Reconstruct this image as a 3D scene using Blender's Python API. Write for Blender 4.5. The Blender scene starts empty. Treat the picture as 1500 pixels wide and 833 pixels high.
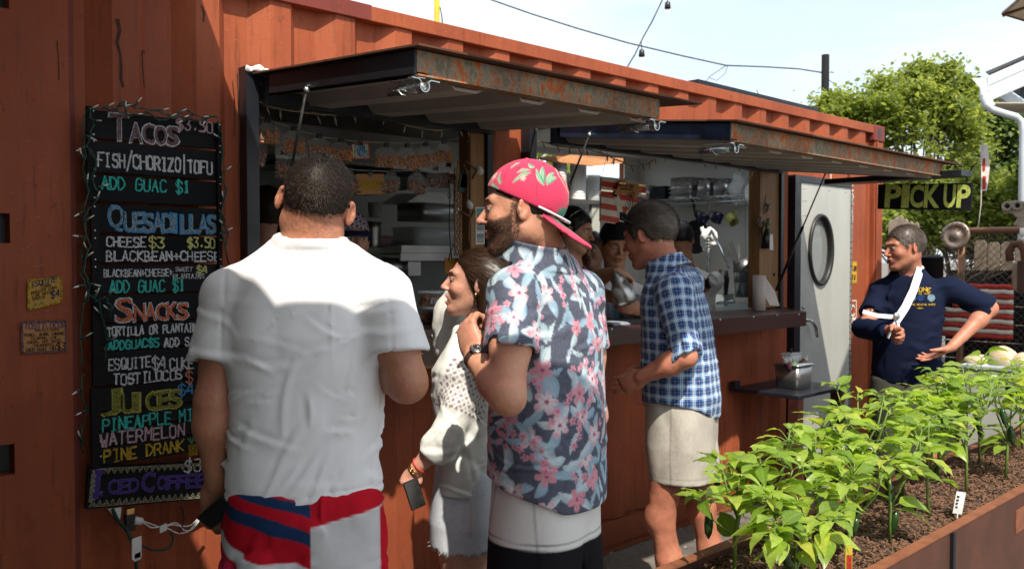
import bpy,bmesh,math,random
import numpy as np
from mathutils import Vector,Matrix
S=bpy.context.scene
C=S.collection
R=math.radians
rnd=random.Random(7)
# ---------------------------------------------------------------- camera
TH=R(46.74);PITCH=R(1.63);FPX=1280.0;HC=1.556
CAM=np.array([0,0,HC])
F_=np.array([math.cos(TH)*math.cos(PITCH),math.sin(TH)*math.cos(PITCH),-math.sin(PITCH)])
R_=np.array([math.sin(TH),-math.cos(TH),0])
U_=np.cross(R_,F_)
cd=bpy.data.cameras.new('camera');cam=bpy.data.objects.new('camera',cd);C.objects.link(cam)
cam.location=CAM;cam.rotation_euler=(R(90)-PITCH,0,TH-R(90))
cd.sensor_width=36;cd.lens=36*FPX/1500;cd.clip_start=.05;cd.clip_end=2000
cd.dof.use_dof=True;cd.dof.focus_distance=2.6;cd.dof.aperture_fstop=7.0
S.camera=cam
# ---------------------------------------------------------------- light
SUN_EL,SUN_AZ=R(52),math.atan2(-.86,-.51) # direction TO the sun, in the ground plane
sv=Vector((math.cos(SUN_EL)*math.cos(SUN_AZ),math.cos(SUN_EL)*math.sin(SUN_AZ),math.sin(SUN_EL)))
ld=bpy.data.lights.new('sun','SUN');ld.energy=4.2;ld.angle=R(.6);ld.color=(1,.92,.79)
sun=bpy.data.objects.new('sun',ld);C.objects.link(sun)
sun.rotation_euler=sv.to_track_quat('Z','Y').to_euler();sun.location=(0,-5,12)
W=bpy.data.worlds.new('World');S.world=W;W.use_nodes=True
wn=W.node_tree
sky=wn.nodes.new('ShaderNodeTexSky');sky.sky_type='NISHITA';sky.sun_disc=False
sky.sun_elevation=SUN_EL;sky.sun_rotation=R(90)-SUN_AZ
sky.air_density=1.0;sky.dust_density=2.2;sky.ozone_density=.8
bg=wn.nodes['Background'];bg.inputs[1].default_value=.15
# thin high cloud over the blue, all round the sky
tc=wn.nodes.new('ShaderNodeTexCoord');mp=wn.nodes.new('ShaderNodeMapping');mp.inputs['Scale'].default_value=(1,1,3.2)
nz=wn.nodes.new('ShaderNodeTexNoise');nz.inputs['Scale'].default_value=1.7;nz.inputs['Detail'].default_value=7;nz.inputs['Roughness'].default_value=.58
cr=wn.nodes.new('ShaderNodeValToRGB');cr.color_ramp.elements[0].position=.38;cr.color_ramp.elements[1].position=.68
cr.color_ramp.elements[0].color=(.42,.42,.42,1);cr.color_ramp.elements[1].color=(.92,.92,.92,1)
mx=wn.nodes.new('ShaderNodeMix');mx.data_type='RGBA';mx.inputs[7].default_value=(5.5,5.9,6.1,1)
wn.links.new(tc.outputs['Generated'],mp.inputs[0]);wn.links.new(mp.outputs[0],nz.inputs['Vector'])
wn.links.new(nz.outputs[0],cr.inputs[0]);wn.links.new(cr.outputs[0],mx.inputs[0])
wn.links.new(sky.outputs[0],mx.inputs[6]);wn.links.new(mx.outputs[2],bg.inputs[0])
S.view_settings.view_transform='Standard';S.view_settings.look='None'
S.view_settings.exposure=.66;S.view_settings.gamma=1;S.view_settings.use_curve_mapping=False
# ---------------------------------------------------------------- pixel of the photograph + a plane -> a real point
def ray(x,y):return F_+(x-750)/FPX*R_-(y-416.5)/FPX*U_
def PD(x,y,d):return CAM+d*ray(x,y)
def PY(x,y,Y):r=ray(x,y);return CAM+(Y/r[1])*r
def PX(x,y,X):r=ray(x,y);return CAM+(X/r[0])*r
def PZ(x,y,Z):r=ray(x,y);return CAM+((Z-HC)/r[2])*r
# ---------------------------------------------------------------- object helpers
ORG={}
def tag(o,label=None,cat=None,group=None,kind=None):
 if label:o['label']=label
 if cat:o['category']=cat
 if group:o['group']=group
 if kind:o['kind']=kind
 return o
def thing(name,label,cat,loc=(0,0,0),group=None):
 o=bpy.data.objects.new(name,None);C.objects.link(o);o.location=loc;o.empty_display_size=.1
 ORG[o.name]=np.array(loc,float)
 return tag(o,label,cat,group)
def link_mesh(name,me,mat,parent=None,org=None):
 """me is in world coordinates; it is shifted to its parent's (or its own) origin"""
 if parent is not None:org=ORG[parent.name]
 elif org is None:org=np.zeros(3)
 org=np.array(org,float)
 if np.any(org):me.transform(Matrix.Translation(-org))
 o=bpy.data.objects.new(name,me);C.objects.link(o)
 if parent is not None:o.parent=parent
 else:o.location=org
 ORG[o.name]=org
 if mat is not None:
  for m in(mat if isinstance(mat,(list,tuple))else[mat]):me.materials.append(m)
 return o
def copy_tree(src,loc=None,label=None,parent=None):
 c=src.copy();C.objects.link(c)
 if parent is not None:c.parent=parent
 if loc is not None:c.location=loc
 if label:c['label']=label
 ORG[c.name]=np.array(loc if loc is not None else ORG.get(src.name,(0,0,0)),float)
 for ch in list(src.children):copy_tree(ch,parent=c)
 return c
def unit(v):v=np.array(v,float);n=np.linalg.norm(v);return v/(n if n>1e-9 else 1)
def frame(d,up=(0,0,1)):
 d=unit(d);up=np.array(up,float)
 if abs(np.dot(d,up))>.98:up=np.array([1.,0,0])
 a=unit(np.cross(up,d));b=np.cross(d,a);return a,b
class MB:
 def __init__(s):s.v=[];s.f=[];s.m=[];s.smooth=[];s.uv=None
 def add(s,vs,fs,m=0,sm=False):
  b=len(s.v);s.v+=[tuple(map(float,p))for p in vs];s.f+=[tuple(b+i for i in f)for f in fs]
  s.m+=[m]*len(fs);s.smooth+=[sm]*len(fs);return s
 def box(s,a,b,m=0):
  (x0,y0,z0),(x1,y1,z1)=a,b
  return s.add([(x0,y0,z0),(x1,y0,z0),(x1,y1,z0),(x0,y1,z0),(x0,y0,z1),(x1,y0,z1),(x1,y1,z1),(x0,y1,z1)],
[(0,3,2,1),(4,5,6,7),(0,1,5,4),(1,2,6,5),(2,3,7,6),(3,0,4,7)],m)
 def obox(s,c,ax,ay,az,m=0):
  c,ax,ay,az=map(lambda q:np.array(q,float),(c,ax,ay,az))
  vs=[c+i*ax+j*ay+k*az for k in(-1,1)for j in(-1,1)for i in(-1,1)]
  return s.add(vs,[(0,2,3,1),(4,5,7,6),(0,1,5,4),(1,3,7,5),(3,2,6,7),(2,0,4,6)],m)
 def bar(s,a,b,w,h,m=0,up=(0,0,1)):
  a=np.array(a,float);b=np.array(b,float);x,y=frame(b-a,up)
  return s.obox((a+b)/2,x*w/2,y*h/2,(b-a)/2,m)
 def tube(s,pts,r,n=8,m=0,cap=True,rr=None):
  pts=[np.array(p,float)for p in pts];vs=[];k=len(pts);a=None
  for i,p in enumerate(pts):
   d=unit(pts[min(i+1,k-1)]-pts[max(i-1,0)])
   if a is None:a,b=frame(d)
   else:a=unit(a-np.dot(a,d)*d);b=np.cross(d,a)
   q=rr[i]if rr is not None else r
   vs+=[p+q*(math.cos(t*2*math.pi/n)*a+math.sin(t*2*math.pi/n)*b)for t in range(n)]
  fs=[(i*n+j,i*n+(j+1)%n,(i+1)*n+(j+1)%n,(i+1)*n+j)for i in range(k-1)for j in range(n)]
  if cap:fs+=[tuple(range(n))[::-1],tuple((k-1)*n+j for j in range(n))]
  return s.add(vs,fs,m,True)
 def lathe(s,c,prof,n=20,m=0,axis=(0,0,1),sm=True,up=(0,1,0)):
  c=np.array(c,float);d=unit(axis);a,b=frame(d,up if abs(np.dot(d,up))<.9 else(1,0,0));vs=[];k=len(prof)
  for(r,h)in prof:vs+=[c+h*d+r*(math.cos(t*2*math.pi/n)*a+math.sin(t*2*math.pi/n)*b)for t in range(n)]
  fs=[(i*n+j,i*n+(j+1)%n,(i+1)*n+(j+1)%n,(i+1)*n+j)for i in range(k-1)for j in range(n)]
  fs+=[tuple(range(n))[::-1],tuple((k-1)*n+j for j in range(n))]
  return s.add(vs,fs,m,sm)
 def poly(s,pts,off,m=0):
  """prism: a polygon of 3D points pushed by off"""
  n=len(pts);off=np.array(off,float);pts=[np.array(p,float)for p in pts]
  return s.add(pts+[p+off for p in pts],[tuple(range(n))[::-1],tuple(range(n,2*n))]+[(i,(i+1)%n,n+(i+1)%n,n+i)for i in range(n)],m)
 def mesh(s,name):
  me=bpy.data.meshes.new(name);me.from_pydata(s.v,[],s.f)
  me.polygons.foreach_set('material_index',s.m);me.polygons.foreach_set('use_smooth',s.smooth);me.update();return me
 def build(s,name,mat,parent=None,org=None,bevel=0):
  o=link_mesh(name,s.mesh(name),mat,parent,org)
  if bevel:b=o.modifiers.new('bevel','BEVEL');b.width=bevel;b.segments=2;b.limit_method='ANGLE'
  return o
# ---------------------------------------------------------------- materials
def nodes(name):
 m=bpy.data.materials.new(name);m.use_nodes=True;t=m.node_tree
 return m,t,t.nodes['Principled BSDF']
def N(t,typ,**kw):
 n=t.nodes.new(typ)
 for k,v in kw.items():
  if k.startswith('i_'):
   key=k[2:];n.inputs[int(key)if key.isdigit()else key].default_value=v
  else:setattr(n,k,v)
 return n
def L(t,a,b):t.links.new(a,b)
def ramp(t,src,stops):
 r=N(t,'ShaderNodeValToRGB');e=r.color_ramp.elements
 while len(e)<len(stops):e.new(.5)
 for q,(p,c)in zip(e,stops):q.position=p;q.color=(*c,1)if len(c)==3 else c
 L(t,src,r.inputs[0]);return r.outputs[0]
def mixc(t,fac,a,b,mode='MIX'):
 n=N(t,'ShaderNodeMix',data_type='RGBA',blend_type=mode)
 for s_,q in((0,fac),(6,a),(7,b)):
  if isinstance(q,(int,float)):n.inputs[s_].default_value=q
  elif isinstance(q,tuple):n.inputs[s_].default_value=(*q,1)if len(q)==3 else q
  else:L(t,q,n.inputs[s_])
 return n.outputs[2]
def noise(t,scale,detail=4,rough=.55,vec=None,stretch=None,coord='Object'):
 n=N(t,'ShaderNodeTexNoise',i_Scale=scale,i_Detail=detail,i_Roughness=rough)
 if vec is None:
  tcn=N(t,'ShaderNodeTexCoord');vec=tcn.outputs[coord]
 if stretch is not None:
  mpn=N(t,'ShaderNodeMapping');mpn.inputs['Scale'].default_value=stretch;L(t,vec,mpn.inputs[0]);vec=mpn.outputs[0]
 L(t,vec,n.inputs['Vector']);return n.outputs[0]
def bump(t,p,h,strength=.2,dist=.01):
 b=N(t,'ShaderNodeBump',i_Strength=strength,i_Distance=dist);L(t,h,b.inputs['Height']);L(t,b.outputs[0],p.inputs['Normal']);return b
def pbr(name,c1,c2=None,scale=8,rough=.6,metal=0,bmp=.1,bscale=60,bdist=.004,stretch=None,spec=.5,rvar=.15,trans=0,alpha=1,sss=0):
 m,t,p=nodes(name)
 c2=c2 or tuple(x*.72 for x in c1)
 nn=noise(t,scale,5,.6,stretch=stretch)
 L(t,ramp(t,nn,[(.3,c2),(.7,c1)]),p.inputs['Base Color'])
 p.inputs['Metallic'].default_value=metal;p.inputs['Specular IOR Level'].default_value=spec
 mr=N(t,'ShaderNodeMapRange',i_3=max(.03,rough-rvar),i_4=min(1,rough+rvar));L(t,noise(t,scale*2.3,4),mr.inputs[0]);L(t,mr.outputs[0],p.inputs['Roughness'])
 if bmp:bump(t,p,noise(t,bscale,5,.6,stretch=stretch),bmp,bdist)
 if trans:p.inputs['Transmission Weight'].default_value=trans
 if alpha<1:p.inputs['Alpha'].default_value=alpha
 if sss:p.inputs['Subsurface Weight'].default_value=sss;p.inputs['Subsurface Radius'].default_value=(.01,.005,.003)
 return m
# ================================================================ soft bodies: distance fields meshed with surface nets
f32=np.float32
_rl=np.random.RandomState(3).rand(32,32,32).astype(f32)
def vnoise(P,s,seed=0):
 q=P*f32(s)+f32(seed*7.31);i=np.floor(q).astype(np.int32);f=(q-i).astype(f32);f=f*f*(3-2*f);i&=31;j=(i+1)&31
 x0,y0,z0=i[:,0],i[:,1],i[:,2];x1,y1,z1=j[:,0],j[:,1],j[:,2];fx,fy,fz=f[:,0],f[:,1],f[:,2]
 def l(a,b,t):return a+(b-a)*t
 return l(l(l(_rl[x0,y0,z0],_rl[x1,y0,z0],fx),l(_rl[x0,y1,z0],_rl[x1,y1,z0],fx),fy),
l(l(_rl[x0,y0,z1],_rl[x1,y0,z1],fx),l(_rl[x0,y1,z1],_rl[x1,y1,z1],fx),fy),fz)*2-1
def rcone(P,a,b,r1,r2):
 a=np.array(a,f32);b=np.array(b,f32);ab=b-a;q=P-a
 t=np.clip((q@ab)/max(float(ab@ab),1e-9),0,1)
 return np.sqrt(((q-t[:,None]*ab)**2).sum(1))-(r1+(r2-r1)*t)
def ell(P,c,r,M=None):
 q=P-np.array(c,f32)
 if M is not None:q=q@np.array(M,f32)
 r=np.array(r,f32);k0=np.sqrt(((q/r)**2).sum(1));k1=np.sqrt(((q/(r*r))**2).sum(1))+1e-6
 return k0*(k0-1)/k1
def smin(a,b,k):
 if k<=0:return np.minimum(a,b)
 h=np.maximum(k-np.abs(a-b),0)/k;return np.minimum(a,b)-h*h*k*.25
def smax(a,b,k):return-smin(-a,-b,k)
def loft(P,st,e=2.3):
 """upright loft: stations (z, cx, cy, rx, ry); local x across, y depth"""
 st=np.array(st,float);z=P[:,2]
 g=[np.interp(z,st[:,0],st[:,i]).astype(f32)for i in range(1,5)]
 u=np.abs((P[:,0]-g[0])/g[2]);v=np.abs((P[:,1]-g[1])/g[3])
 k=(u**e+v**e)**f32(1/e)
 return smax((k-1)*np.minimum(g[2],g[3]),np.maximum(z-f32(st[-1,0]),f32(st[0,0])-z),.03)
def mesh_sdf(f,lo,hi,res):
 lo=np.array(lo,float);hi=np.array(hi,float);B=8
 nb=np.ceil((hi-lo)/(res*B)).astype(int);n=nb*B+1
 cx=[lo[i]+(np.arange(nb[i])+.5)*res*B for i in range(3)]
 G=np.stack(np.meshgrid(*cx,indexing='ij'),-1).reshape(-1,3).astype(f32)
 d=f(G);act=np.abs(d)<res*B*.87*1.35+.004
 D=np.ones(tuple(n),f32)
 Dc=np.where(d<0,f32(-1),f32(1)).reshape(tuple(nb))
 D[:-1,:-1,:-1]=np.repeat(np.repeat(np.repeat(Dc,B,0),B,1),B,2)
 D[-1]=D[-2];D[:,-1]=D[:,-2];D[:,:,-1]=D[:,:,-2]
 bi=np.argwhere(act.reshape(tuple(nb)))
 o=np.stack(np.meshgrid(*[np.arange(B+1)]*3,indexing='ij'),-1).reshape(-1,3)
 for s in range(0,len(bi),600):
  I=(bi[s:s+600,None,:]*B+o[None]).reshape(-1,3)
  D[I[:,0],I[:,1],I[:,2]]=f((lo+I*res).astype(f32))
 # close the box so every piece is a shut surface
 neg=D<0
 cnt=np.zeros(tuple(n-1),np.int8)
 for a in(0,1):
  for b in(0,1):
   for c in(0,1):cnt+=neg[a:n[0]-1+a,b:n[1]-1+b,c:n[2]-1+c]
 cells=np.argwhere((cnt>0)&(cnt<8))
 if len(cells)==0:return np.zeros((0,3)),np.zeros((0,4),int)
 idx=-np.ones(tuple(n-1),np.int32);idx[cells[:,0],cells[:,1],cells[:,2]]=np.arange(len(cells))
 acc=np.zeros((len(cells),3),f32);w=np.zeros(len(cells),f32)
 cor=[(a,b,c)for a in(0,1)for b in(0,1)for c in(0,1)]
 for p in cor:
  for ax in range(3):
   if p[ax]:continue
   q=list(p);q[ax]=1
   v0=D[cells[:,0]+p[0],cells[:,1]+p[1],cells[:,2]+p[2]];v1=D[cells[:,0]+q[0],cells[:,1]+q[1],cells[:,2]+q[2]]
   cr_=(v0<0)!=(v1<0);t=np.where(cr_,v0/np.where(cr_,v0-v1,1),0)
   pt=np.array(p,f32)[None]+0*acc;pt[:,ax]+=t
   acc+=pt*cr_[:,None];w+=cr_
 V=lo+(cells+acc/w[:,None])*res
 quads=[]
 for ax in range(3):
  b_,c_=(ax+1)%3,(ax+2)%3
  sl=[slice(None)]*3;s0=list(sl);s1=list(sl)
  s0[ax]=slice(0,n[ax]-1);s1[ax]=slice(1,n[ax])
  ch=np.argwhere(neg[tuple(s0)]!=neg[tuple(s1)])
  ch=ch[(ch[:,b_]>0)&(ch[:,c_]>0)&(ch[:,b_]<n[b_]-1)&(ch[:,c_]<n[c_]-1)]
  def g(db,dc):
   e=ch.copy();e[:,b_]-=db;e[:,c_]-=dc;return idx[e[:,0],e[:,1],e[:,2]]
  Q=np.stack([g(0,0),g(1,0),g(1,1),g(0,1)],1)
  flip=~neg[ch[:,0],ch[:,1],ch[:,2]]
  Q[flip]=Q[flip][:,::-1];quads.append(Q)
 Q=np.concatenate(quads);Q=Q[(Q>=0).all(1)]
 return V,Q
def np_mesh(name,V,Q):
 me=bpy.data.meshes.new(name);me.vertices.add(len(V));me.vertices.foreach_set('co',np.asarray(V,f32).ravel())
 me.loops.add(len(Q)*4);me.polygons.add(len(Q));me.loops.foreach_set('vertex_index',Q.astype(np.int32).ravel())
 me.polygons.foreach_set('loop_start',np.arange(0,len(Q)*4,4,dtype=np.int32))
 me.polygons.foreach_set('loop_total',np.full(len(Q),4,np.int32))
 me.polygons.foreach_set('use_smooth',np.ones(len(Q),bool));me.update();me.validate();return me
def set_col(me,cols,name='Col'):
 a=me.color_attributes.new(name,'FLOAT_COLOR','POINT');c=np.ones((len(cols),4),f32);c[:,:3]=cols;a.data.foreach_set('color',c.ravel())
def smooth_mesh(V,Q,it=1,lam=.5):
 for _ in range(it):
  acc=np.zeros_like(V);cnt=np.zeros(len(V))
  for a,b in((0,1),(1,2),(2,3),(3,0)):
   for i,j in((a,b),(b,a)):
    np.add.at(acc,Q[:,i],V[Q[:,j]]);np.add.at(cnt,Q[:,i],1)
  V=V+lam*(acc/np.maximum(cnt,1)[:,None]-V)
 return V
class Fig:
 """a person: local frame (x = the person's right hand side ... -x left), y forward, z up, placed by loc and heading"""
 def __init__(s,loc,heading):
  s.loc=np.array([loc[0],loc[1],loc[2]if len(loc)>2 else 0.]);s.h=heading
  f=np.array([math.cos(heading),math.sin(heading),0]);r=np.array([math.sin(heading),-math.cos(heading),0])
  s.M=np.stack([r,f,np.array([0,0,1.])]) # rows: local axes in world
 def w(s,p):return s.loc+np.array(p,float)@s.M
 def l(s,p):return(np.array(p,float)-s.loc)@s.M.T
 def px(s,x,y,d):return s.l(PD(x,y,d))
 def surf(s,name,f,boxes,mat,parent,colf=None,attrs=None,sm=1,solid=0):
  VV=[];QQ=[];k=0
  for lo,hi,res in boxes:
   V,Q=mesh_sdf(f,lo,hi,res)
   if sm and len(V):V=smooth_mesh(V,Q,sm,.4)
   VV.append(V);QQ.append(Q+k);k+=len(V)
  V=np.concatenate(VV);Q=np.concatenate(QQ)
  Wd=V@s.M+s.loc
  me=np_mesh(name,Wd,Q)
  if colf is not None:set_col(me,colf(V.astype(f32)))
  if attrs is not None:
   for an,fn in attrs.items():
    a=me.attributes.new(an,'FLOAT_VECTOR','POINT');a.data.foreach_set('vector',np.asarray(fn(V.astype(f32)),f32).ravel())
  o=link_mesh(name,me,mat,parent)
  return o,V,Q
def rot(ax,ang):
 return np.array(Matrix.Rotation(ang,3,Vector(ax)))
# ================================================================ body building blocks
BIG=f32(1.0)
def near(P,c,r,fn):
 c=np.array(c,f32);m=((P-c)**2).sum(1)<r*r
 d=np.sqrt(((P-c)**2).sum(1))-r*.6+.02
 d=np.maximum(d,.03).astype(f32)
 if m.any():d[m]=fn(P[m])
 return d
def chain(P,pts,k=.02):
 """pts: (point, radius)"""
 d=None
 for(a,r1),(b,r2)in zip(pts[:-1],pts[1:]):
  q=rcone(P,a,b,r1,r2);d=q if d is None else smin(d,q,k)
 return d
def hmat(yaw=0,pitch=0,roll=0):
 """columns = head axes in figure frame; yaw>0 turns to the person's left, pitch>0 looks up, roll>0 tips to the right"""
 return rot((0,0,1),yaw)@rot((1,0,0),pitch)@rot((0,1,0),roll)
class Head:
 def __init__(s,c,M,sc=1.0,open_=0,nose=1.0,jaw=1.0,fem=0,smile=0,ears=1,eo=0):
  s.eo=eo
  s.c=np.array(c,f32);s.M=np.array(M,f32);s.sc=sc;s.open=open_;s.nose=nose;s.jaw=jaw;s.fem=fem;s.smile=smile;s.ears=ears
 def q(s,P):return((P-s.c)@s.M)/f32(s.sc)
 def pt(s,p):return s.c+s.M@(np.array(p,f32)*s.sc)
 def cran(s,q):
  d=ell(q,(0,-.018,.030),(.077,.099,.090));return smin(d,ell(q,(0,.020,-.030),(.061,.068,.085)),.045)
 def f(s,P):
  q=s.q(P);j=s.jaw
  d=s.cran(q)
  for e in(-1,1):
   d=smin(d,rcone(q,(e*.050*j,-.004,-.052),(e*.020*j,.062,-.098),.021,.017),.03)
   d=smin(d,ell(q,(e*.036,.058,-.026),(.026,.026,.024)),.02)
   d=smin(d,rcone(q,(e*.012,.090,.026),(e*.044,.074,.028),.0085,.009),.018)
   d=smax(d,-ell(q,(e*.032,.100,.008),(.019,.016,.0125)),.014)
   d=smin(d,ell(q,(e*.031,.0760,.0055),(.0145,.0140,.0125)),.003)
   d=smin(d,rcone(q,(e*.018,.0915,.0125),(e*.045,.080,.0115),.0026,.0022),.004)
  d=smin(d,ell(q,(0,.072,-.101),(.020*j,.018,.016)),.02)
  n=s.nose
  d=smin(d,rcone(q,(0,.086,.016),(0,.104+.008*n,-.026),.0075,.0105),.012)
  for e in(-1,1):d=smin(d,ell(q,(e*.0115,.097,-.031),(.0075,.011,.0065)),.006)
  for e in(-1,1):d=smax(d,-ell(q,(e*.006,.101+.006*n,-.0395),(.0035,.006,.004)),.002)
  d=smin(d,ell(q,(0,.078,-.060),(.028,.018,.020)),.015)
  op=s.open
  d=smin(d,ell(q,(0,.0935,-.0555),(.021+.004*s.smile-.005*s.fem,.0095,.0062+.001*s.fem)),.006)
  d=smin(d,ell(q,(0,.0905,-.0685-.010*op),(.019+.003*s.smile-.005*s.fem,.0095,.0070+.0012*s.fem)),.006)
  d=smax(d,-ell(q,(0,.102-.004*op,-.0622-.005*op),(.021-.004*s.fem+.006*s.smile-.006*op,.012+.01*op,.0014+.0075*op)),.003)
  if s.ears:
   E=np.array(rot((0,0,1),0))
   for e in(-1,1):
    Me=(rot((0,0,1),-e*.6)@rot((1,0,0),.14)).astype(f32)
    qe=(q-np.array((e*(.081+s.eo),-.012,-.004),f32))@Me
    a=ell(qe,(0,0,.002),(.0075,.019,.031))
    a=smax(a,-ell(qe,(e*.007,.003,.004),(.0065,.0105,.019)),.004)
    a=smin(a,ell(qe,(e*.002,.010,-.004),(.005,.005,.007)),.004)
    d=smin(d,a,.006)
  return d*f32(s.sc)
 def col(s,P,col,skin,lip=(.42,.13,.10),brow=(.03,.02,.015),iris=(.06,.03,.015),lids=0,beard=None):
  q=s.q(P);x=np.abs(q[:,0]);y=q[:,1];z=q[:,2]
  inh=(np.abs(q).max(1)<.16)&(y>.02)
  def put(m,c,a=1.0):
   a=(np.clip(m,0,1)*a*inh)[:,None];col[:]=col*(1-a)+np.array(c,f32)*a
  cheek=np.exp(-(((x-.04)/.022)**2+((z+.028)/.02)**2));put(cheek,(skin[0]*1.0,skin[1]*.72,skin[2]*.68),.45)
  put(np.exp(-((x/.012)**2+((z+.028)/.014)**2))*(y>.1),(skin[0],skin[1]*.72,skin[2]*.68),.45)
  if beard is not None:
   bc,st=beard
   line=np.clip((-.022-z+np.clip((.06-y),0,.06)*.35)/.012,0,1)*np.clip((y+.01)/.02,0,1)*np.clip((.006+(.118-y)*2-0*z)/.02,0,1)
   side=np.clip((.022-np.abs(y-.004))/.012,0,1)*np.clip((.02-z)/.01,0,1)*(x>.05)
   nn=vnoise(P,420,5)*.3+vnoise(P,160,2)*.2
   lipm=np.clip(1.6-((x/.023)**2+((z+.062)/.013)**2),0,1)*(y>.08)
   put(np.clip((np.maximum(line,side)+nn*.6)*(1-lipm),0,1)*(z>-.16),bc,st)
  lipz=(x/(.0235+.004*s.smile-.005*s.fem))**2+((z+.0615+.005*s.open)/(.0125+.006*s.open))**2
  put(np.clip((1.08-lipz)*6,0,1)*(y>.078),lip,.85)
  slit=(x/(.020-.005*s.fem))**2+((z+.0622+.005*s.open)/(.0018+.0075*s.open))**2
  put(np.clip((1.1-slit)*4,0,1)*(y>.07),(.05,.012,.01),.9)
  if s.smile:put(np.clip((1.0-((x/.016)**2+((z+.0615)/.0035)**2))*4,0,1)*(y>.08),(.7,.66,.6),.9)
  bz=.0285-((x-.03)/.028)**2*.007
  put(np.clip((1-(np.abs(z-bz)/.0048)**2)*2,0,1)*np.clip((.050-x)/.006,0,1)*np.clip((x-.010)/.004,0,1)*(y>.04),brow,.85)
  ev=((x-.031)/.0145)**2+((z-.0055)/(.0062 if not lids else.0022))**2
  put(np.clip((1.5-ev)*3,0,1)*(y>.055),(.05,.025,.02),.7)
  put(np.clip((1.0-ev)*5,0,1)*(y>.055),(.62,.58,.54),.95)
  put(np.clip((1.0-((x-.031)/.0062)**2-((z-.0055)/.0062)**2)*4,0,1)*(ev<1.05)*(y>.055),iris,1)
  put(np.clip((1-((x-.072)/.014)**2-((y+.006-.0)/.02)**2-((z-.0)/.03)**2),0,1),(skin[0],skin[1]*.6,skin[2]*.55),.3)
  e2=(np.abs(q).max(1)<.16)*np.clip(1-((x-.080)/.012)**2-((y+.012)/.03)**2-((z)/.045)**2,0,1)
  a=(e2*.5)[:,None];col[:]=col*(1-a)+np.array((skin[0]*1.05,skin[1]*.62,skin[2]*.55),f32)*a
def hand_f(P,w,H,curl=(.35,.4,.45,.5),th=.3,s=1,sc=1.0,spread=0):
 """w wrist; H columns: x to the thumb side (s=1) , y along the fingers, z out of the back of the hand"""
 q=((P-np.array(w,f32))@np.array(H,f32))/f32(sc);q=q.copy();q[:,0]*=s
 d=ell(q,(.002,.050,0),(.041,.056,.0155))
 d=smin(d,ell(q,(.020,.028,-.008),(.021,.032,.014)),.012)
 d=smin(d,ell(q,(-.026,.03,-.006),(.014,.032,.013)),.01)
 for i,(bx,by,ln,r)in enumerate(((.030,.090,.073,.0094),(.0105,.095,.082,.0096),(-.009,.092,.076,.0092),(-.0275,.084,.060,.0082))):
  a=np.array((bx,by,.001));ang=curl[i]*.85;sp=(bx*3.2)*spread+bx*.9
  pts=[((bx*.72,.045,.003),r*1.05),(tuple(a),r*1.06)]
  for k,(fr,rr)in enumerate(((.44,.98),(.30,.93),(.26,.80))):
   dv=np.array((math.sin(sp)*math.cos(ang),math.cos(sp)*math.cos(ang),-math.sin(ang)))
   a=a+dv*ln*fr*1.0;pts.append((tuple(a),r*rr));ang+=curl[i]*1.05
  c=chain(q,pts,.003)
  d=smin(d,c,.0045)
 a=np.array((.022,.020,-.006));dv1=unit((.62-.2*th,.78,-.35-.6*th));dv2=unit((.25-.35*th,.9,-.35-.5*th));dv3=unit((.05-.5*th,.9,-.4-.5*th))
 b=a+dv1*.042;c_=b+dv2*.034;e=c_+dv3*.027
 d=smin(d,chain(q,[(tuple(a),.0145),(tuple(b),.0125),(tuple(c_),.0108),(tuple(e),.0088)],.004),.008)
 return d*f32(sc)
def under(d,P,cloth,z0,z1):
 m=(P[:,2]>z0)&(P[:,2]<z1);return np.where(m,np.maximum(d,cloth+.012),d)
def hbasis(x,y):
 y=unit(y);x=np.array(x,float);x=unit(x-np.dot(x,y)*y);return np.stack([x,y,np.cross(x,y)],1)
def short_hair(hd,off=.004,nape=-.065,front=.076,vol=0,side=.0):
 def f(P):
  q=hd.q(P)
  d=smin(hd.cran(q)-off,ell(q,(0,-.020,.034+vol),(.079+off,.101+off,.091+off+vol)),.01)+.0015*vnoise(P,60,2)
  x=np.abs(q[:,0]);y=q[:,1]
  line=np.interp(y,[-.12,-.050,-.034,.012,.020,.030,.060,.080,.10],[nape,nape+.01,-.02,.030,-.004+side,.0+side,.045,front,front+.01])
  d=smax(d,line.astype(f32)-q[:,2],.004)
  ear=np.maximum(ell(q,(0,-.006,-.004),(.13,.026,.036)),.055-x)
  return np.maximum(d,-ear)*f32(hd.sc)
 return f
def skin_var(P,base):
 c=np.array(base,f32)[None]*(1+.12*vnoise(P,12,6)+.12*vnoise(P,34,1)+.08*vnoise(P,130,2))[:,None]
 c[:,1]*=1-.10*np.abs(vnoise(P,18,4));f_=np.clip(vnoise(P,150,7)*4-2.6,0,1)*np.clip(vnoise(P,9,3)*3,0,1);return c*(1-.28*f_[:,None])
def folds(P,amp,sx=5,sy=5,sz=3,seed=0,w=.6):
 Q=P*np.array((sx,sy,sz),f32)
 n=vnoise(Q,1.0,seed)+.5*vnoise(Q,2.1,seed+1)
 wv=np.sin((P[:,0]*sx+P[:,1]*sy)*1.7+n*4+P[:,2]*sz)
 return(amp*(w*(1-2*np.abs(n))+(1-w)*wv*.6)).astype(f32)
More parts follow.
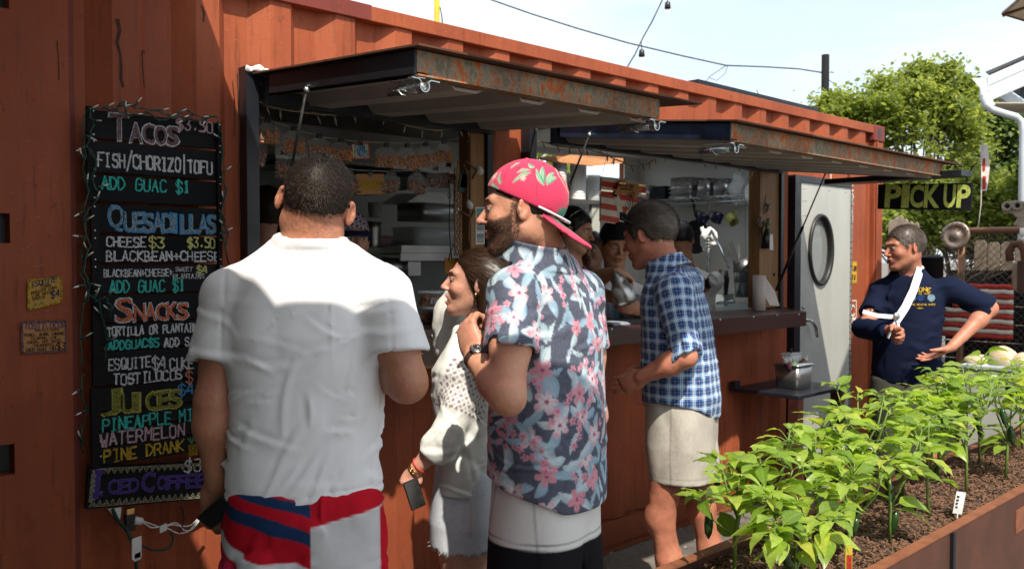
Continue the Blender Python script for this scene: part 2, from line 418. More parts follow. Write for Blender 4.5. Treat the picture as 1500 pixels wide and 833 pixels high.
def creases(P,n,seed,z0,z1,amp=.004,wd=.008,cy=0,steep=.5):
 """sharp cloth creases: short curved ridges and valleys laid over the body"""
 rs=np.random.RandomState(seed);U=np.arctan2(P[:,0],-(P[:,1]-cy))*.17;Z=P[:,2];out=np.zeros(len(P),f32)
 for _ in range(n):
  u,z=rs.uniform(-.5,.5),rs.uniform(z0,z1);a=rs.uniform(-1,1)*steep+rs.choice((0,0,1.2));ln=rs.uniform(.03,.11);c,s=math.cos(a),math.sin(a);k=rs.uniform(-3,3)
  m=(np.abs(U-u)<ln*1.3)&(np.abs(Z-z)<ln*1.3)
  if not m.any():continue
  x=(U[m]-u)*c+(Z[m]-z)*s;y=-(U[m]-u)*s+(Z[m]-z)*c-k*x*x;w=wd*rs.uniform(.6,1.5);A=amp*rs.uniform(.35,1)
  out[m]+=(A*(np.exp(-(y/w)**2)-.8*np.exp(-((y-1.5*w)/w)**2))*np.clip(1-(x/ln)**2,0,1)).astype(f32)
 return-out
def strands(name,V,Q,fig,parent,mat,flow,n,ln,wd=.0009,lift=.25,mask=None,jit=.35,colj=None,seed=1,curve=.0):
 """short hair: n tapered blades rooted on the surface V,Q (figure frame)"""
 rs=np.random.RandomState(seed)
 A,B_,C_,D_=(V[Q[:,i]]for i in range(4))
 nr=np.cross(C_-A,D_-B_);ar=np.linalg.norm(nr,axis=1)+1e-12;nr=nr/ar[:,None]
 w=ar.copy();cen=(A+B_+C_+D_)/4
 if mask is not None:w=w*mask(cen)
 pk=rs.choice(len(Q),n,p=w/w.sum())
 u,v=rs.rand(n,1),rs.rand(n,1)
 root=(A[pk]*(1-u)+B_[pk]*u)*(1-v)+(D_[pk]*(1-u)+C_[pk]*u)*v;nn=nr[pk]
 fl=flow(root);fl=fl-(fl*nn).sum(1)[:,None]*nn;fl/=np.linalg.norm(fl,axis=1)[:,None]+1e-9
 dr=fl+nn*lift*(.4+rs.rand(n,1))+rs.randn(n,3)*jit;dr/=np.linalg.norm(dr,axis=1)[:,None]
 L_=ln*(.55+.75*rs.rand(n,1));sd=np.cross(dr,nn);sd/=np.linalg.norm(sd,axis=1)[:,None]+1e-9
 p1=root+dr*L_*.55;p2=root+dr*L_-nn*L_*curve
 vs=np.stack([root-nn*.002-sd*wd,root-nn*.002+sd*wd,p1+sd*wd*.8,p1-sd*wd*.8,p2],1).reshape(-1,3)
 vs=vs@fig.M+fig.loc
 me=bpy.data.meshes.new(name)
 b=np.arange(n)*5
 me.vertices.add(len(vs));me.vertices.foreach_set('co',vs.astype(f32).ravel())
 li=np.stack([b,b+1,b+2,b+3,b+3,b+2,b+4],1).ravel()
 me.loops.add(len(li));me.loops.foreach_set('vertex_index',li.astype(np.int32))
 st=np.stack([b//5*7,b//5*7+4],1).ravel();me.polygons.add(len(st));me.polygons.foreach_set('loop_start',st.astype(np.int32))
 me.polygons.foreach_set('loop_total',np.tile([4,3],n).astype(np.int32));me.update()
 rv=np.repeat(rs.rand(n),5);a=me.attributes.new('rv','FLOAT','POINT');a.data.foreach_set('value',rv.astype(f32))
 return link_mesh(name,me,mat,parent)
# ---- cloth, skin and hair materials
def attr_mat(name,rough=.6,bmp=.1,bscale=200,bdist=.002,sss=0,sheen=0,spec=.4,coarse=None,weave=0):
 m,t,p=nodes(name)
 a=N(t,'ShaderNodeAttribute',attribute_name='Col');L(t,a.outputs[0],p.inputs['Base Color'])
 p.inputs['Roughness'].default_value=rough;p.inputs['Specular IOR Level'].default_value=spec
 if sss:
  p.inputs['Subsurface Weight'].default_value=sss;p.inputs['Subsurface Radius'].default_value=(1,.35,.18);p.inputs['Subsurface Scale'].default_value=.009
 if sheen:p.inputs['Sheen Weight'].default_value=sheen
 h=noise(t,bscale,5,.65)
 if weave:
  w1=N(t,'ShaderNodeTexWave',i_Scale=weave,wave_type='BANDS',bands_direction='Z');w2=N(t,'ShaderNodeTexWave',i_Scale=weave,bands_direction='X')
  tcn=N(t,'ShaderNodeTexCoord');L(t,tcn.outputs['Object'],w1.inputs[0]);L(t,tcn.outputs['Object'],w2.inputs[0])
 if coarse:
  h2=noise(t,coarse,4,.6);ad=N(t,'ShaderNodeMath',operation='MULTIPLY_ADD',i_1=4.0);L(t,h2,ad.inputs[0]);L(t,h,ad.inputs[2]);h=ad.outputs[0]
 if bmp:bump(t,p,h,bmp,bdist)
 return m
M_skin=attr_mat('skin',.5,.38,260,.0012,sss=.28,spec=.45,coarse=70)
M_cloth=attr_mat('cloth',.88,.25,700,.0012,sheen=0,spec=.12,coarse=60)
def hair_mat(name,c1,c2,rough=.42):
 m,t,p=nodes(name);a=N(t,'ShaderNodeAttribute',attribute_name='rv')
 L(t,ramp(t,a.outputs[2],[(.0,c1),(1.,c2)]),p.inputs['Base Color']);p.inputs['Roughness'].default_value=rough
 p.inputs['Specular IOR Level'].default_value=.5 if rough<.5 else.25;return m
M_hdark=hair_mat('dark_brown_hair',(.012,.008,.006),(.062,.040,.027),.55)
M_hblack=hair_mat('black_hair',(.004,.004,.004),(.02,.017,.015))
M_hbrown=hair_mat('long_brown_hair',(.018,.009,.006),(.075,.038,.02),.36)
M_hgrey=hair_mat('greying_brown_hair',(.045,.032,.024),(.21,.17,.14))
M_hbeard=hair_mat('beard_hair',(.02,.011,.007),(.10,.05,.028),.7)
M_blackpl=pbr('black_plastic',(.012,.012,.013),rough=.38,bmp=.03)
M_glassblk=pbr('black_glass',(.006,.007,.008),rough=.08,bmp=0)
def white_tee():
 m,t,p=nodes('white_cotton_jersey')
 n1=noise(t,3.2,3,.5,stretch=(1,1,.55));n2=noise(t,14,5,.62,stretch=(1,1,.6));n3=noise(t,900,2)
 L(t,ramp(t,n2,[(.3,(.72,.72,.745)),(.7,(.80,.80,.82))]),p.inputs['Base Color'])
 p.inputs['Roughness'].default_value=.9;p.inputs['Sheen Weight'].default_value=.15;p.inputs['Specular IOR Level'].default_value=.2
 a=N(t,'ShaderNodeMath',operation='MULTIPLY_ADD',i_1=2.4,i_2=0.);L(t,n1,a.inputs[0])
 b=N(t,'ShaderNodeMath',operation='MULTIPLY_ADD',i_1=.5);L(t,n2,b.inputs[0]);L(t,a.outputs[0],b.inputs[2])
 c=N(t,'ShaderNodeMath',operation='MULTIPLY_ADD',i_1=.06);L(t,n3,c.inputs[0]);L(t,b.outputs[0],c.inputs[2])
 bump(t,p,c.outputs[0],.22,.006);return m
M_white=white_tee()
M_shirt=attr_mat('floral_cotton',.85,.3,600,.0012,sheen=.03,spec=.15,coarse=50)
M_cap=attr_mat('cap_cotton',.8,.2,900,.0010,sheen=.15,spec=.25)
M_cappink=pbr('cap_pink',(.54,.035,.095),rough=.8)
M_whitecord=pbr('white_webbing',(.72,.74,.80),(.6,.62,.70),rough=.8,bscale=300)
M_white2=pbr('white_thread',(.78,.78,.76),rough=.8)
M_leather=pbr('brown_leather',(.06,.030,.022),rough=.5,bscale=150)
M_steel=pbr('steel',(.55,.55,.56),(.35,.35,.36),rough=.25,metal=1,bmp=.03)
M_gold=pbr('gold',(.8,.5,.18),rough=.25,metal=1,bmp=.02)
M_redcord=pbr('red_cord',(.65,.05,.04),rough=.6)
def plaid():
 m,t,p=nodes('blue_plaid_cotton');a=N(t,'ShaderNodeAttribute',attribute_name='suv');sp=N(t,'ShaderNodeSeparateXYZ');L(t,a.outputs[1],sp.inputs[0])
 def band(src,per,off,w,soft=.06):
  k=N(t,'ShaderNodeMath',operation='MULTIPLY_ADD',i_1=1/per,i_2=off+50);L(t,src,k.inputs[0]);fr=N(t,'ShaderNodeMath',operation='FRACT');L(t,k.outputs[0],fr.inputs[0])
  s_=N(t,'ShaderNodeMath',operation='SUBTRACT',i_1=.5);L(t,fr.outputs[0],s_.inputs[0]);ab=N(t,'ShaderNodeMath',operation='ABSOLUTE');L(t,s_.outputs[0],ab.inputs[0])
  r=N(t,'ShaderNodeMapRange',i_1=w/2+soft/2,i_2=w/2-soft/2,i_3=0,i_4=1);L(t,ab.outputs[0],r.inputs[0]);return r.outputs[0]
 c=(.05,.16,.36);per=.044
 col=mixc(t,noise(t,300,3),(.10,.22,.39),(.15,.31,.50))
 for ax in(0,1):col=mixc(t,band(sp.outputs[ax],per,0,.42),col,(.26,.31,.50),'MULTIPLY')
 for ax in(0,1):
  for off,w,f in((.40,.06,.62),(.54,.06,.62),(.0,.05,.18)):
   b=band(sp.outputs[ax],per,off,w);s_=N(t,'ShaderNodeMath',operation='MULTIPLY',i_1=f);L(t,b,s_.inputs[0]);col=mixc(t,s_.outputs[0],col,(.78,.80,.84))
 L(t,col,p.inputs['Base Color']);p.inputs['Roughness'].default_value=.85;p.inputs['Sheen Weight'].default_value=.12;p.inputs['Specular IOR Level'].default_value=.2
 bump(t,p,noise(t,60,5),.3,.004);return m
M_plaid=plaid()
# ================================================================ PEOPLE
def const(c):return lambda P:np.tile(np.array(c,f32),(len(P),1))
def cap_dome(P):return P
# ---------------------------------------------------------------- man in the white t-shirt (seen from behind)
def man_white():
 d0=2.05;p0=PD(447,380,d0);fg=Fig((p0[0],p0[1],0),R(61))
 t=thing('person','broad man in a plain white t-shirt and red striped shorts, seen from behind','person',fig_base(fg))
 zz=lambda y:1.556-(y-380)*d0/1280
 X=lambda x,y,d=d0:fg.px(x,y,d)
 hd=Head(X(463,300,2.06),hmat(R(-8),R(-4),R(13)),.96,eo=.006)
 neck=[(X(458,415,2.06),.072),(X(461,352,2.05),.054),(hd.pt((0,-.02,-.05)),.052)]
 shL,shR=X(338,434,2.06),X(561,430,2.06)
 elL,wrL=X(313,588,2.02),X(318,708,2.06)
 elR,wrR=X(596,560,2.02),X(540,520,2.22)
 armL=[(shL,.056),((shL+elL)/2+(0,0,.02),.050),(elL,.039),(elL*.72+wrL*.28,.044),(wrL,.027)]
 armR=[(shR,.056),((shR+elR)/2,.053),(elR,.043),(elR*.6+wrR*.4,.048),(wrR,.03)]
 HL=hbasis((-1,.25,0),(.02,.05,-1))
 st=[(.96,0,0,.180,.120),(1.1,0,0,.176,.118),(1.25,0,.0,.176,.115),(1.38,0,.0,.182,.118),(1.46,0,.0,.168,.106),(1.53,0,-.005,.125,.082),(1.585,0,0,.078,.06),(1.62,0,0,.05,.05)]
 def shirt(P):
  d=loft(P,st,2.4)
  for s_,sh,el in((-1,shL,elL),(1,shR,elR)):
   v=unit(el-sh);hem=sh+v*.142+np.array((s_*.02,0,0))*0
   q=rcone(P,X(408 if s_<0 else 512,377,2.06),sh,.034,.060)
   d=smin(d,q,.05)
   sl=rcone(P,sh,sh+v*.22,.062,.080)
   cut=(P-np.array(sh+v*.150,f32))@np.array(unit(v+np.array((-s_*.18,0,0))),f32)
   sl=smax(sl,cut,.006)
   sl=np.maximum(sl,-np.maximum(rcone(P,sh,sh+v*.3,.055,.066),-(cut+.02)))
   d=smin(d,sl,.035)
  d=d+folds(P,.0062,5.5,5,5,3,.7)*np.clip((1.56-P[:,2])*8,0,1)+.0015*vnoise(P*np.array((1,1,.35),f32),22,5)+np.where((np.abs(np.abs(P[:,0])-.183-.05*(1.45-P[:,2]))<.0028)&(P[:,2]>1.34),f32(.0022),f32(0))
  d=d+creases(P,90,5,1.0,1.5,.0045,.007)
  hemz=zz(724)-.10*P[:,0]*.4+.012*np.sin(P[:,0]*14)
  hemd=hemz-P[:,2]
  d=smax(d,hemd,.006)
  # raised stitched hem and the collar opening
  d=d-np.where(np.abs(P[:,2]-hemz-.02)<.002,f32(-.003),f32(0))
  nk=rcone(P,neck[0][0],hd.pt((0,-.02,-.05)),.073,.066)
  zc=zz(352)+.15*P[:,1]*(P[:,1]>0)
  d=smin(d,np.maximum(nk-.007,P[:,2]-zc),.02);d=d-np.where((nk>-.01)&(nk<.02)&(P[:,2]>zc-.022),f32(.0036),f32(0))
  return np.maximum(d,-np.maximum(nk,zc-.012-P[:,2]))
 o,V,Q=fg.surf('t_shirt',shirt,[((-.42,-.25,.90),(.42,.25,1.68),.006)],M_white,t)
 mid=(0,0,1.3)
 def body(P):
  d=loft(P,[(a,b,c,e-.014,f-.014)for a,b,c,e,f in st],2.3)
  d=smin(d,chain(P,neck,.03),.04)
  d=smin(d,chain(P,armL,.03),.02);d=smin(d,chain(P,armR,.03),.02)
  d=smin(d,near(P,wrL+(0,0,-.09),.17,lambda q:hand_f(q,wrL,HL,(.75,.85,.9,.95),.6,-1,1.06)),.012)
  d=smin(d,near(P,hd.c,.22,hd.f),.03)
  # legs inside the shorts
  d=smin(d,chain(P,[((-.09,0,.93),.09),((-.10,.01,.5),.062),((-.10,-.01,.1),.04)],.04),.03)
  d=smin(d,chain(P,[((.09,0,.93),.09),((.10,.01,.5),.062),((.10,-.01,.1),.04)],.04),.03)
  for e in(-1,1):d=smin(d,rcone(P,(e*.1,-.03,.04),(e*.12,.15,.03),.04,.03),.03)
  return d+.0008*vnoise(P,30,2)
 sk=(.46,.21,.12)
 def col(P):
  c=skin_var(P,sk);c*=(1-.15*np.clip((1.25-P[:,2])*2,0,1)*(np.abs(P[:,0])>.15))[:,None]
  hd.col(P,c,sk);q=hd.q(P)
  st_=np.clip((.05-(q[:,2]+.075))/.03,0,1)*np.clip((q[:,2]+.095)/.02,0,1)*(q[:,1]<0)*(.4+.5*vnoise(P,400,3))
  st_=np.clip(st_,0,1)[:,None]*.5;return c*(1-st_)+np.array((.04,.025,.02))*st_
 b=[]
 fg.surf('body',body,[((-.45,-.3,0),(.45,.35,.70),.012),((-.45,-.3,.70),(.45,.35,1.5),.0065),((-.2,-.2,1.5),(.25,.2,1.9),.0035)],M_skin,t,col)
 # hair
 o,V,Q=fg.surf('hair',short_hair(hd,-.001,-.062),[(hd.c-.15,hd.c+.16,.004)],M_hdark,t)
 top=hd.pt((0,-.05,.11))
 def flow(rt):
  v=rt-top;v[:,2]-=.12;return v
 strands('hair_strand',V,Q,fg,o,M_hdark,flow,26000,.009,.0004,.35,jit=.28)['kind']='stuff'
 # sunglasses temple behind the right ear
 g=MB();a=fg.w(hd.pt((.082,-.03,.012)));b_=fg.w(hd.pt((.083,.075,.018)))
 g.bar(a,b_,.004,.008);g.bar(fg.w(hd.pt((-.082,-.03,.012))),fg.w(hd.pt((-.083,.075,.018))),.004,.008)
 g.bar(fg.w(hd.pt((-.07,.105,.012))),fg.w(hd.pt((.07,.105,.012))),.006,.03)
 g.build('sunglasses',M_blackpl,t)
 # board shorts
 def shorts(P):
  d=loft(P,[(.40,0,0,.215,.135),(.75,0,0,.198,.138),(.98,0,0,.183,.126),(1.04,0,0,.176,.120)],2.6)
  d=smax(d,P[:,2]-1.035,.01)
  d=smax(d,-(ell(P,(0,0,.45),(.028,.3,.40))),.03)
  return smax(d+folds(P,.008,8,6,4,9,.6)+creases(P,40,8,.6,1.0,.006,.01),.45-P[:,2],.01)
 red,navy,wht,pink,gry=(.45,.008,.02),(.012,.035,.10),(.62,.63,.66),(.55,.03,.10),(.50,.49,.50)
 def scol(P):
  x,z=P[:,0],P[:,2]
  c=np.tile(np.array(red,f32),(len(P),1))
  s=(z-.035*vnoise(P,5,2)-.02*vnoise(P,11,4))+(x+.16)*.42 # stripes fall to the right
  left=x<.005
  def put(m,k):
   m=np.clip(m/.003+.5,0,1)[:,None];c[:]=c*(1-m)+np.array(k,f32)*m
  for a,b,k in((1.025,1.06,navy),(.955,.99,navy),(.87,.90,wht),(.775,.86,pink),(.70,.745,wht),(.6,.66,pink)):
   put(np.minimum(np.minimum(s-a,b-s),.005-x),k)
  e=.962+.10*(x-.005)+.01*vnoise(P,8,3)-z
  put(np.minimum(np.minimum(e,x-.005),.165-x),gry);put(np.minimum(.0016-np.abs(e),x-.005),wht)
  return c*(1+.08*vnoise(P,40,3))[:,None]
 fg.surf('shorts',shorts,[((-.26,-.2,.42),(.26,.22,1.06),.0045)],M_cloth,t,scol)
 # phone in the left hand
 ph=thing('mobile_phone','black phone held low in the left hand of the man in the white t-shirt','phone',fg.w(wrL+(0,0,-.09)))
 c=PD(317,750,2.03);ax=[(HL[:,i]@fg.M)for i in range(3)]
 a0=unit(PD(335,733,2.0)-PD(296,768,2.02));nn_=unit(-F_+.5*R_);nn_=unit(nn_-np.dot(nn_,a0)*a0);ax[2]=nn_;a1=unit(np.cross(ax[2],a0))
 m=MB();m.obox(c,a0*.043,a1*.023,ax[2]*.0045);m.build('case',M_blackpl,ph,bevel=.003)
 m=MB();m.obox(c+ax[2]*.0052,a0*.040,a1*.020,ax[2]*.0008);m.build('screen',M_glassblk,ph)
 return t
def fig_base(fg):return(fg.loc[0],fg.loc[1],fg.loc[2])
# ---------------------------------------------------------------- painted cloth patterns (vertex colours)
class Paint:
 def __init__(s,U,Vv,col):s.U=U;s.V=Vv;s.col=col
 def sub(s,u,v,r):return np.where((np.abs(s.U-u)<r)&(np.abs(s.V-v)<r))[0]
 def put(s,i,m,c):m=np.clip(m,0,1)[:,None];s.col[i]=s.col[i]*(1-m)+np.array(c,f32)*m
 def leaf(s,u,v,ang,Ln,w,c,c2,teeth=0):
  i=s.sub(u,v,Ln*1.1)
  if not len(i):return
  du,dv=s.U[i]-u,s.V[i]-v;a=(du*math.cos(ang)+dv*math.sin(ang))/Ln;b=(-du*math.sin(ang)+dv*math.cos(ang))
  b=b-.12*Ln*np.sin(a*3);t=np.clip(a,0,1);ww=w*np.clip(np.sin(math.pi*t**.8),0,1)**.7
  if teeth:ww=ww*(.45+.55*np.abs(((t*teeth+np.abs(b)*teeth*.9/Ln)%1)-.35)*1.5)
  m=np.clip((ww-np.abs(b))/.0022+.3,0,1)*(a>0)*(a<1)
  s.put(i,m,c);s.put(i,m*np.clip(b/w*1.5,0,1)*.6,c2);s.put(i,m*np.clip(1-np.abs(b)/.0018,0,1)*.6,c2)
 def flower(s,u,v,r,ang,c,c2,c3,n=5):
  i=s.sub(u,v,r*1.2)
  if not len(i):return
  du,dv=s.U[i]-u,s.V[i]-v;rr=np.sqrt(du*du+dv*dv)/r;ph=np.arctan2(dv,du)+ang
  pet=.38+.62*np.abs(np.cos(ph*n/2))**.75*(1+.12*np.cos(ph*1.0+ang*3))
  m=np.clip((pet-rr)*r/.0022+.3,0,1);s.put(i,m,c)
  s.put(i,m*np.clip((rr-.45)/.4,0,1)*.75,c2)
  s.put(i,m*np.clip(1-np.abs(np.sin(ph*n/2))*rr*9,0,1)*.5,c3)
  s.put(i,np.clip((.22-rr)/.1,0,1),c3)
def uvwrap(P,cx=0,cy=0,k=.165):
 return np.arctan2(P[:,0]-cx,-(P[:,1]-cy))*k,P[:,2].copy()
def floral(U,Vv,P,seed=5,dens=1.0):
 rs=np.random.RandomState(seed)
 g=vnoise(P,260,3)*.10+vnoise(P*np.array((1,1,.15),f32),500,4)*.08
 base=np.array((.075,.085,.125),f32)[None]*(1+g[:,None]*2.2)+.010
 pt=Paint(U,Vv,base.astype(f32))
 pale,teal,blue=(.48,.57,.62),(.18,.29,.34),(.17,.28,.44)
 pink,mag,wht=(.55,.25,.30),(.34,.07,.16),(.62,.56,.60)
 spots=[]
 for _ in range(int(4200)):
  u=rs.uniform(-.60,.60);v=rs.uniform(.80,1.62)
  if all((u-a)**2+(v-b)**2>.063**2 for a,b in spots):spots.append((u,v))
 for k,(u,v)in enumerate(spots):
  a=rs.uniform(0,6.28);kind=k%3
  for j in range(3):
   aa=a+j*2.0+rs.uniform(-.5,.5)
   pt.leaf(u+.010*math.cos(aa),v+.010*math.sin(aa),aa,rs.uniform(.045,.085),rs.uniform(.010,.017),pale if rs.rand()<.6 else(.30,.42,.52),teal if rs.rand()<.6 else blue,teeth=9 if kind==1 and j!=1 else 0)
  if kind!=1:pt.flower(u,v,rs.uniform(.022,.034),a,wht if rs.rand()<.55 else pink,pink if rs.rand()<.6 else(.58,.32,.42),mag)
 for _ in range(95):
  u=rs.uniform(-.60,.60);v=rs.uniform(.80,1.62);a=rs.uniform(0,6.28)
  for j in range(4):
   pt.flower(u+.024*j*math.cos(a)+rs.uniform(-.008,.008),v+.024*j*math.sin(a)+rs.uniform(-.008,.008),rs.uniform(.009,.014),rs.uniform(0,6),(.60,.25,.33),(.55,.36,.42),mag,5)
 fade=(.92+.12*vnoise(P,9,8))[:,None]
 return(pt.col*fade).astype(f32)
def tapered(a,b,n,r0,r1):return None
# ---------------------------------------------------------------- bearded man, pink cap backwards, floral shirt
def man_cap():
 d0=2.4;p0=PD(802,380,d0);fg=Fig((p0[0],p0[1],0),R(100))
 t=thing('person','bearded man with a backwards pink cap and a floral short-sleeved shirt','person',fig_base(fg))
 X=lambda x,y,d=d0:fg.px(x,y,d)
 zz=lambda y:1.556-(y-380)*d0/1280
 hd=Head(X(764,309,2.36),hmat(R(31),R(-1),R(2)),1.0,nose=1.3,jaw=1.05)
 neck=[(X(792,420,2.42),.072),(X(788,362,2.40),.062),(hd.pt((0,-.03,-.05)),.060)]
 shL,shR=X(752,428,2.27),X(852,430,2.56)
 elL,wrL=X(744,582,2.16),X(694,522,2.32)
 elR,wrR=X(868,608,2.60),X(838,540,2.85)
 armL=[(shL,.056),((shL+elL)/2,.051),(elL,.040),(elL*.68+wrL*.32,.043),(wrL,.028)]
 armR=[(shR,.055),((shR+elR)/2,.050),(elR,.040),(elR*.65+wrR*.35,.042),(wrR,.028)]
 st=[(.84,0,0,.182,.150),(.95,0,0,.184,.150),(1.1,.0,.0,.180,.146),(1.25,.0,.0,.184,.138),(1.36,.0,-.005,.186,.128),(1.44,.0,-.01,.170,.105),(1.51,0,-.012,.12,.078),(1.58,0,0,.066,.062)]
 vL,vR=unit(elL-shL),unit(elR-shR)
 def slv(P,s_,sh,v):
  sl=rcone(P,sh,sh+v*.22,.064,.076);cut=(P-np.array(sh+v*.165,f32))@np.array(unit(v),f32)
  sl=smax(sl,cut,.005)
  return np.maximum(sl,-np.maximum(rcone(P,sh,sh+v*.3,.053,.068),-(cut+.02)))
 col_c=neck[1][0]
 def shirt(P):
  d=loft(P,st,2.2)
  for s_,sh,v in((-1,shL,vL),(1,shR,vR)):
   d=smin(d,rcone(P,neck[0][0]+np.array((s_*.05,0,.04)),sh,.045,.060),.05)
   d=smin(d,slv(P,s_,sh,v),.03)
  d=d+creases(P,60,6,.95,1.5,.0045,.008)+folds(P,.006,5,5,4,21,.7)*np.clip((1.50-P[:,2])*8,0,1)+.003*vnoise(P*np.array((1,1,.3),f32),26,5)
  hemz=.925-.035*np.clip(-P[:,1]/.12,-1,1)-.025*np.cos(P[:,0]*16)*0+.022*np.exp(-((P[:,0]+.165)/.05)**2)
  d=smax(d,hemz-P[:,2],.006)
  inn=loft(P,[(a,b,c,e-.012,f-.012)for a,b,c,e,f in st],2.2)
  d=np.maximum(d,-np.maximum(inn,P[:,2]-hemz-.04))
  nk=rcone(P,neck[0][0],neck[2][0],.075,.068)
  up=(P-np.array(col_c,f32))@np.array(unit((0,-.25,1)),f32)
  # the folded collar: a band round the neck that stands up at the back
  band=np.maximum(np.abs(nk-.012-np.clip(-up-.0,0,.05)*.55)-.005,np.abs(up+.012)-.030)
  d=np.maximum(d,-np.maximum(nk,-.035-up))
  return smin(d,band,.004)
 def uvf(P):
  U,Vv=uvwrap(P)
  for sh,v in((shL,vL),(shR,vR)):
   m=(slv(P,0,sh,v)<.012)&(loft(P,st,2.2)>.012)
   a,b=frame(v);q=P[m]-np.array(sh,f32)
   U[m]=np.arctan2(q@np.array(a,f32),q@np.array(b,f32))*.07+.3;Vv[m]=1.45-(q@np.array(v,f32))
  return U,Vv
 def scol(P):
  U,Vv=uvf(P);c=floral(U,Vv,P)
  # side and armhole seams
  return c
 fg.surf('shirt',shirt,[((-.34,-.27,.84),(.34,.25,1.66),.0042)],M_shirt,t,scol)
 HL=hbasis((.15,.10,1),X(680,470,2.36)-wrL) # the fist is raised in front of the chest
 def shorts(P):
  d=loft(P,[(.40,0,0,.180,.140),(.7,0,0,.176,.136),(.95,0,0,.165,.128),(1.04,0,0,.16,.12)],2.5)
  d=smax(d,-(ell(P,(0,0,.40),(.030,.3,.36))),.03)
  return smax(d+folds(P,.007,7,7,3,9,.6),.45-P[:,2],.01)
 def body(P):
  d=loft(P,[(a,b,c,e-.02,f-.02)for a,b,c,e,f in st],2.3)
  d=smin(d,chain(P,neck,.03),.04)
  d=smin(d,chain(P,armL,.03),.02);d=smin(d,chain(P,armR,.03),.02)
  d=smin(d,near(P,wrL,.24,lambda q:hand_f(q,wrL,HL,(.95,1.05,1.1,1.1),.55,1,1.0)),.012)
  d=smin(d,near(P,hd.c,.22,hd.f),.03)
  for e in(-1,1):
   d=smin(d,chain(P,[((e*.09,0,.9),.085),((e*.10,.01,.48),.058),((e*.10,-.01,.1),.04)],.04),.03)
   d=smin(d,rcone(P,(e*.1,-.03,.04),(e*.12,.15,.03),.04,.03),.03)
  d=under(d,P,shorts(P),.47,1.0);return d+.0006*vnoise(P,40,2)
 sk=(.53,.26,.165)
 def col(P):
  c=skin_var(P,sk);hd.col(P,c,sk,beard=((.06,.032,.020),.85),brow=(.05,.03,.02));return c
 fg.surf('body',body,[((-.4,-.35,0),(.4,.5,.55),.012),((-.4,-.35,.55),(.4,.5,1.5),.006),((-.2,-.2,1.5),(.25,.3,1.88),.0032)],M_skin,t,col)
 o,V,Q=fg.surf('hair',short_hair(hd,.0005,-.060,side=.028),[(hd.c-.15,hd.c+.16,.004)],M_hdark,t)
 # beard: short dense strands on jaw, chin and lip
 Vb,Qb=mesh_sdf(hd.f,hd.c-.16,hd.c+.16,.005)
 def bm(cn):
  q=hd.q(cn.astype(f32));x,y,z=np.abs(q[:,0]),q[:,1],q[:,2]
  m=(z<-.024+np.clip(.06-y,0,.06)*.35)&(y>.0)&(z>-.120)&~((x<.022)&(np.abs(z+.062)<.011))&~((y>.085)&(x<.03)&(z>-.047))
  return(m|((np.abs(y-.006)<.012)&(z<.02)&(x>.055)&(z>-.06))).astype(float)
 strands('beard',Vb,Qb,fg,t,M_hbeard,lambda r:np.tile(hd.M@np.array((0,.25,-1.)),(len(r),1)),8000,.009,.0004,.35,mask=bm,jit=.3,seed=4)
 # the cap: crown, brim at the back, white rope, button
 def capf(P):
  q=hd.q(P)
  d=ell(q,(0,-.016,.036),(.088,.113,.104))
  u=(q[:,2]-(.024+q[:,1]*.48))*.9
  d=np.maximum(d,-u);inn=ell(q,(0,-.016,.034),(.083,.108,.099));d=np.maximum(d,-inn)
  return d
 cp=PAINTCAP(hd)
 o,V,Q=fg.surf('cap_crown',capf,[(hd.c-.17,hd.c+.18,.003)],M_cap,t,cp)
 def brimf(P):
  q=hd.q(P);y=-(q[:,1]+.075)
  w=.078*np.sqrt(np.clip(1-(np.clip(y,0,.115)/.118)**3.0,0,1));
  zc=-.014-.78*np.clip(y,-.05,.2)-q[:,0]**2*3.0
  d=np.maximum(np.abs(q[:,2]-zc)*.78-.0028,np.maximum(np.abs(q[:,0])-w,np.maximum(-y-.014,y-.112)))
  return np.maximum(d,-ell(q,(0,-.016,.034),(.080,.105,.099)))
 fg.surf('cap_brim',brimf,[(hd.c-.26,hd.c+.12,.0034)],M_cap,t,cp)
 rp=MB();pts=[fg.w(hd.pt((.0895*math.sin(a)*.99,-.016-.1150*math.cos(a)*.985,.024+(-.016-.1150*math.cos(a))*.48+.004)))for a in np.linspace(-1.25,1.25,30)]
 rp.tube(pts,.0032,6);rp.build('cap_rope',M_whitecord,t)
 bt=MB();c=fg.w(hd.pt((0,-.016,.141)));bt.lathe(c-np.array((0,0,.004)),[(.008,0),(.007,.004),(.003,.006)],10);bt.build('cap_button',M_cappink,t)
 # shorts
 def shcol(P):
  c=np.tile(np.array((.010,.010,.013),f32),(len(P),1));z=P[:,2]-.03*P[:,1]
  m=np.clip((z-.805)/.004+.5,0,1)[:,None];c=c*(1-m)+np.array((.62,.61,.60),f32)*m;m=np.clip((.0016-np.abs(z-.820))/.003+.5,0,1)[:,None]*.8;c=c*(1-m)+np.array((.06,.06,.07),f32)*m
  m=np.clip((.001-np.abs(P[:,0]+.15))/.003+.5,0,1)[:,None];c=c*(1-m*.5)
  return c
 fg.surf('shorts',shorts,[((-.24,-.2,.42),(.24,.22,1.06),.005)],M_cloth,t,shcol)
 # wrist watch
 wt=MB();ax=unit(wrL-elL);a,b=frame(ax);c=wrL-ax*.018
 for r0,r1 in((.034,.0),):
  ring=[fg.w(c+.0305*(math.cos(q)*a+math.sin(q)*b))for q in np.linspace(0,2*math.pi,25)]
  for p,q in zip(ring[:-1],ring[1:]):wt.bar(p,q,.004,.019,up=ax@fg.M)
 w_=wt.build('watch_strap',M_leather,t)
 camdir=fg.l(CAM)-c;nrm=unit(camdir-np.dot(camdir,ax)*ax);nrm=unit(nrm+np.cross(ax,nrm)*.7)
 fc=fg.w(c+nrm*.033);nw=nrm@fg.M
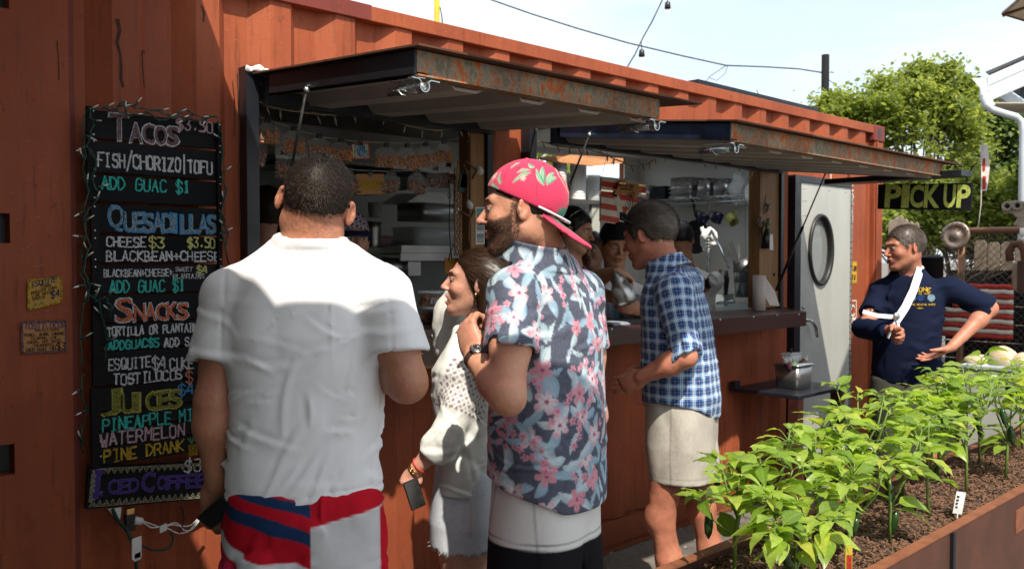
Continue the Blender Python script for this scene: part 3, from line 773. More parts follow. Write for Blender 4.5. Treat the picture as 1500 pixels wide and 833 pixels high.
 wf=MB();wf.lathe(fc-nw*.003,[(.0195,0),(.0205,.004),(.0195,.008),(.0165,.009)],24,axis=nw);wf.build('watch_case',M_steel,t)
 wd=MB();wd.lathe(fc+nw*.0056,[(.0165,0),(.016,.001)],24,axis=nw);wdo=wd.build('watch_dial',M_blackpl,t)
 wh=MB();e1,e2=frame(nw)
 for k in range(12):p=fc+nw*.0072+.0135*(math.cos(k*math.pi/6)*e1+math.sin(k*math.pi/6)*e2);wh.obox(p,e1*.0009,e2*.0009,nw*.0004)
 wh.bar(fc+nw*.0072,fc+nw*.0072+e1*.010,.0012,.0006);wh.bar(fc+nw*.0072,fc+nw*.0072+unit(e1+e2*1.6)*.008,.0014,.0006);wh.build('watch_hands',M_white2,t)
 return t
def PAINTCAP(hd):
 def f(P):
  q=hd.q(P);x,y,z=q[:,0],q[:,1],q[:,2]-.03
  r=np.sqrt(x*x+y*y+z*z)+1e-6;U=np.arctan2(-x,y)*.11;Vv=np.arcsin(np.clip(z/r,-1,1))*.11 # U>0: the left side
  b=z<-.012+y*.30
  c=np.tile(np.array((.54,.035,.095),f32),(len(P),1))*(1+.06*vnoise(P,300,2))[:,None]
  pt=Paint(U,Vv,c.astype(f32));gr,dk,pale=(.03,.20,.13),(.01,.07,.06),(.45,.55,.40)
  rs=np.random.RandomState(11)
  for(u,v,a,Ln,w,te)in((.055,.03,2.6,.05,.010,8),(.055,.03,3.3,.05,.009,8),(.06,.045,2.1,.045,.010,8),(.10,.06,.2,.05,.008,9),(.09,.045,.35,.055,.008,9),(.10,.08,0,.05,.008,9),(.075,.10,.4,.05,.008,9),
(.16,.035,1.2,.05,.008,0),(.165,.03,.7,.045,.007,0),(.16,.03,1.7,.05,.007,0),(.17,.035,.4,.03,.006,0),(.15,.09,2.2,.024,.009,0),(.02,.07,2.4,.05,.009,8),(.0,.04,1.6,.05,.01,8),
(-.08,.05,.5,.05,.01,8),(-.14,.07,2,.05,.009,0),(-.1,.02,1,.05,.009,8)):
   u=u*1.45+.02;pt.leaf(u,v,a,Ln*1.15,w*1.15,gr,pale,te);pt.leaf(u,v,a,Ln*.9,w*.3,pale,gr)
  for u,v,rr in((.055,.075,.016),(.19,.06,.012),(-.06,.09,.018)):pt.flower(u,v,rr,.4,(.70,.42,.36),(.60,.15,.2),(.5,.2,.05),6)
  c=pt.col
  # brim print: one striped leaf; eyelets; panel seams
  bb=(y<-.07)&(q[:,2]<.004)
  p2=Paint(x,y,c.copy());p2.leaf(-.045,-.085,-1.2,.085,.022,gr,pale,11);p2.leaf(-.03,-.10,-.9,.07,.018,gr,pale,11);p2.leaf(.02,-.09,-1.8,.08,.018,gr,pale,11)
  c=np.where(bb[:,None],p2.col,c)
  ph=np.arctan2(x,-y)
  for a in(0,1.05,2.1,-1.05,-2.1,math.pi):c[(np.abs(ph-a)*np.sqrt(x*x+y*y)<.0008)&(z>.0)]*=.6
  for a in(.5,1.57,-.5,-1.57):e=(np.abs(ph-a)<.06)&(np.abs(Vv-.098)<.0035);c[e]=(.35,.01,.05)
  # round sewn badge at the back, thin ring
  rb=np.sqrt((x*1.0)**2+(Vv-.045)**2);m=(y<-.05)&(np.abs(rb-.034)<.0013)&~bb;c[m]=(.75,.55,.30)
  m=(y<-.05)&(rb<.022)&(np.abs(np.sin(x*420)+np.sin(Vv*300+1))<.5)&~bb;c[m]=(.72,.55,.32)
  return c
 return f
# ---------------------------------------------------------------- young woman in profile
def woman():
 d0=2.85;p0=PD(684,380,d0);fg=Fig((p0[0],p0[1],0),R(134))
 t=thing('person','young woman in a white embroidered blouse looking left with parted lips','person',fig_base(fg))
 X=lambda x,y,d=d0:fg.px(x,y,d)
 k=d0/1280;zz=lambda y:1.556-(y-380)*k
 hd=Head(X(697,415,2.86),hmat(R(5),R(7),R(0)),.93,open_=.9,nose=.85,jaw=.86,fem=1)
 neck=[(X(706,545,2.88),.060),(X(708,485,2.87),.046),(hd.pt((0,-.03,-.06)),.047)]
 shL,shR=X(692,545,2.76),X(706,540,3.0)
 elL,wrL=X(654,640,2.70),X(606,690,2.72)
 elR,wrR=X(655,505,3.06),X(668,432,3.02)
 st=[(.60,0,0,.165,.105),(.70,0,0,.170,.112),(.85,0,.0,.160,.105),(1.0,.0,.0,.148,.095),(1.12,.0,.015,.150,.105),(1.2,0,.01,.150,.095),(1.27,0,0,.10,.065),(1.34,0,-.01,.05,.05)]
 bs=[(a,b,c,e+.006,f+.004)for a,b,c,e,f in st]
 vL=unit(elL-shL);v2=unit(wrL-elL)
 def blouse(P):
  d=loft(P,bs,2.1)
  d=smin(d,rcone(P,X(704,520,2.87),shL,.04,.056),.04);d=smin(d,rcone(P,X(704,520,2.87),shR,.04,.056),.04)
  s_=chain(P,[(shL,.052),((shL+elL)/2,.054),(elL,.053),(elL+v2*.05,.052),(elL+v2*.08,.042)],.02)
  cut=(P-np.array(elL+v2*.078,f32))@np.array(v2,f32);s_=smax(s_,cut,.01)
  d=smin(d,s_,.02)
  vv=unit(wrR-elR);s2=chain(P,[(shR,.048),(elR,.050),(elR+vv*.06,.058),(elR+vv*.12,.058),(wrR,.044)],.02)
  d=smin(d,s2,.02)
  d=d+creases(P,80,11,.84,1.3,.004,.007,steep=1.2)+folds(P,.009,9,9,6,31,.6)+.003*vnoise(P,30,5)
  # lace texture pocks on the upper sleeve
  q=(P-np.array(shL,f32));a=q@np.array(vL,f32)
  hemz=.815+.02*P[:,1]
  d=smax(d,hemz-P[:,2],.006)
  nk=rcone(P,neck[0][0],neck[2][0],.060,.056)
  return np.maximum(d,-np.maximum(nk,zz(522)-P[:,2]))
 def bcol(P):
  c=np.tile(np.array((.66,.67,.64),f32),(len(P),1));q=P-np.array(shL,f32);a=q@np.array(vL,f32)
  rad=np.sqrt(np.maximum((q**2).sum(1)-a*a,0));A,B=frame(vL);ph=np.arctan2(q@np.array(A,f32),q@np.array(B,f32))*.06
  m=(a>-.02)&(a<.135)&(rad<.085)&(P[:,0]<0)
  g=np.cos(ph*2*math.pi/.020)+np.cos(a*2*math.pi/.020);ring=(g<-.75);dia=(g>1.2)
  c[m&ring]=(.26,.19,.22);c[m&dia&~ring]=(.40,.34,.37)
  return c*(1+.05*vnoise(P,80,3))[:,None]
 fg.surf('blouse',blouse,[((-.3,-.25,.78),(.3,.35,1.56),.0045)],M_cloth,t,bcol)
 HL=hbasis((.1,1,.2),X(594,742,2.70)-wrL)
 hp=wrL
 HR=hbasis((0,.2,1),(.2,-1,.25))
 def sh(P):
  d=loft(P,[(.58,0,0,.175,.122),(.72,0,0,.178,.124),(.84,0,0,.162,.108),(.9,0,0,.15,.1)],2.4)
  d=smax(d,-(ell(P,(0,0,.58),(.016,.3,.14))),.02)
  return smax(d+folds(P,.004,8,8,4,5),.640+.006*vnoise(P,90,3)-P[:,2],.004)
 def body(P):
  d=loft(P,[(a,b,c,e-.022,f-.022)for a,b,c,e,f in st],2.2);d=smin(d,chain(P,neck,.02),.03)
  d=smin(d,chain(P,[(shL,.034),(elL,.028),(elL*.6+wrL*.4,.032),(wrL,.021)],.02),.015)
  d=smin(d,chain(P,[(shR,.032),(elR,.028),(wrR,.022)],.02),.015)
  d=smin(d,near(P,wrL,.2,lambda q:hand_f(q,wrL,HL,(.5,.55,.6,.6),.5,1,.86)),.01)
  d=smin(d,near(P,wrR,.2,lambda q:hand_f(q,wrR,HR,(.3,.3,.35,.4),.2,1,.84)),.01)
  d=smin(d,near(P,hd.c,.20,hd.f),.02)
  for e in(-1,1):
   d=smin(d,chain(P,[((e*.078,0,.70),.088),((e*.08,.01,.42),.056),((e*.08,-.01,.08),.036)],.04),.03)
   d=smin(d,rcone(P,(e*.08,-.03,.03),(e*.10,.13,.025),.034,.026),.03)
  return under(d,P,sh(P),.66,.86)
 sk=(.60,.315,.22)
 def col(P):c=skin_var(P,sk);hd.col(P,c,sk,lip=(.50,.13,.13),brow=(.07,.04,.03));return c
 fg.surf('body',body,[((-.35,-.3,0),(.35,.5,1.28),.007),((-.22,-.22,1.28),(.22,.3,1.66),.003)],M_skin,t,col)
 def hairf(P):
  q=hd.q(P);x=np.abs(q[:,0]);y=q[:,1]
  d=smin(hd.cran(q)-.006,ell(q,(0,-.026,.028),(.085,.106,.098)),.01)
  line=np.interp(y,[-.12,-.02,.005,.03,.05,.075,.09],[-.2,-.2,-.03,.01,.045,.072,.085])
  d=smax(d,line.astype(f32)-q[:,2],.006)
  tail=chain(q,[((0,-.075,.0),.062),((-.01,-.082,-.08),.052),((-.03,-.07,-.16),.040),((-.05,-.045,-.235),.024)],.03)
  d=smin(d,tail,.03);d=smin(d,rcone(q,(-.066,-.02,.03),(-.068,-.04,-.07),.016,.022),.02)
  return d*f32(hd.sc)+.0006*np.sin(q[:,2]*20+q[:,1]*420+3*vnoise(P,14,2)).astype(f32)
 o,V,Q=fg.surf('hair',hairf,[(hd.c-np.array((.16,.2,.30)),hd.c+np.array((.16,.16,.15)),.0042)],M_hbrown,t)
 def flow(r):
  q=hd.q(r.astype(f32));v=np.stack([q[:,0]*.4,-.10-.4*q[:,1],-.03-.6*np.clip(-q[:,1]+.0,0,.1)*10*.1-np.clip(.05-q[:,2],0,.1)*1.2],1);return v@np.array(hd.M).T
 strands('hair_strand',V,Q,fg,o,M_hbrown,flow,16000,.045,.0006,.07,jit=.08,curve=.1)['kind']='stuff'
 # frayed denim shorts
 def scol(P):
  c=np.tile(np.array((.55,.58,.64),f32),(len(P),1));c*=(1+.10*vnoise(P,400,3)+.06*vnoise(P,30,2))[:,None]
  c[np.abs(P[:,1]-.005)<.0022]*=.6;c[np.abs(P[:,2]-.825)<.0015]*=.7
  m=(np.abs(P[:,1]+.065)<.042)&(P[:,2]>.70)&(P[:,2]<.80)&((np.abs(np.abs(P[:,1]+.065)-.038)<.0022)|(np.abs(P[:,2]-.705)<.002));c[m]=(.62,.40,.36)
  return c
 o,V,Q=fg.surf('denim_shorts',sh,[((-.22,-.2,.57),(.22,.2,.88),.005)],M_cloth,t,scol)
 strands('frayed_hem',V,Q,fg,o,M_white2,lambda r:np.tile((0,0,-1.),(len(r),1)),1500,.014,.0006,.5,mask=lambda c:(c[:,2]<.652).astype(float),jit=.5)['kind']='stuff'
 # bracelets, earphone wire, phone
 ax=unit(wrL-elL)
 for off,m_,r in((.028,M_redcord,.0265),(.012,M_gold,.027),(.004,M_gold,.026)):
  a,b=frame(ax+np.array((.2,0,.1))*off*20);c=wrL-ax*off
  g=MB();g.tube([fg.w(c+r*(math.cos(q)*a+math.sin(q)*b))for q in np.linspace(0,2*math.pi,24)],.0022,6);g.build('bracelet',m_,t)
 g=MB();g.tube([fg.w(hd.pt(p))for p in((-.078,-.01,-.03),(-.072,.0,-.08),(-.06,.02,-.13),(-.05,.05,-.18))],.0014,5);g.build('earphone_wire',M_blackpl,t)
 g=MB();c=fg.w(hd.pt((-.086,-.004,-.036)));g.lathe(c-np.array((0,0,.005)),[(.001,0),(.0045,.003),(.0045,.008),(.001,.011)],10);g.build('earring',M_gold,t)
 ph=thing('mobile_phone','black phone in the hand of the woman with the red bracelet','phone',fg.w(wrL+(0,.03,-.08)))
 c=PD(607,723,2.66);vx=unit(PD(612,745,2.7)-PD(600,708,2.68));n_=unit(np.cross(vx,R_+.4*F_));sx=unit(np.cross(n_,vx))
 m=MB();m.obox(c,vx*.047,sx*.024,n_*.0045);m.build('case',M_blackpl,ph,bevel=.003)
 m=MB();m.obox(c-n_*.005*(1 if np.dot(n_,F_)>0 else-1),vx*.043,sx*.021,n_*.0006);m.build('screen',M_steel,ph)
 return t
# ---------------------------------------------------------------- man in the blue plaid shirt
def man_plaid():
 d0=3.6;p0=PD(1000,380,d0);fg=Fig((p0[0],p0[1],0),R(112))
 t=thing('person','grey-haired man in a blue and white plaid shirt and grey shorts leaning to the counter','person',fig_base(fg))
 X=lambda x,y,d=d0:fg.px(x,y,d)
 zz=lambda y:1.556-(y-380)*d0/1280
 hd=Head(X(950,346,3.62),hmat(R(-10),R(-14),R(2)),1.04,nose=1.2)
 neck=[(X(990,420,3.60),.068),(X(972,385,3.61),.060),(hd.pt((0,-.03,-.05)),.064)]
 shL,shR=X(990,428,3.44),X(1006,415,3.78)
 elL,wrL=X(1004,522,3.34),X(940,552,3.42)
 elR,wrR=X(990,520,3.88),X(935,545,3.66)
 cy=lambda y:X(0,0)
 st=[(.90,-.0,.0,.200,.150),(1.0,0,.0,.198,.158),(1.15,0,.01,.192,.152),(1.28,0,.02,.194,.140),(1.38,0,.035,.196,.130),(1.45,0,.045,.18,.105),(1.51,0,.06,.12,.075),(1.56,0,.08,.07,.06)]
 vL,vR=unit(elL-shL),unit(elR-shR)
 def slv(P,sh,el,v):
  sl=rcone(P,sh,el,.070,.060);cut=(P-np.array(el+v*.015,f32))@np.array(unit(v+np.array((0,-.5,.1))),f32);sl=smax(sl,cut,.006)
  cuff=np.maximum(rcone(P,sh,el+v*.03,.074,.066),np.abs(cut+.022)-.022)
  return np.minimum(sl,cuff)
 def shirt(P):
  d=loft(P,st,2.2)
  for sh,el,v in((shL,elL,vL),(shR,elR,vR)):
   d=smin(d,rcone(P,neck[0][0],sh,.062,.066),.05);d=smin(d,slv(P,sh,el,v),.03)
  d=d+creases(P,60,7,.98,1.5,.005,.009)+folds(P,.008,5,5,4,41,.7)*np.clip((1.48-P[:,2])*6,0,1)+.003*vnoise(P*np.array((1,1,.35),f32),22,5)
  hemz=.955-.03*np.cos((P[:,0])*14)-.02*np.clip(-P[:,1]*6,-1,1)
  d=smax(d,hemz-P[:,2],.006)
  nk=rcone(P,neck[0][0],neck[2][0],.074,.066);up=(P-np.array(neck[1][0],f32))@np.array(unit((0,.35,1)),f32)
  d=np.maximum(d,-np.maximum(nk,-.008-up))
  band=np.maximum(np.abs(nk-.008-np.clip(-up-.0,0,.06)*.5)-.005,np.abs(up+.008)-.028)
  return smin(d,band,.004)
 def uva(P):
  U,Vv=uvwrap(P,0,.01,.17);W_=np.zeros(len(P),f32)
  for sh,el,v in((shL,elL,vL),(shR,elR,vR)):
   m=(slv(P,sh,el,v)<.014)&(loft(P,st,2.2)>.006);a,b=frame(v);q=P[m]-np.array(sh,f32)
   U[m]=np.arctan2(q@np.array(a,f32),q@np.array(b,f32))*.068;Vv[m]=q@np.array(v,f32)
  return np.stack([U,Vv,W_],1)
 fg.surf('plaid_shirt',shirt,[((-.36,-.3,.88),(.36,.35,1.64),.006)],M_plaid,t,None,{'suv':uva})
 HL=hbasis((.1,.2,1),unit(wrL-elL)+np.array((.3,.2,-.1)));HR=hbasis((-.1,.3,1),np.array((-.8,.3,-.3)))
 def sh(P):
  d=loft(P,[(.62,0,-.01,.180,.135),(.8,0,0,.188,.145),(.98,0,0,.178,.142),(1.06,0,0,.17,.13)],2.4)
  d=smax(d,-(ell(P,(0.02,0,.62),(.016,.3,.2))),.02)
  return smax(d+folds(P,.006,7,7,4,5),.655-P[:,2],.004)
 def body(P):
  d=loft(P,[(a,b,c,e-.03,f-.03)for a,b,c,e,f in st],2.3);d=smin(d,chain(P,neck,.03),.04)
  d=smin(d,chain(P,[(shL,.055),(elL,.040),(elL*.65+wrL*.35,.043),(wrL,.028)],.03),.02)
  d=smin(d,chain(P,[(shR,.055),(elR,.040),(elR*.65+wrR*.35,.043),(wrR,.028)],.03),.02)
  d=smin(d,near(P,wrL,.22,lambda q:hand_f(q,wrL,HL,(.6,.8,.9,.9),.5,1,1.0)),.012)
  d=smin(d,near(P,wrR,.22,lambda q:hand_f(q,wrR,HR,(.6,.7,.8,.8),.4,-1,1.0)),.012)
  d=smin(d,near(P,hd.c,.22,hd.f),.03)
  for e,y0,kx in((-1,.045,-.09),(1,-.08,.11)):
   d=smin(d,chain(P,[((e*.095,0,.88),.095),((kx,y0+.02,.50),.053),((kx,y0-.02,.33),.049),((kx,y0-.02,.1),.034)],.04),.03)
   d=smin(d,ell(P,(kx,y0+.045,.50),(.036,.030,.045)),.03)
   d=smin(d,rcone(P,(kx,y0-.05,.04),(kx*1.2,y0+.13,.03),.038,.03),.03)
  return under(d,P,sh(P),.672,.96)+.0012*vnoise(P,40,2)
 sk=(.45,.18,.11)
 def col(P):c=skin_var(P,sk)*(1+.08*vnoise(P,60,8))[:,None];hd.col(P,c,sk,brow=(.10,.07,.05));return c
 fg.surf('body',body,[((-.4,-.35,0),(.4,.55,1.5),.0085),((-.2,-.15,1.5),(.25,.35,1.86),.004)],M_skin,t,col)
 o,V,Q=fg.surf('hair',short_hair(hd,.008,-.072,vol=.004,side=-.01),[(hd.c-.16,hd.c+.16,.005)],M_hgrey,t)
 strands('hair_strand',V,Q,fg,o,M_hgrey,lambda r:(r-hd.pt((0,.08,.10)))@np.diag((1,1,.8)),9000,.022,.0007,.3,jit=.22,curve=.2)['kind']='stuff'
 def scol(P):
  c=np.tile(np.array((.42,.39,.345),f32),(len(P),1));c*=(1+.10*vnoise(P*np.array((1,1,.2),f32),400,3)+.08*vnoise(P,20,2))[:,None]
  c[np.abs(P[:,1])<.002]*=.65;c[np.abs(P[:,2]-.685)<.0022]*=.8;return c
 fg.surf('shorts',sh,[((-.24,-.22,.62),(.24,.22,1.08),.007)],M_cloth,t,scol)
 g=MB();L1=[fg.w(hd.pt(p))for p in((-.084,-.03,.022),(-.086,.02,.05),(-.075,.062,.085),(-.03,.082,.108),(.03,.082,.108),(.075,.062,.085),(.086,-.0,.04))]
 g.tube(L1,.0048,6);g.obox(fg.w(hd.pt((-.034,.076,.100))),np.array(hd.M[:,0])@fg.M*.026,np.array((0,0,1))*.017,np.array(hd.M[:,1])@fg.M*.002)
 g.obox(fg.w(hd.pt((.034,.076,.100))),np.array(hd.M[:,0])@fg.M*.026,np.array((0,0,1))*.017,np.array(hd.M[:,1])@fg.M*.002);g.build('sunglasses',M_blackpl,t)
 return t
# ---------------------------------------------------------------- man with his arm in a sling
def man_sling():
 d0=4.75;p0=PD(1330,380,d0);fg=Fig((p0[0],p0[1],0),R(182))
 t=thing('person','man in a navy polo shirt with his right arm in a sling','person',fig_base(fg))
 X=lambda x,y,d=d0:fg.px(x,y,d)
 hd=Head(X(1324,363,4.72),hmat(R(-36),R(-6),R(0)),.98,nose=1.1,jaw=1.0)
 neck=[(X(1334,440,4.78),.075),(X(1332,400,4.77),.058),(hd.pt((0,-.03,-.05)),.056)]
 shR,shL=X(1291,428,4.84),X(1392,422,4.66) # his right is on the left of the picture
 elR,wrR=X(1268,478,4.74),X(1306,484,4.50)
 elL,wrL=X(1450,452,4.60),X(1394,508,4.52)
 st=[(.84,.0,.0,.178,.138),(.95,0,.0,.182,.148),(1.1,0,.005,.178,.145),(1.25,0,.0,.182,.130),(1.35,0,-.005,.182,.118),(1.42,0,-.01,.155,.095),(1.48,0,-.01,.10,.072),(1.53,0,0,.068,.06)]
 vL,vR=unit(elL-shL),unit(elR-shR)
 def shirt(P):
  d=loft(P,st,2.2)
  for sh,el,v,ln in((shL,elL,vL,.215),(shR,elR,vR,.17)):
   d=smin(d,rcone(P,neck[0][0],sh,.045,.056),.05)
   sl=rcone(P,sh,sh+v*.27,.062,.070);cut=(P-np.array(sh+v*ln,f32))@np.array(v,f32);sl=smax(sl,cut,.006)
   sl=np.maximum(sl,-np.maximum(rcone(P,sh,sh+v*.3,.052,.060),-(cut+.02)));d=smin(d,sl,.03)
  d=d+creases(P,60,9,.9,1.45,.007,.012)+folds(P,.009,4,4,4,51,.7)*np.clip((1.42-P[:,2])*6,0,1)
  d=smax(d,.885-P[:,2],.006)
  nk=rcone(P,neck[0][0],neck[2][0],.076,.062);up=(P-np.array(neck[1][0],f32))@np.array(unit((0,.45,1)),f32)
  d=np.maximum(d,-np.maximum(nk,-.05-up))
  v_=np.maximum(np.abs(P[:,0])-.022-np.clip(P[:,2]-1.38,0,1)*.5,-P[:,1])
  band=np.maximum(np.maximum(np.abs(nk-.006-np.clip(-up-.0,0,.06)*.45)-.006,np.abs(up+.03)-.028),-v_)
  return smin(d,band,.004)
 def ncol(P):
  c=np.tile(np.array((.006,.010,.030),f32),(len(P),1))*(1+.1*vnoise(P,60,2))[:,None];return c
 so_,_,_=fg.surf('polo_shirt',shirt,[((-.62,-.36,.84),(.5,.35,1.6),.009)],M_cloth,t,ncol)
 HRm=hbasis((0,.2,1),unit(wrR-elR)+np.array((-.25,.2,-.25)));HL=hbasis((-.2,.9,-.2),unit((.55,.35,-.35)))
 def body(P):
  d=loft(P,[(a,b,c,e-.03,f-.03)for a,b,c,e,f in st],2.3);d=smin(d,chain(P,neck,.03),.04)
  d=smin(d,chain(P,[(shL,.048),(elL,.037),(elL*.7+wrL*.3,.039),(wrL,.026)],.03),.02)
  d=smin(d,chain(P,[(shR,.048),(elR,.038),(wrR,.027)],.03),.02)
  d=smin(d,near(P,wrR,.22,lambda q:hand_f(q,wrR,HRm,(.55,.6,.7,.75),.4,1,1.05)),.012)
  d=smin(d,near(P,wrL,.22,lambda q:hand_f(q,wrL,HL,(.1,.2,.3,.35),.0,1,1.05)),.012)
  d=smin(d,near(P,hd.c,.22,hd.f),.03)
  for e in(-1,1):
   d=smin(d,chain(P,[((e*.09,0,.88),.08),((e*.11,.02,.48),.06),((e*.11,-.01,.1),.04)],.04),.03)
   d=smin(d,rcone(P,(e*.11,-.05,.04),(e*.13,.14,.03),.04,.03),.03)
  return d+.0012*vnoise(P,40,2)
 sk=(.43,.18,.11)
 def col(P):c=skin_var(P,sk)*(1+.08*vnoise(P,60,8))[:,None];hd.col(P,c,sk,lip=(.32,.10,.08),brow=(.10,.07,.05));return c
 fg.surf('body',body,[((-.72,-.4,.8),(.55,.5,1.46),.009),((-.2,-.25,1.46),(.25,.3,1.82),.0045),((-.25,-.25,0),(.25,.25,.8),.014)],M_skin,t,col)
 o,V,Q=fg.surf('hair',short_hair(hd,.003,-.066,front=.082),[(hd.c-.16,hd.c+.16,.006)],M_hgrey,t)
 strands('hair_strand',V,Q,fg,o,M_hgrey,lambda r:(r-hd.pt((0,-.05,.13))),5000,.014,.0008,.3,jit=.25)['kind']='stuff'
 def tr(P):
  d=loft(P,[(.05,0,0,.17,.09),(.5,0,0,.18,.11),(.8,0,0,.185,.14),(.93,0,0,.18,.135)],2.6)
  return smax(d,-(ell(P,(0,0,.2),(.028,.3,.6))),.03)+folds(P,.007,6,6,4,5)
 fg.surf('trousers',tr,[((-.26,-.24,.04),(.26,.24,.93),.012)],M_cloth,t,const((.085,.085,.07)))
 belly=lambda x,z,k=.0:np.array((x,0,z))
 # the sling: navy pouch round the forearm, white edging and strap over the far shoulder
 ax=unit(wrR-elR);dn=np.array((0,0,-1.))
 def sling(P):
  d=chain(P,[(elR-ax*.03+dn*.01,.058),(elR*.5+wrR*.5+dn*.014,.056),(wrR-ax*.02,.046)],.02)
  cut=(P-np.array(wrR-ax*.025,f32))@np.array(ax,f32);return smax(d,cut,.006)+folds(P,.004,6,6,6,3)
 sl,V,Q=fg.surf('arm_sling',sling,[(np.minimum(elR,wrR)-.14,np.maximum(elR,wrR)+.14,.007)],M_cloth,t,const((.005,.011,.035)))
 a,b=frame(ax)
 def ringat(c,r,n=28):return[fg.w(c+r*(math.cos(q)*a+math.sin(q)*b))for q in np.linspace(0,2*math.pi,n)]
 pass
 def strap(pts,w,nm):
  g=MB();P3=[fg.w(p)for p in pts]
  for p,q in zip(P3[:-1],P3[1:]):g.bar(p,q+unit(q-p)*.004,w,.005,up=-F_)
  return g.build(nm,M_whitecord,t)
 strap([X(1349,388,4.72),X(1346,400,4.66),X(1338,425,4.60),X(1326,450,4.57),X(1314,468,4.53)],.042,'shoulder_strap')
 strap([X(1314,466,4.50),X(1318,488,4.42)],.012,'strap_loop');strap([X(1312,468,4.50),X(1301,494,4.44)],.010,'strap_loop')
 strap([X(1264,456,4.54),X(1285,462,4.50),X(1310,464,4.50)],.022,'cross_strap')
 g=MB();c=fg.w(X(1313,463,4.48));g.lathe(c,[(.016,0),(.018,.003),(.016,.006)],16,axis=-F_);g.build('strap_ring',M_steel,t)
 g=MB();c=wrL+HL@np.array((-.009,.115,.0));a,b=frame(HL[:,1]);g.tube([fg.w(c+.0115*(math.cos(q)*a+math.sin(q)*b))for q in np.linspace(0,6.283,16)],.002,6);g.build('ring',M_gold,t)
 # printing on the chest
 def badge(x,y,d):return X(x,y,d)
 return t,fg,so_
# ---------------------------------------------------------------- people seen only from the chest up behind the counter
def half(label,px,d,heading,head,hyaw,skin,shirt_c,hairm,z0=.7,hs=1.0,pitch=0,arms=(),hair=True,res=1.0,rx=.2,hk={},rolled=None,standing=True,lids=0,smile=0,brow=(.02,.015,.01),capm=None,logo=None):
 p0=PD(px[0],380,d);fg=Fig((p0[0],p0[1],0),R(heading));t=thing('person',label,'person',fig_base(fg))
 hc=fg.l(PD(head[0],head[1],d));hd=Head(hc,hmat(R(hyaw),R(pitch),0),hs,smile=smile,**hk);zc=hc[2]
 zs=zc-.24;nb=(hc[0]*.4,hc[1]*.4-.0,zs+.0)
 st=[(.35,0,0,rx*.85,.115),(z0,0,0,rx*.88,.12),(zs-.25,0,0,rx*.95,.125),(zs-.10,0,0,rx,.115),(zs-.03,0,0,rx*.85,.09),(zs+.03,nb[0],nb[1],.085,.07),(zs+.07,nb[0],nb[1],.055,.055)]
 neck=[(nb,.065),(hd.pt((0,-.03,-.05)),.056*hs)]
 A=[]
 for s_,e,w,hb,sd,cu in arms:
  A.append((np.array((s_*(rx-.02),0,zs-.07)),fg.l(PD(*e)),fg.l(PD(*w)),hbasis(*hb),sd,cu))
 def sf(P):
  dd=loft(P,st,2.2)
  for s_ in(-1,1):
   mine=[a for a in A if(a[0][0]>0)==(s_>0)]
   sh=np.array((s_*(rx-.02),0,zs-.07));v=unit(mine[0][1]-sh)if mine else unit((s_*.2,0,-1))
   dd=smin(dd,rcone(P,(nb[0]+s_*.05,nb[1],zs-.01),sh,.045,.058),.05)
   sl=rcone(P,sh,sh+v*.2,.062,.068);dd=smin(dd,smax(sl,(P-np.array(sh+v*.15,f32))@np.array(v,f32),.005),.03)
  dd=dd+folds(P,.006,6,6,4,int(d*10),.7)
  nk=rcone(P,neck[0][0],neck[1][0],.070,.062*hs);dd=np.maximum(dd,-np.maximum(nk,zs-.03-P[:,2]-.3*P[:,1]))
  return smax(dd,z0-.1-P[:,2],.005)
 r=.009*res
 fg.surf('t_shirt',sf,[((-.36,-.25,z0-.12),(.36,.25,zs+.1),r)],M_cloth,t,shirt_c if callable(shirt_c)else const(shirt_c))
 def bf(P):
  dd=loft(P,[(a,b,c,e-.02,f-.02)for a,b,c,e,f in st],2.2);dd=smin(dd,chain(P,neck,.03),.03)
  for s_ in(-1,1):
   mine=[a for a in A if(a[0][0]>0)==(s_>0)];sh=np.array((s_*(rx-.02),0,zs-.07))
   if mine:
    _,el,wr,hb,sd,cu=mine[0]
    dd=smin(dd,chain(P,[(sh,.05),(el,.038),(el*.65+wr*.35,.040),(wr,.027)],.03),.02)
    dd=smin(dd,near(P,wr,.22,lambda q:hand_f(q,wr,hb,cu,.4,sd,.98)),.012)
   else:dd=smin(dd,chain(P,[(sh,.05),(sh+(s_*.03,0,-.30),.038),(sh+(s_*.0,.0,-.48),.026)],.03),.02)
  for e in(-1,1):dd=smin(dd,chain(P,[((e*.09,0,.75),.09),((e*.1,0,.4),.06),((e*.1,0,.05),.045)],.04),.03)
  return smin(dd,near(P,hd.c,.21,hd.f),.03)
 def col(P):
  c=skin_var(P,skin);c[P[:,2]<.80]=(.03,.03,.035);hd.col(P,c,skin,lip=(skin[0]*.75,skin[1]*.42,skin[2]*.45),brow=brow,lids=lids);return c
 lo=(-.5,-.3,0);hi=(.5,.75,zs);fg.surf('body',bf,[(lo,hi,.010*res),((-.35,-.25,zs),(.35,.35,zs+.42),.0048*res)],M_skin,t,col)
 if hair:
  o,V,Q=fg.surf('hair',short_hair(hd,.006,-.06,front=.070,vol=.004),[(hd.c-.16*hs,hd.c+.17*hs,.006*res)],hairm,t)
  strands('hair_strand',V,Q,fg,o,hairm,lambda r_:(r_-hd.pt((0,-.04,.13))),3500,.016,.0008,.3,jit=.25)['kind']='stuff'
 return t,fg,hd
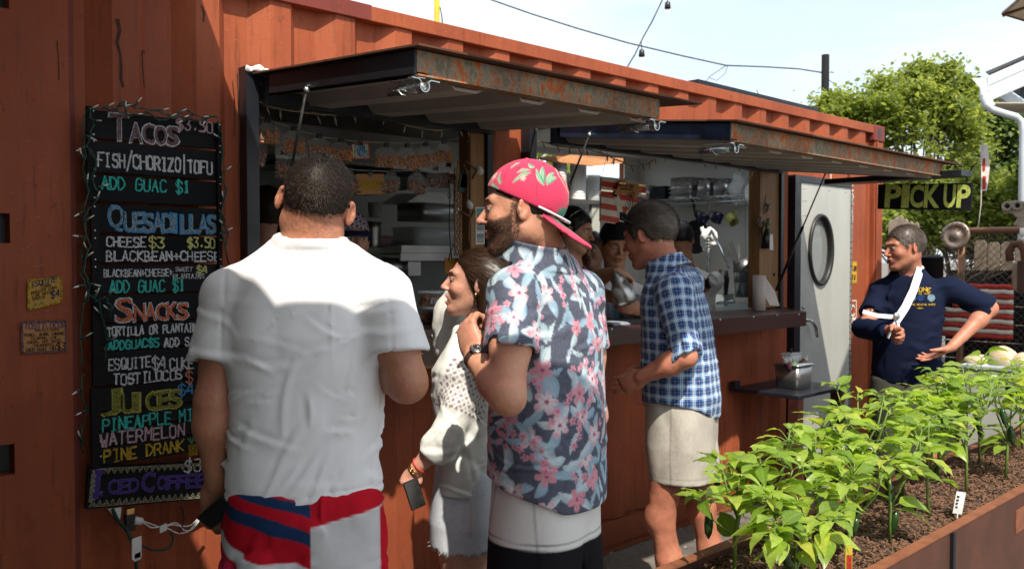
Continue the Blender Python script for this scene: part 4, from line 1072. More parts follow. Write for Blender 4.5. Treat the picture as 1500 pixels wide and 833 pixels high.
def ballcap(fg,hd,t,c1,c2,yaw=0,brim=True,btilt=.12,front=None):
 Mr=rot((0,0,1),yaw)
 def qq(P):return hd.q(P)@np.array(Mr,f32)
 def cf(P):
  q=qq(P);d=ell(q,(0,-.012,.040),(.087,.108,.098));return np.maximum(np.maximum(d,-(q[:,2]-.036-q[:,1]*.12)),-ell(q,(0,-.012,.038),(.082,.103,.094)))
 fg.surf('cap_crown',cf,[(hd.c-.17,hd.c+.18,.0045)],M_cloth,t,(lambda P:front(P,qq(P)))if front else const(c1))
 if brim:
  def bf(P):
   q=qq(P);y=q[:,1]-.075;w=.076*np.sqrt(np.clip(1-(np.clip(y,0,.08)/.082)**3,0,1));zc=.046-btilt*y-q[:,0]**2*3
   return np.maximum(np.maximum(np.abs(q[:,2]-zc)-.003,np.maximum(np.abs(q[:,0])-w,np.maximum(-y-.014,y-.078))),-ell(q,(0,-.012,.038),(.080,.101,.094)))
  fg.surf('cap_brim',bf,[(hd.c-.2,hd.c+.2,.004)],M_cloth,t,const(c2))
# ================================================================ more materials
def paint(name,c1,c2,c3,rust=.5,rough=.55):
 m,t,p=nodes(name)
 n1=noise(t,1.6,6,.62);n2=noise(t,9,6,.6,stretch=(1,1,.12));n3=noise(t,26,6,.7);n4=noise(t,70,4,.7);n5=noise(t,3.2,8,.72);n6=noise(t,55,5,.65,stretch=(1,1,.06));n7=noise(t,130,3,.6,stretch=(.2,1,1))
 col=ramp(t,n1,[(.3,c2),(.7,c1)])
 col=mixc(t,ramp(t,n2,[(.44,(0,0,0)),(.72,(.8,.8,.8))]),col,c2)
 col=mixc(t,ramp(t,n6,[(.56,(0,0,0)),(.70,(.5,.5,.5))]),col,c3)
 col=mixc(t,ramp(t,n5,[(.60,(0,0,0)),(.66,(.55*rust,.55*rust,.55*rust)),(.74,(.9*rust,.9*rust,.9*rust))]),col,c3)
 col=mixc(t,ramp(t,n3,[(.62,(0,0,0)),(.68,(.9*rust,.9*rust,.9*rust))]),col,c3)
 col=mixc(t,ramp(t,n4,[(.66,(0,0,0)),(.73,(.5,.5,.5))]),col,(.42,.16,.09))
 col=mixc(t,ramp(t,n7,[(.68,(0,0,0)),(.72,(.5,.5,.5))]),col,(.46,.22,.15))
 # mud splashes of uneven height along the foot
 tcn=N(t,'ShaderNodeTexCoord');sp=N(t,'ShaderNodeSeparateXYZ');L(t,tcn.outputs['Object'],sp.inputs[0]);k=N(t,'ShaderNodeMath',operation='MULTIPLY_ADD',i_1=.9,i_2=0.);L(t,n5,k.inputs[0]);s_=N(t,'ShaderNodeMath',operation='SUBTRACT');L(t,k.outputs[0],s_.inputs[0]);L(t,sp.outputs[2],s_.inputs[1])
 col=mixc(t,ramp(t,s_.outputs[0],[(.10,(0,0,0)),(.45,(.55,.55,.55))]),col,(.07,.035,.022))
 L(t,col,p.inputs['Base Color']);mr=N(t,'ShaderNodeMapRange',i_3=rough-.12,i_4=rough+.2);L(t,n3,mr.inputs[0]);L(t,mr.outputs[0],p.inputs['Roughness'])
 p.inputs['Specular IOR Level'].default_value=.22
 ad=N(t,'ShaderNodeMath',operation='MULTIPLY_ADD',i_1=5.);L(t,n5,ad.inputs[0]);L(t,n3,ad.inputs[2]);bump(t,p,ad.outputs[0],.22,.004);return m
M_cont=paint('orange_container_paint',(.365,.092,.036),(.22,.052,.023),(.07,.026,.015))
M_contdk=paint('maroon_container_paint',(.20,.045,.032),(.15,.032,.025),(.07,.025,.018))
def rusty():
 m,t,p=nodes('rusty_steel');n1=noise(t,5,6,.65);n2=noise(t,34,6,.7,stretch=(1,1,.45));n3=noise(t,90,4,.7)
 a=ramp(t,n2,[(.40,(.16,.14,.10)),(.49,(.30,.27,.20)),(.54,(.46,.13,.03)),(.66,(.34,.075,.018))])
 b=ramp(t,n3,[(.35,(.09,.045,.025)),(.7,(.24,.20,.15))])
 L(t,mixc(t,ramp(t,n1,[(.35,(.2,.2,.2)),(.6,(1,1,1))]),b,a),p.inputs['Base Color']);p.inputs['Roughness'].default_value=.8;p.inputs['Metallic'].default_value=.15
 bump(t,p,n3,.5,.003);return m
M_rust=rusty()
M_rustdk=pbr('brown_rusted_sheet',(.14,.055,.03),(.07,.032,.02),7,.75,.2,.3,60)
M_blksteel=pbr('blackened_steel',(.022,.026,.034),(.012,.014,.018),6,.45,.5,.12,80,stretch=(1,1,.3))
M_bluesteel=pbr('blue_black_steel',(.022,.04,.085),(.012,.014,.02),14,.4,.4,.15,80,stretch=(.3,1,1))
M_blkframe=pbr('black_painted_frame',(.012,.015,.022),rough=.42,bmp=.06)
M_under=pbr('pale_awning_underside',(.46,.41,.38),(.33,.29,.27),3,.6,0,.1,40)
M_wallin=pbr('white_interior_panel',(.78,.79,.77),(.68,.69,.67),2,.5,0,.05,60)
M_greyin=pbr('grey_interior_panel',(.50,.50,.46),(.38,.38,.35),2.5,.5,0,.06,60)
M_scar=pbr('dark_rust_scar',(.05,.022,.014),(.025,.012,.009),40,.9,0,.3,90)
M_steelsh=pbr('brushed_stainless',(.50,.50,.49),(.36,.36,.36),4,.34,.9,.05,120,stretch=(.15,1,1))
M_alu=pbr('dented_aluminium',(.62,.63,.64),(.45,.46,.48),9,.28,1,.3,25,.01)
M_counter=pbr('dark_red_stained_wood',(.075,.022,.016),(.035,.012,.010),5,.38,0,.25,90,stretch=(.12,1,1),spec=.6)
M_counter2=pbr('brown_stained_wood',(.09,.045,.022),(.045,.022,.012),5,.4,0,.3,90,stretch=(.12,1,1),spec=.5)
def wood(name,c1,c2,c3,st=(6,6,.5)):
 m,t,p=nodes(name);n1=noise(t,3,6,.6,stretch=st);n2=noise(t,14,4,.6,stretch=st)
 L(t,mixc(t,ramp(t,n2,[(.5,(0,0,0)),(.7,(.6,.6,.6))]),ramp(t,n1,[(.3,c2),(.7,c1)]),c3),p.inputs['Base Color'])
 p.inputs['Roughness'].default_value=.62;bump(t,p,n2,.25,.003);return m
M_post=wood('yellow_brown_post',(.30,.155,.05),(.20,.09,.028),(.11,.045,.015))
M_plankr=wood('reddish_plank',(.45,.20,.08),(.32,.13,.05),(.2,.08,.03),(.5,6,6))
M_board=pbr('black_chalkboard_paint',(.017,.018,.020),(.005,.0055,.006),5,.9,0,.3,120,stretch=(.15,1,1),spec=.12)
M_boardfr=pbr('dark_weathered_wood',(.010,.010,.011),(.005,.005,.006),9,.8,0,.35,120,stretch=(1,1,.15),spec=.2)
M_concrete=pbr('gravelly_concrete',(.20,.185,.165),(.10,.09,.08),6,.9,0,.6,45,.02)
def chalk(name,c):
 m,t,p=nodes('chalk_'+name);n=noise(t,420,2,.5)
 L(t,ramp(t,n,[(.40,tuple(x*.12 for x in c)),(.54,c)]),p.inputs['Base Color']);p.inputs['Roughness'].default_value=.95;p.inputs['Specular IOR Level'].default_value=.1;return m
CH={k:chalk(k,c)for k,c in dict(white=(.62,.63,.66),teal=(.06,.50,.44),blue=(.07,.32,.62),mauve=(.20,.12,.13),salmon=(.60,.22,.15),orange=(.62,.17,.09),pink=(.55,.38,.42),
purple=(.09,.055,.26),violet=(.17,.11,.42),yellow=(.50,.46,.12),olive=(.22,.23,.05),tan=(.38,.34,.24),lime=(.40,.55,.08),steel=(.20,.30,.38),green=(.12,.35,.15),lightyellow=(.60,.60,.22),black=(.015,.015,.02),navy=(.02,.05,.15),red=(.5,.05,.03),brown=(.12,.06,.03),gold=(.55,.36,.04)).items()}
M_wpaint=pbr('white_stencil_paint',(.72,.70,.64),(.60,.56,.50),20,.7,0,.05)
# ---------------------------------------------------------------- writing
GL={'A':'00 26 40;12 32','B':'00 06 26 35 34 23 03;23 42 41 30 00','C':'45 36 16 05 01 10 30 41','D':'00 06 26 44 42 20 00','E':'46 06 00 40;03 33','F':'46 06 00;03 33','G':'45 36 16 05 01 10 30 41 43 23',
'H':'00 06;40 46;03 43','I':'10 30;20 26;16 36','J':'16 46;36 31 20 10 01','K':'00 06;46 03 40','L':'06 00 40','M':'00 06 23 46 40','N':'00 06 40 46','O':'10 01 05 16 36 45 41 30 10','P':'00 06 36 45 44 33 03',
'Q':'10 01 05 16 36 45 41 30 10;22 40','R':'00 06 36 45 44 33 03;23 40','S':'45 36 16 05 04 13 33 42 41 30 10 01','T':'06 46;26 20','U':'06 01 10 30 41 46','V':'06 20 46','W':'06 10 23 30 46','X':'00 46;06 40','Y':'06 23 46;23 20','Z':'06 46 00 40',
'0':'10 01 05 16 36 45 41 30 10','1':'15 26 20;10 30','2':'05 16 36 45 44 00 40','3':'06 46 23 33 42 41 30 10 01','4':'36 02 42;30 35','5':'46 06 04 33 42 41 30 00','6':'36 16 05 01 10 30 41 42 33 03','7':'06 46 10','8':'13 04 05 16 36 45 44 33 13 02 01 10 30 41 42 33','9':'43 13 04 05 16 36 45 42 30 10',
'$':'45 36 16 05 04 13 33 42 41 30 10 01;27 2/','+':'03 43;21 25','-':'03 43','/':'0/ 48','|':'2/ 28','.':'20 21',',':'21 1/','(':'38 25 21 3/',')':'18 25 21 1/',"'":'16 15','!':'26 22;20 21','&':'40 06 16 26 02 01 10 20 42'}
def stroke_text(name,s,p0,right,up,w,h,mat,parent,th=None,jit=.22,nrm=None,seed=0,lift=.0012,dbl=False,aspect=None):
 """hand lettering: flat ribbons of the given thickness standing off the surface by lift"""
 right=unit(right);up=unit(up);nrm=unit(nrm)if nrm is not None else unit(np.cross(right,up));rs=random.Random(hash_(s)+seed)
 adv=w/max(1,len(s));cw=adv*.74;th=th or h*.085;m=MB()
 for i,ch in enumerate(s):
  if ch==' ' or ch.upper()not in GL:continue
  sc_=1 if ch.isupper()or not ch.isalpha()else.8
  dy=rs.uniform(-.05,.05)*h;sl=rs.uniform(-.05,.08)
  for st in GL[ch.upper()].split(';'):
   pts=[]
   for q in st.split():
    gx=int(q[0])/4;gy=(-1 if q[1]=='/' else int(q[1]))/6
    pts.append((gx+rs.uniform(-jit,jit)*.22,gy*sc_+rs.uniform(-jit,jit)*.16))
   W3=[np.array(p0,float)+right*(i*adv+(a+sl*b)*cw)+up*(b*h+dy)+nrm*lift for a,b in pts]
   for _ in range(2 if dbl else 1):
    off=right*rs.uniform(-1,1)*th*.4+up*rs.uniform(-1,1)*th*.4
    for a,b in zip(W3[:-1],W3[1:]):
     e=unit(b-a)*th*.4;lf=nrm*rs.uniform(0,.0009);m.bar(a-e+off+lf,b+e+off+lf,th*rs.uniform(.8,1.15),.0012,up=nrm)
 return m.build(name,mat,parent)
def hash_(s):return sum((i+3)*ord(c)for i,c in enumerate(s))
def font_text(name,s,p0,right,up,w,h,mat,parent,lift=.0012,offset=0,extrude=.0006,slant=0,jit=0,spacing=1.0,small=None):
 cu=bpy.data.curves.new('tmp','FONT');cu.body=s;cu.offset=offset;cu.space_character=spacing;cu.resolution_u=3
 ob=bpy.data.objects.new('tmp',cu);C.objects.link(ob);dg=bpy.context.evaluated_depsgraph_get();dg.update()
 me0=bpy.data.meshes.new_from_object(ob.evaluated_get(dg));bpy.data.objects.remove(ob);bpy.data.curves.remove(cu)
 n=len(me0.vertices);co=np.zeros(n*3,f32);me0.vertices.foreach_get('co',co);co=co.reshape(-1,3)
 o_=offset;x0,x1=co[:,0].min()+o_,co[:,0].max()-o_;y0,y1=co[:,1].min()+o_,co[:,1].max()-o_
 a=(co[:,0]-x0)/(x1-x0);b=(co[:,1]-y0)/(y1-y0)
 if jit:a=a+jit*np.sin(b*7+a*23)*.012;b=b+jit*np.sin(a*31+1)*.03
 right=unit(right);up=unit(up);nrm=unit(np.cross(right,up))
 Wv=np.array(p0)[None]+np.outer(a*w+slant*b*h,right)+np.outer(b*h,up)+nrm*lift
 vs=[tuple(v)for v in Wv];fs=[tuple(p.vertices)for p in me0.polygons];bpy.data.meshes.remove(me0)
 top=[tuple(np.array(v)+nrm*extrude*2)for v in vs];m=MB();m.add(vs+top,[f[::-1]for f in fs]+[tuple(i+len(vs)for i in f)for f in fs])
 ec={}
 for f in fs:
  for i in range(len(f)):e=(f[i],f[(i+1)%len(f)]);ec[tuple(sorted(e))]=ec.get(tuple(sorted(e)),[])+[e]
 k=len(vs);m.f+=[(e[0][0],e[0][1],e[0][1]+k,e[0][0]+k)for e in ec.values()if len(e)==1];d=len(m.f)-len(m.m);m.m+=[0]*d;m.smooth+=[False]*d
 return m.build(name,mat,parent)
# ================================================================ THE SETTING: ground and container
def ground():
 # one sheet to the horizon, with a little unevenness close by
 m=MB();m.add([(-400,-400,0),(400,-400,0),(400,400,0),(-400,400,0)],[(0,1,2,3)])
 o=m.build('ground',M_concrete);tag(o,kind='structure')
 rs=np.random.RandomState(2);m=MB()
 for _ in range(900):
  x=rs.uniform(1.5,6.5);y=rs.uniform(1.7,3.0);r=rs.uniform(.004,.016)
  v=[(x+r*a,y+r*b,r*c*.7+.002)for a,b,c in((1,0,0),(0,1,.2),(-1,0,0),(0,-1,.2),(.1,.2,1),(0,0,-.6))]
  m.add(v,[(0,1,4),(1,2,4),(2,3,4),(3,0,4),(1,0,5),(2,1,5),(3,2,5),(0,3,5)])
 o=m.build('gravel',pbr('gravel',(.26,.24,.21),(.12,.11,.10),40,.9));tag(o,kind='stuff',label='loose gravel strewn along the foot of the container',cat='gravel')
ground()
D=3.03;XL,XR=.905,6.845
EDGE=2.549;PER=.286
def cprof(x0,x1):
 """break points of the corrugation: list of (X, depth)"""
 pts=[]
 k=math.floor((x0-EDGE)/PER)-1
 while EDGE+k*PER<x1+PER:
  e=EDGE+k*PER
  pts+=[(e-.085,0),(e,0),(e+.035,.038),(e+.125,.038)];k+=1
 xs=[p[0]for p in pts];ys=[p[1]for p in pts]
 out=[(x0,float(np.interp(x0,xs,ys)))]+[p for p in pts if x0<p[0]<x1]+[(x1,float(np.interp(x1,xs,ys)))]
 return out
W1=(1.50,2.70,1.13,2.225);W2=(2.95,5.31,1.13,2.225);DR=(5.47,6.30,.10,2.09)
cont=thing('shipping_container','orange corrugated shipping container turned into a food stand','shipping container',(3.9,4.2,0))
def wall_piece(x0,x1,z0,z1):
 pr=cprof(x0,x1);m=MB()
 zs=[z0,z1]
 vs=[(x,D+d,z)for z in zs for x,d in pr]+[(x,D+d+.012,z)for z in zs for x,d in pr];n=len(pr)
 fs=[]
 for i in range(n-1):fs+=[(i,i+1,n+i+1,n+i),(2*n+i+1,2*n+i,3*n+i,3*n+i+1),(i,2*n+i,2*n+i+1,i+1),(n+i,n+i+1,3*n+i+1,3*n+i)]
 fs+=[(0,n,3*n,2*n),(n-1,3*n-1,4*n-1,2*n-1)[::-1]]
 m.add(vs,fs);return m
def wallp(x0,x1,z0,z1):return wall_piece(x0,x1,z0,z1).build('corrugated_wall',M_cont,cont)
wallp(XL,6.70,2.225,2.53);wallp(XL,1.50,.16,2.225);wallp(2.70,2.95,.16,2.225);wallp(5.31,5.47,.16,2.225)
wallp(1.50,2.70,.16,1.13);wallp(2.95,5.31,.16,1.13);wallp(5.47,6.30,2.09,2.225);wallp(6.56,6.70,.16,2.225);m=MB();m.box((6.306,D-.004,.16),(6.558,D+.01,2.225));m.build('flat_wall_panel',M_cont,cont)
m=MB()
m.box((XL-.3,D-.012,2.53),(XR-.16,D+.06,2.592));m.build('top_rail',M_cont,cont,bevel=.004)
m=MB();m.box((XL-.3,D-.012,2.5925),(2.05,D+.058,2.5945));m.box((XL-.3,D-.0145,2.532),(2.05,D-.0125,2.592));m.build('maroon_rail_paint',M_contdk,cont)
m=MB();m.box((XL,D-.012,.02),(XR-.16,D+.05,.155));m.box((XL,D-.045,.0),(XR-.16,D+.05,.018));m.build('bottom_rail',M_cont,cont,bevel=.003)
# the end post on the left: a broad flat panel with two lashing slots
def slotted(x0,x1,slots,y,nm,mt):
 zz_=[0,*[v for s_ in slots for v in(s_[2],s_[3])],2.6];mm=MB()
 a=0
 for s_ in slots:
  mm.box((x0,y,a),(x1,y+.06,s_[2]));mm.box((x0,y,s_[2]),(s_[0],y+.06,s_[3]));mm.box((s_[1],y,s_[2]),(x1,y+.06,s_[3]));a=s_[3]
 mm.box((x0,y,a),(x1,y+.06,2.6));return mm.build(nm,mt,cont)
p_=[PY(0,312,2.985),PY(15,356,2.985),PY(0,652,2.985),PY(22,694,2.985),PY(0,0,2.985),PY(11,13,2.985)]
slotted(.30,XL-.02,[(.56,p_[3][0],p_[3][2],p_[2][2]),(.56,p_[1][0],p_[1][2],p_[0][2]),(.56,p_[5][0]+.005,p_[5][2],2.43)],2.985,'end_post',M_cont)
m=MB();m.box((.35,3.046,.05),(XL-.03,3.05,2.55));m.build('post_backing',M_blkframe,cont)
m=MB();m.box((XL-.02,3.0,0),(XL,3.06,2.6));m.build('post_flange',M_contdk,cont)
# the right hand end post and its castings
m=MB();m.box((6.70,D-.012,.12),(XR,D+.12,2.47));m.box((6.715,D-.024,.12),(6.735,D-.0125,2.47));m.build('corner_post',M_cont,cont,bevel=.006)
def casting(z0):
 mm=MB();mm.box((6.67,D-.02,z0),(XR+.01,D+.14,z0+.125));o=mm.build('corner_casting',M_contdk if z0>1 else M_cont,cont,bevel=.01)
 c=np.array((6.76,D-.0215,z0+.062));h=MB();pts=[c+np.array((.028*math.cos(a),0,.022*math.sin(a)+(.016 if math.sin(a)>0 else-.016)))for a in np.linspace(0,2*math.pi,17)[:-1]]
 h.poly(pts,(0,.001,0));h.build('casting_hole',M_blkframe,o)
casting(2.472);casting(0)
# roof with a hatch, back wall with a clerestory, end walls, floor, inner linings
HX0,HX1,HY0,HY1=4.55,6.0,3.17,4.35  # hatch opening enlarged so more daylight brightens the inside
m=MB();m.box((.6,D+.06,2.555),(XR,HY0,2.575));m.box((.6,HY1,2.555),(XR,5.45,2.575));m.box((.6,HY0,2.555),(HX0,HY1,2.575));m.box((HX1,HY0,2.555),(XR,HY1,2.575));m.build('roof',M_cont,cont)
m=MB();zc0,zc1=2.545,2.66
m.box((HX0-.03,HY0-.03,zc0),(HX1+.03,HY0,zc1));m.box((HX0-.03,HY1,zc0),(HX1+.03,HY1+.03,zc1));m.box((HX0-.03,HY0,zc0),(HX0,HY1,zc1));m.box((HX1,HY0,zc0),(HX1+.03,HY1,zc1));m.build('roof_hatch_curb',M_blksteel,cont)
m=MB();cx0,cx1,cz0,cz1=5.15,6.55,2.33,2.49  # high slot put in to bring daylight in behind the far window
m.box((.6,5.40,0),(XR,5.45,cz0));m.box((.6,5.40,cz1),(XR,5.45,2.555));m.box((.6,5.40,cz0),(cx0,5.45,cz1));m.box((cx1,5.40,cz0),(XR,5.45,cz1));m.build('back_wall',M_cont,cont)
def lining(a,b,nm='lining_panel',mt=M_wallin):mm=MB();mm.box(a,b);return mm.build(nm,mt,cont)
lining((4.62,5.385,.1),(5.14,5.398,2.55));lining((5.142,5.385,.1),(6.0,5.398,cz0));lining((6.004,5.385,.1),(6.79,5.398,cz0));lining((cx1+.002,5.385,cz0+.002),(6.79,5.398,2.55));lining((5.142,5.385,cz1),(cx1,5.398,2.55))
lining((6.78,3.1,.1),(6.795,4.2,2.55));lining((6.78,4.204,.1),(6.795,5.384,2.55))
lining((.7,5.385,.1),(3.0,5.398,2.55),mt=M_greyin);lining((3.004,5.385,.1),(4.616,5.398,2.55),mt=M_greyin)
m=MB();m.box((.6,D+.07,.0),(.65,5.4,2.55));m.box((XR-.05,D+.13,0),(XR,5.4,2.55));m.build('end_wall',M_cont,cont)
m=MB();m.box((.65,D+.07,.10),(6.79,5.385,.14));m.build('floor',pbr('container_floor',(.12,.10,.08),rough=.5),cont)
m=MB();m.box((.66,D+.07,2.535),(4.51,5.384,2.55));m.build('ceiling_panel',M_greyin,cont)
m=MB();m.box((4.702,4.39,2.535),(6.78,5.384,2.55));m.box((6.04,D+.07,2.535),(6.78,4.386,2.55));m.build('ceiling_panel',M_wallin,cont)
# inner skin of the front wall beside the openings
def inner(x0,x1,z0,z1,mt=M_greyin):mm=MB();mm.box((x0,D+.075,z0),(x1,D+.085,z1));return mm.build('inner_lining',mt,cont)
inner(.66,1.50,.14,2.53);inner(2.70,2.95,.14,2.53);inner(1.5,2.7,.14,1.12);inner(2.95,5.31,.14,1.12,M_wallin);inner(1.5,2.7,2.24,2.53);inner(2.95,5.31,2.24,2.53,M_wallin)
# steel frames, wooden posts
def frame_(W_,nm='window_frame'):
 x0,x1,z0,z1=W_;mm=MB()
 mm.box((x0-.004,D-.022,z0),(x0+.045,D+.085,z1+.04));mm.box((x1-.022,D-.022,z0),(x1+.012,D+.085,z1+.04));mm.box((x0+.045,D-.020,z1),(x1-.022,D+.085,z1+.038))
 return mm.build(nm,M_blkframe,cont)
frame_(W1);frame_(W2)
pa=PY(697,300,D)[0];
m=MB();m.box((2.59,D-.004,1.24),(2.674,D+.08,W1[3]));post1=m.build('wooden_post',M_post,cont,bevel=.003)
m=MB();m.box((5.05,D-.004,1.24),(5.285,D+.08,W2[3]));post2=m.build('wooden_post',M_post,cont,bevel=.003)
m=MB()
for q in((1121,404),(1134,402),(1123,300)):c=PY(*q,D-.0055);m.lathe(c,[(.012,0),(.010,.002)],12,axis=(0,-1,0))
m.build('wood_knot',M_boardfr,cont)
# stencilled marks on the container end
def mark(s,x0,yb,h_,w_):return stroke_text('marking',s,PY(x0+6,yb,D-.005),(1,0,0),(0,0,1),w_,h_,M_wpaint,cont,th=.013,jit=0,lift=.001,nrm=(0,-1,0))
for s,x,y in(('T',1208,268),('2',1238,279),('2',1238,299),('G',1238,323),('1',1238,349)):mark(s,x,y,.075,.075)
a=PY(1245,466,D-.005);b=a;m=MB()
for p,q in(((0,0),(1,0)),((1,0),(1,1)),((1,1),(0,1)),((0,1),(0,0))):
 m.bar((a[0]+p[0]*.10,D-.0055,a[2]+p[1]*.13),(a[0]+q[0]*.10,D-.0055,a[2]+q[1]*.13),.008,.002,up=(0,1,0))
m.build('marking_frame',M_wpaint,cont);mark('C',1241,461,.075,.065);mark('87',1238,480,.06,.10)
m=MB();a=PY(1245,415,D-.005);m.box((a[0],D-.0065,a[2]),(a[0]+.11,D-.0045,a[2]+.165));yl=m.build('size_sticker',CH['gold'],cont)
m=MB();m.box((a[0]+.008,D-.0075,a[2]+.010),(a[0]+.102,D-.0066,a[2]+.155));m.build('sticker_border',pbr('yellow_sticker',(.62,.36,.02),rough=.5),yl)
stroke_text('sticker_print','2.6M',(a[0]+.015,D-.0077,a[2]+.095),(1,0,0),(0,0,1),.085,.035,CH['black'],yl,th=.006,jit=0,nrm=(0,-1,0));stroke_text('sticker_print',"8'6'",(a[0]+.015,D-.0077,a[2]+.025),(1,0,0),(0,0,1),.085,.035,CH['black'],yl,th=.006,jit=0,nrm=(0,-1,0))
# scars, dents and rust on the wall
def scar(pts,w,mt=None,nm='rust_scar',y=-.0015):
 mm=MB();P3=[]
 for x,yy in pts:q=PY(x,yy,D+y);P3.append(q)
 rs=random.Random(len(pts)+int(pts[0][0]));
 L1=[p+np.array((-w*rs.uniform(.2,.6),0,0))for p in P3];L2=[p+np.array((w*rs.uniform(.2,.6),0,0))for p in P3]
 for i in range(len(P3)-1):
  mm.poly([L1[i],L2[i],L2[i+1],L1[i+1]],(0,-.001,0))
 return mm.build(nm,mt or M_scar,cont)
# ---------------------------------------------------------------- door
dr=thing('door','grey metal door with a black rimmed porthole, beside the service counter','door',(5.88,D-.01,.1))
m=MB();m.box((5.455,D-.03,.1),(5.535,D+.06,2.13));m.box((6.285,D-.018,.1),(6.305,D+.06,2.10));m.box((5.535,D-.03,2.085),(6.285,D+.06,2.13));m.build('door_frame',M_blkframe,dr)
def door_leaf():
 c=PY(1201.5,366,D-.02);cx,cz=c[0],c[2];x0,x1,z0,z1=5.54,6.282,.12,2.082;rx,rz=.150,.232;n=48;mm=MB()
 ring=[(cx+rx*math.cos(a),cz+rz*math.sin(a))for a in np.linspace(0,2*math.pi,n+1)[:-1]]
 def outer(a):
  dx,dz=math.cos(a),math.sin(a);t_=min(((x1-cx)if dx>0 else(x0-cx))/dx if abs(dx)>1e-6 else 9,((z1-cz)if dz>0 else(z0-cz))/dz if abs(dz)>1e-6 else 9);return(cx+t_*dx,cz+t_*dz)
 angs=sorted([a for a in np.linspace(0,2*math.pi,n+1)[:-1]]+[math.atan2(z-cz,x-cx)%(2*math.pi)for x in(x0,x1)for z in(z0,z1)])
 k=len(angs);I=[(cx+rx*math.cos(a),cz+rz*math.sin(a))for a in angs];O=[outer(a)for a in angs]
 y0,y1=D-.02,D+.025
 vs=[(x,y0,z)for x,z in I]+[(x,y0,z)for x,z in O]+[(x,y1,z)for x,z in I]+[(x,y1,z)for x,z in O];fs=[]
 for i in range(k):j=(i+1)%k;fs+=[(i,j,k+j,k+i),(2*k+j,2*k+i,3*k+i,3*k+j),(i,2*k+i,2*k+j,j),(k+i,k+j,3*k+j,3*k+i)]
 mm.add(vs,fs);lf=mm.build('door_leaf',pbr('grey_galvanised_door',(.56,.565,.53),(.42,.425,.40),2.2,.5,.35,.08,60,stretch=(1,1,.4)),dr)
 r=MB();rr=40
 for(q0,q1,ya,yb)in((1.0,1.14,D-.040,D+.04),):
  vs=[];
  for y_,s_ in((ya+.008,q0-.03),(ya,q0+.03),(ya,q1-.03),(ya+.012,q1),(yb,q1),(yb,q0-.03)):
   vs+=[(cx+rx*s_*math.cos(a)*(1 if s_<1.1 else 1.03),y_,cz+rz*(1+(s_-1)*.72)*math.sin(a))for a in np.linspace(0,2*math.pi,rr+1)[:-1]]
  fs=[(i*rr+j,i*rr+(j+1)%rr,((i+1)%6)*rr+(j+1)%rr,((i+1)%6)*rr+j)for i in range(6)for j in range(rr)];r.add([v for v in vs],[f[::-1]for f in fs],0,True)
 r.build('porthole_rim',pbr('black_rubber',(.012,.012,.013),rough=.45),lf)
 g=MB();g.poly([(cx+rx*.99*math.cos(a),D+.0,cz+rz*.99*math.sin(a))for a in np.linspace(0,2*math.pi,33)[:-1]],(0,.004,0));g.build('porthole_glass',M_glass,lf)
 h=MB();hp=PY(1176,468,D-.02);h.lathe(hp,[(.028,0),(.03,.006),(.012,.01),(.012,.05)],16,axis=(0,-1,0));h.tube([hp+np.array(q)for q in((0,-.045,0),(.03,-.055,-.01),(.07,-.06,-.06),(.10,-.055,-.12))],.011,8)
 h.lathe(hp+np.array((0,0,.085)),[(.012,0),(.013,.006),(.008,.012)],12,axis=(0,-1,0));h.build('lever_handle',M_steel,lf)
 k_=MB()
 for z in np.arange(.16,2.05,.045):k_.box((6.284,D-.032,z),(6.298,D-.019,z+.036))
 k_.build('piano_hinge',M_steelsh,dr)
 rv=MB()
 for x,z in((5.58,2.045),(5.61,2.045),(5.58,1.96),(5.61,1.96),(5.58,1.86),(5.61,1.86),(5.95,2.05),(6.2,2.05)):rv.lathe((x,D-.020,z),[(.006,0),(.004,.003)],8,axis=(0,-1,0))
 rv.build('rivet',M_steelsh,lf)
def glassm(name,c=(1,1,1),rough=0,alpha=.12):
 m,t,p=nodes(name);p.inputs['Base Color'].default_value=(*c,1);p.inputs['Roughness'].default_value=rough;p.inputs['Alpha'].default_value=alpha;p.inputs['Specular IOR Level'].default_value=.8;return m
M_glass=glassm('window_glass',(.7,.75,.75),.02,.15);M_plas=glassm('clear_plastic',(.85,.88,.9),.08,.085);M_plas2=glassm('hazy_plastic',(.8,.84,.86),.25,.5)
door_leaf()
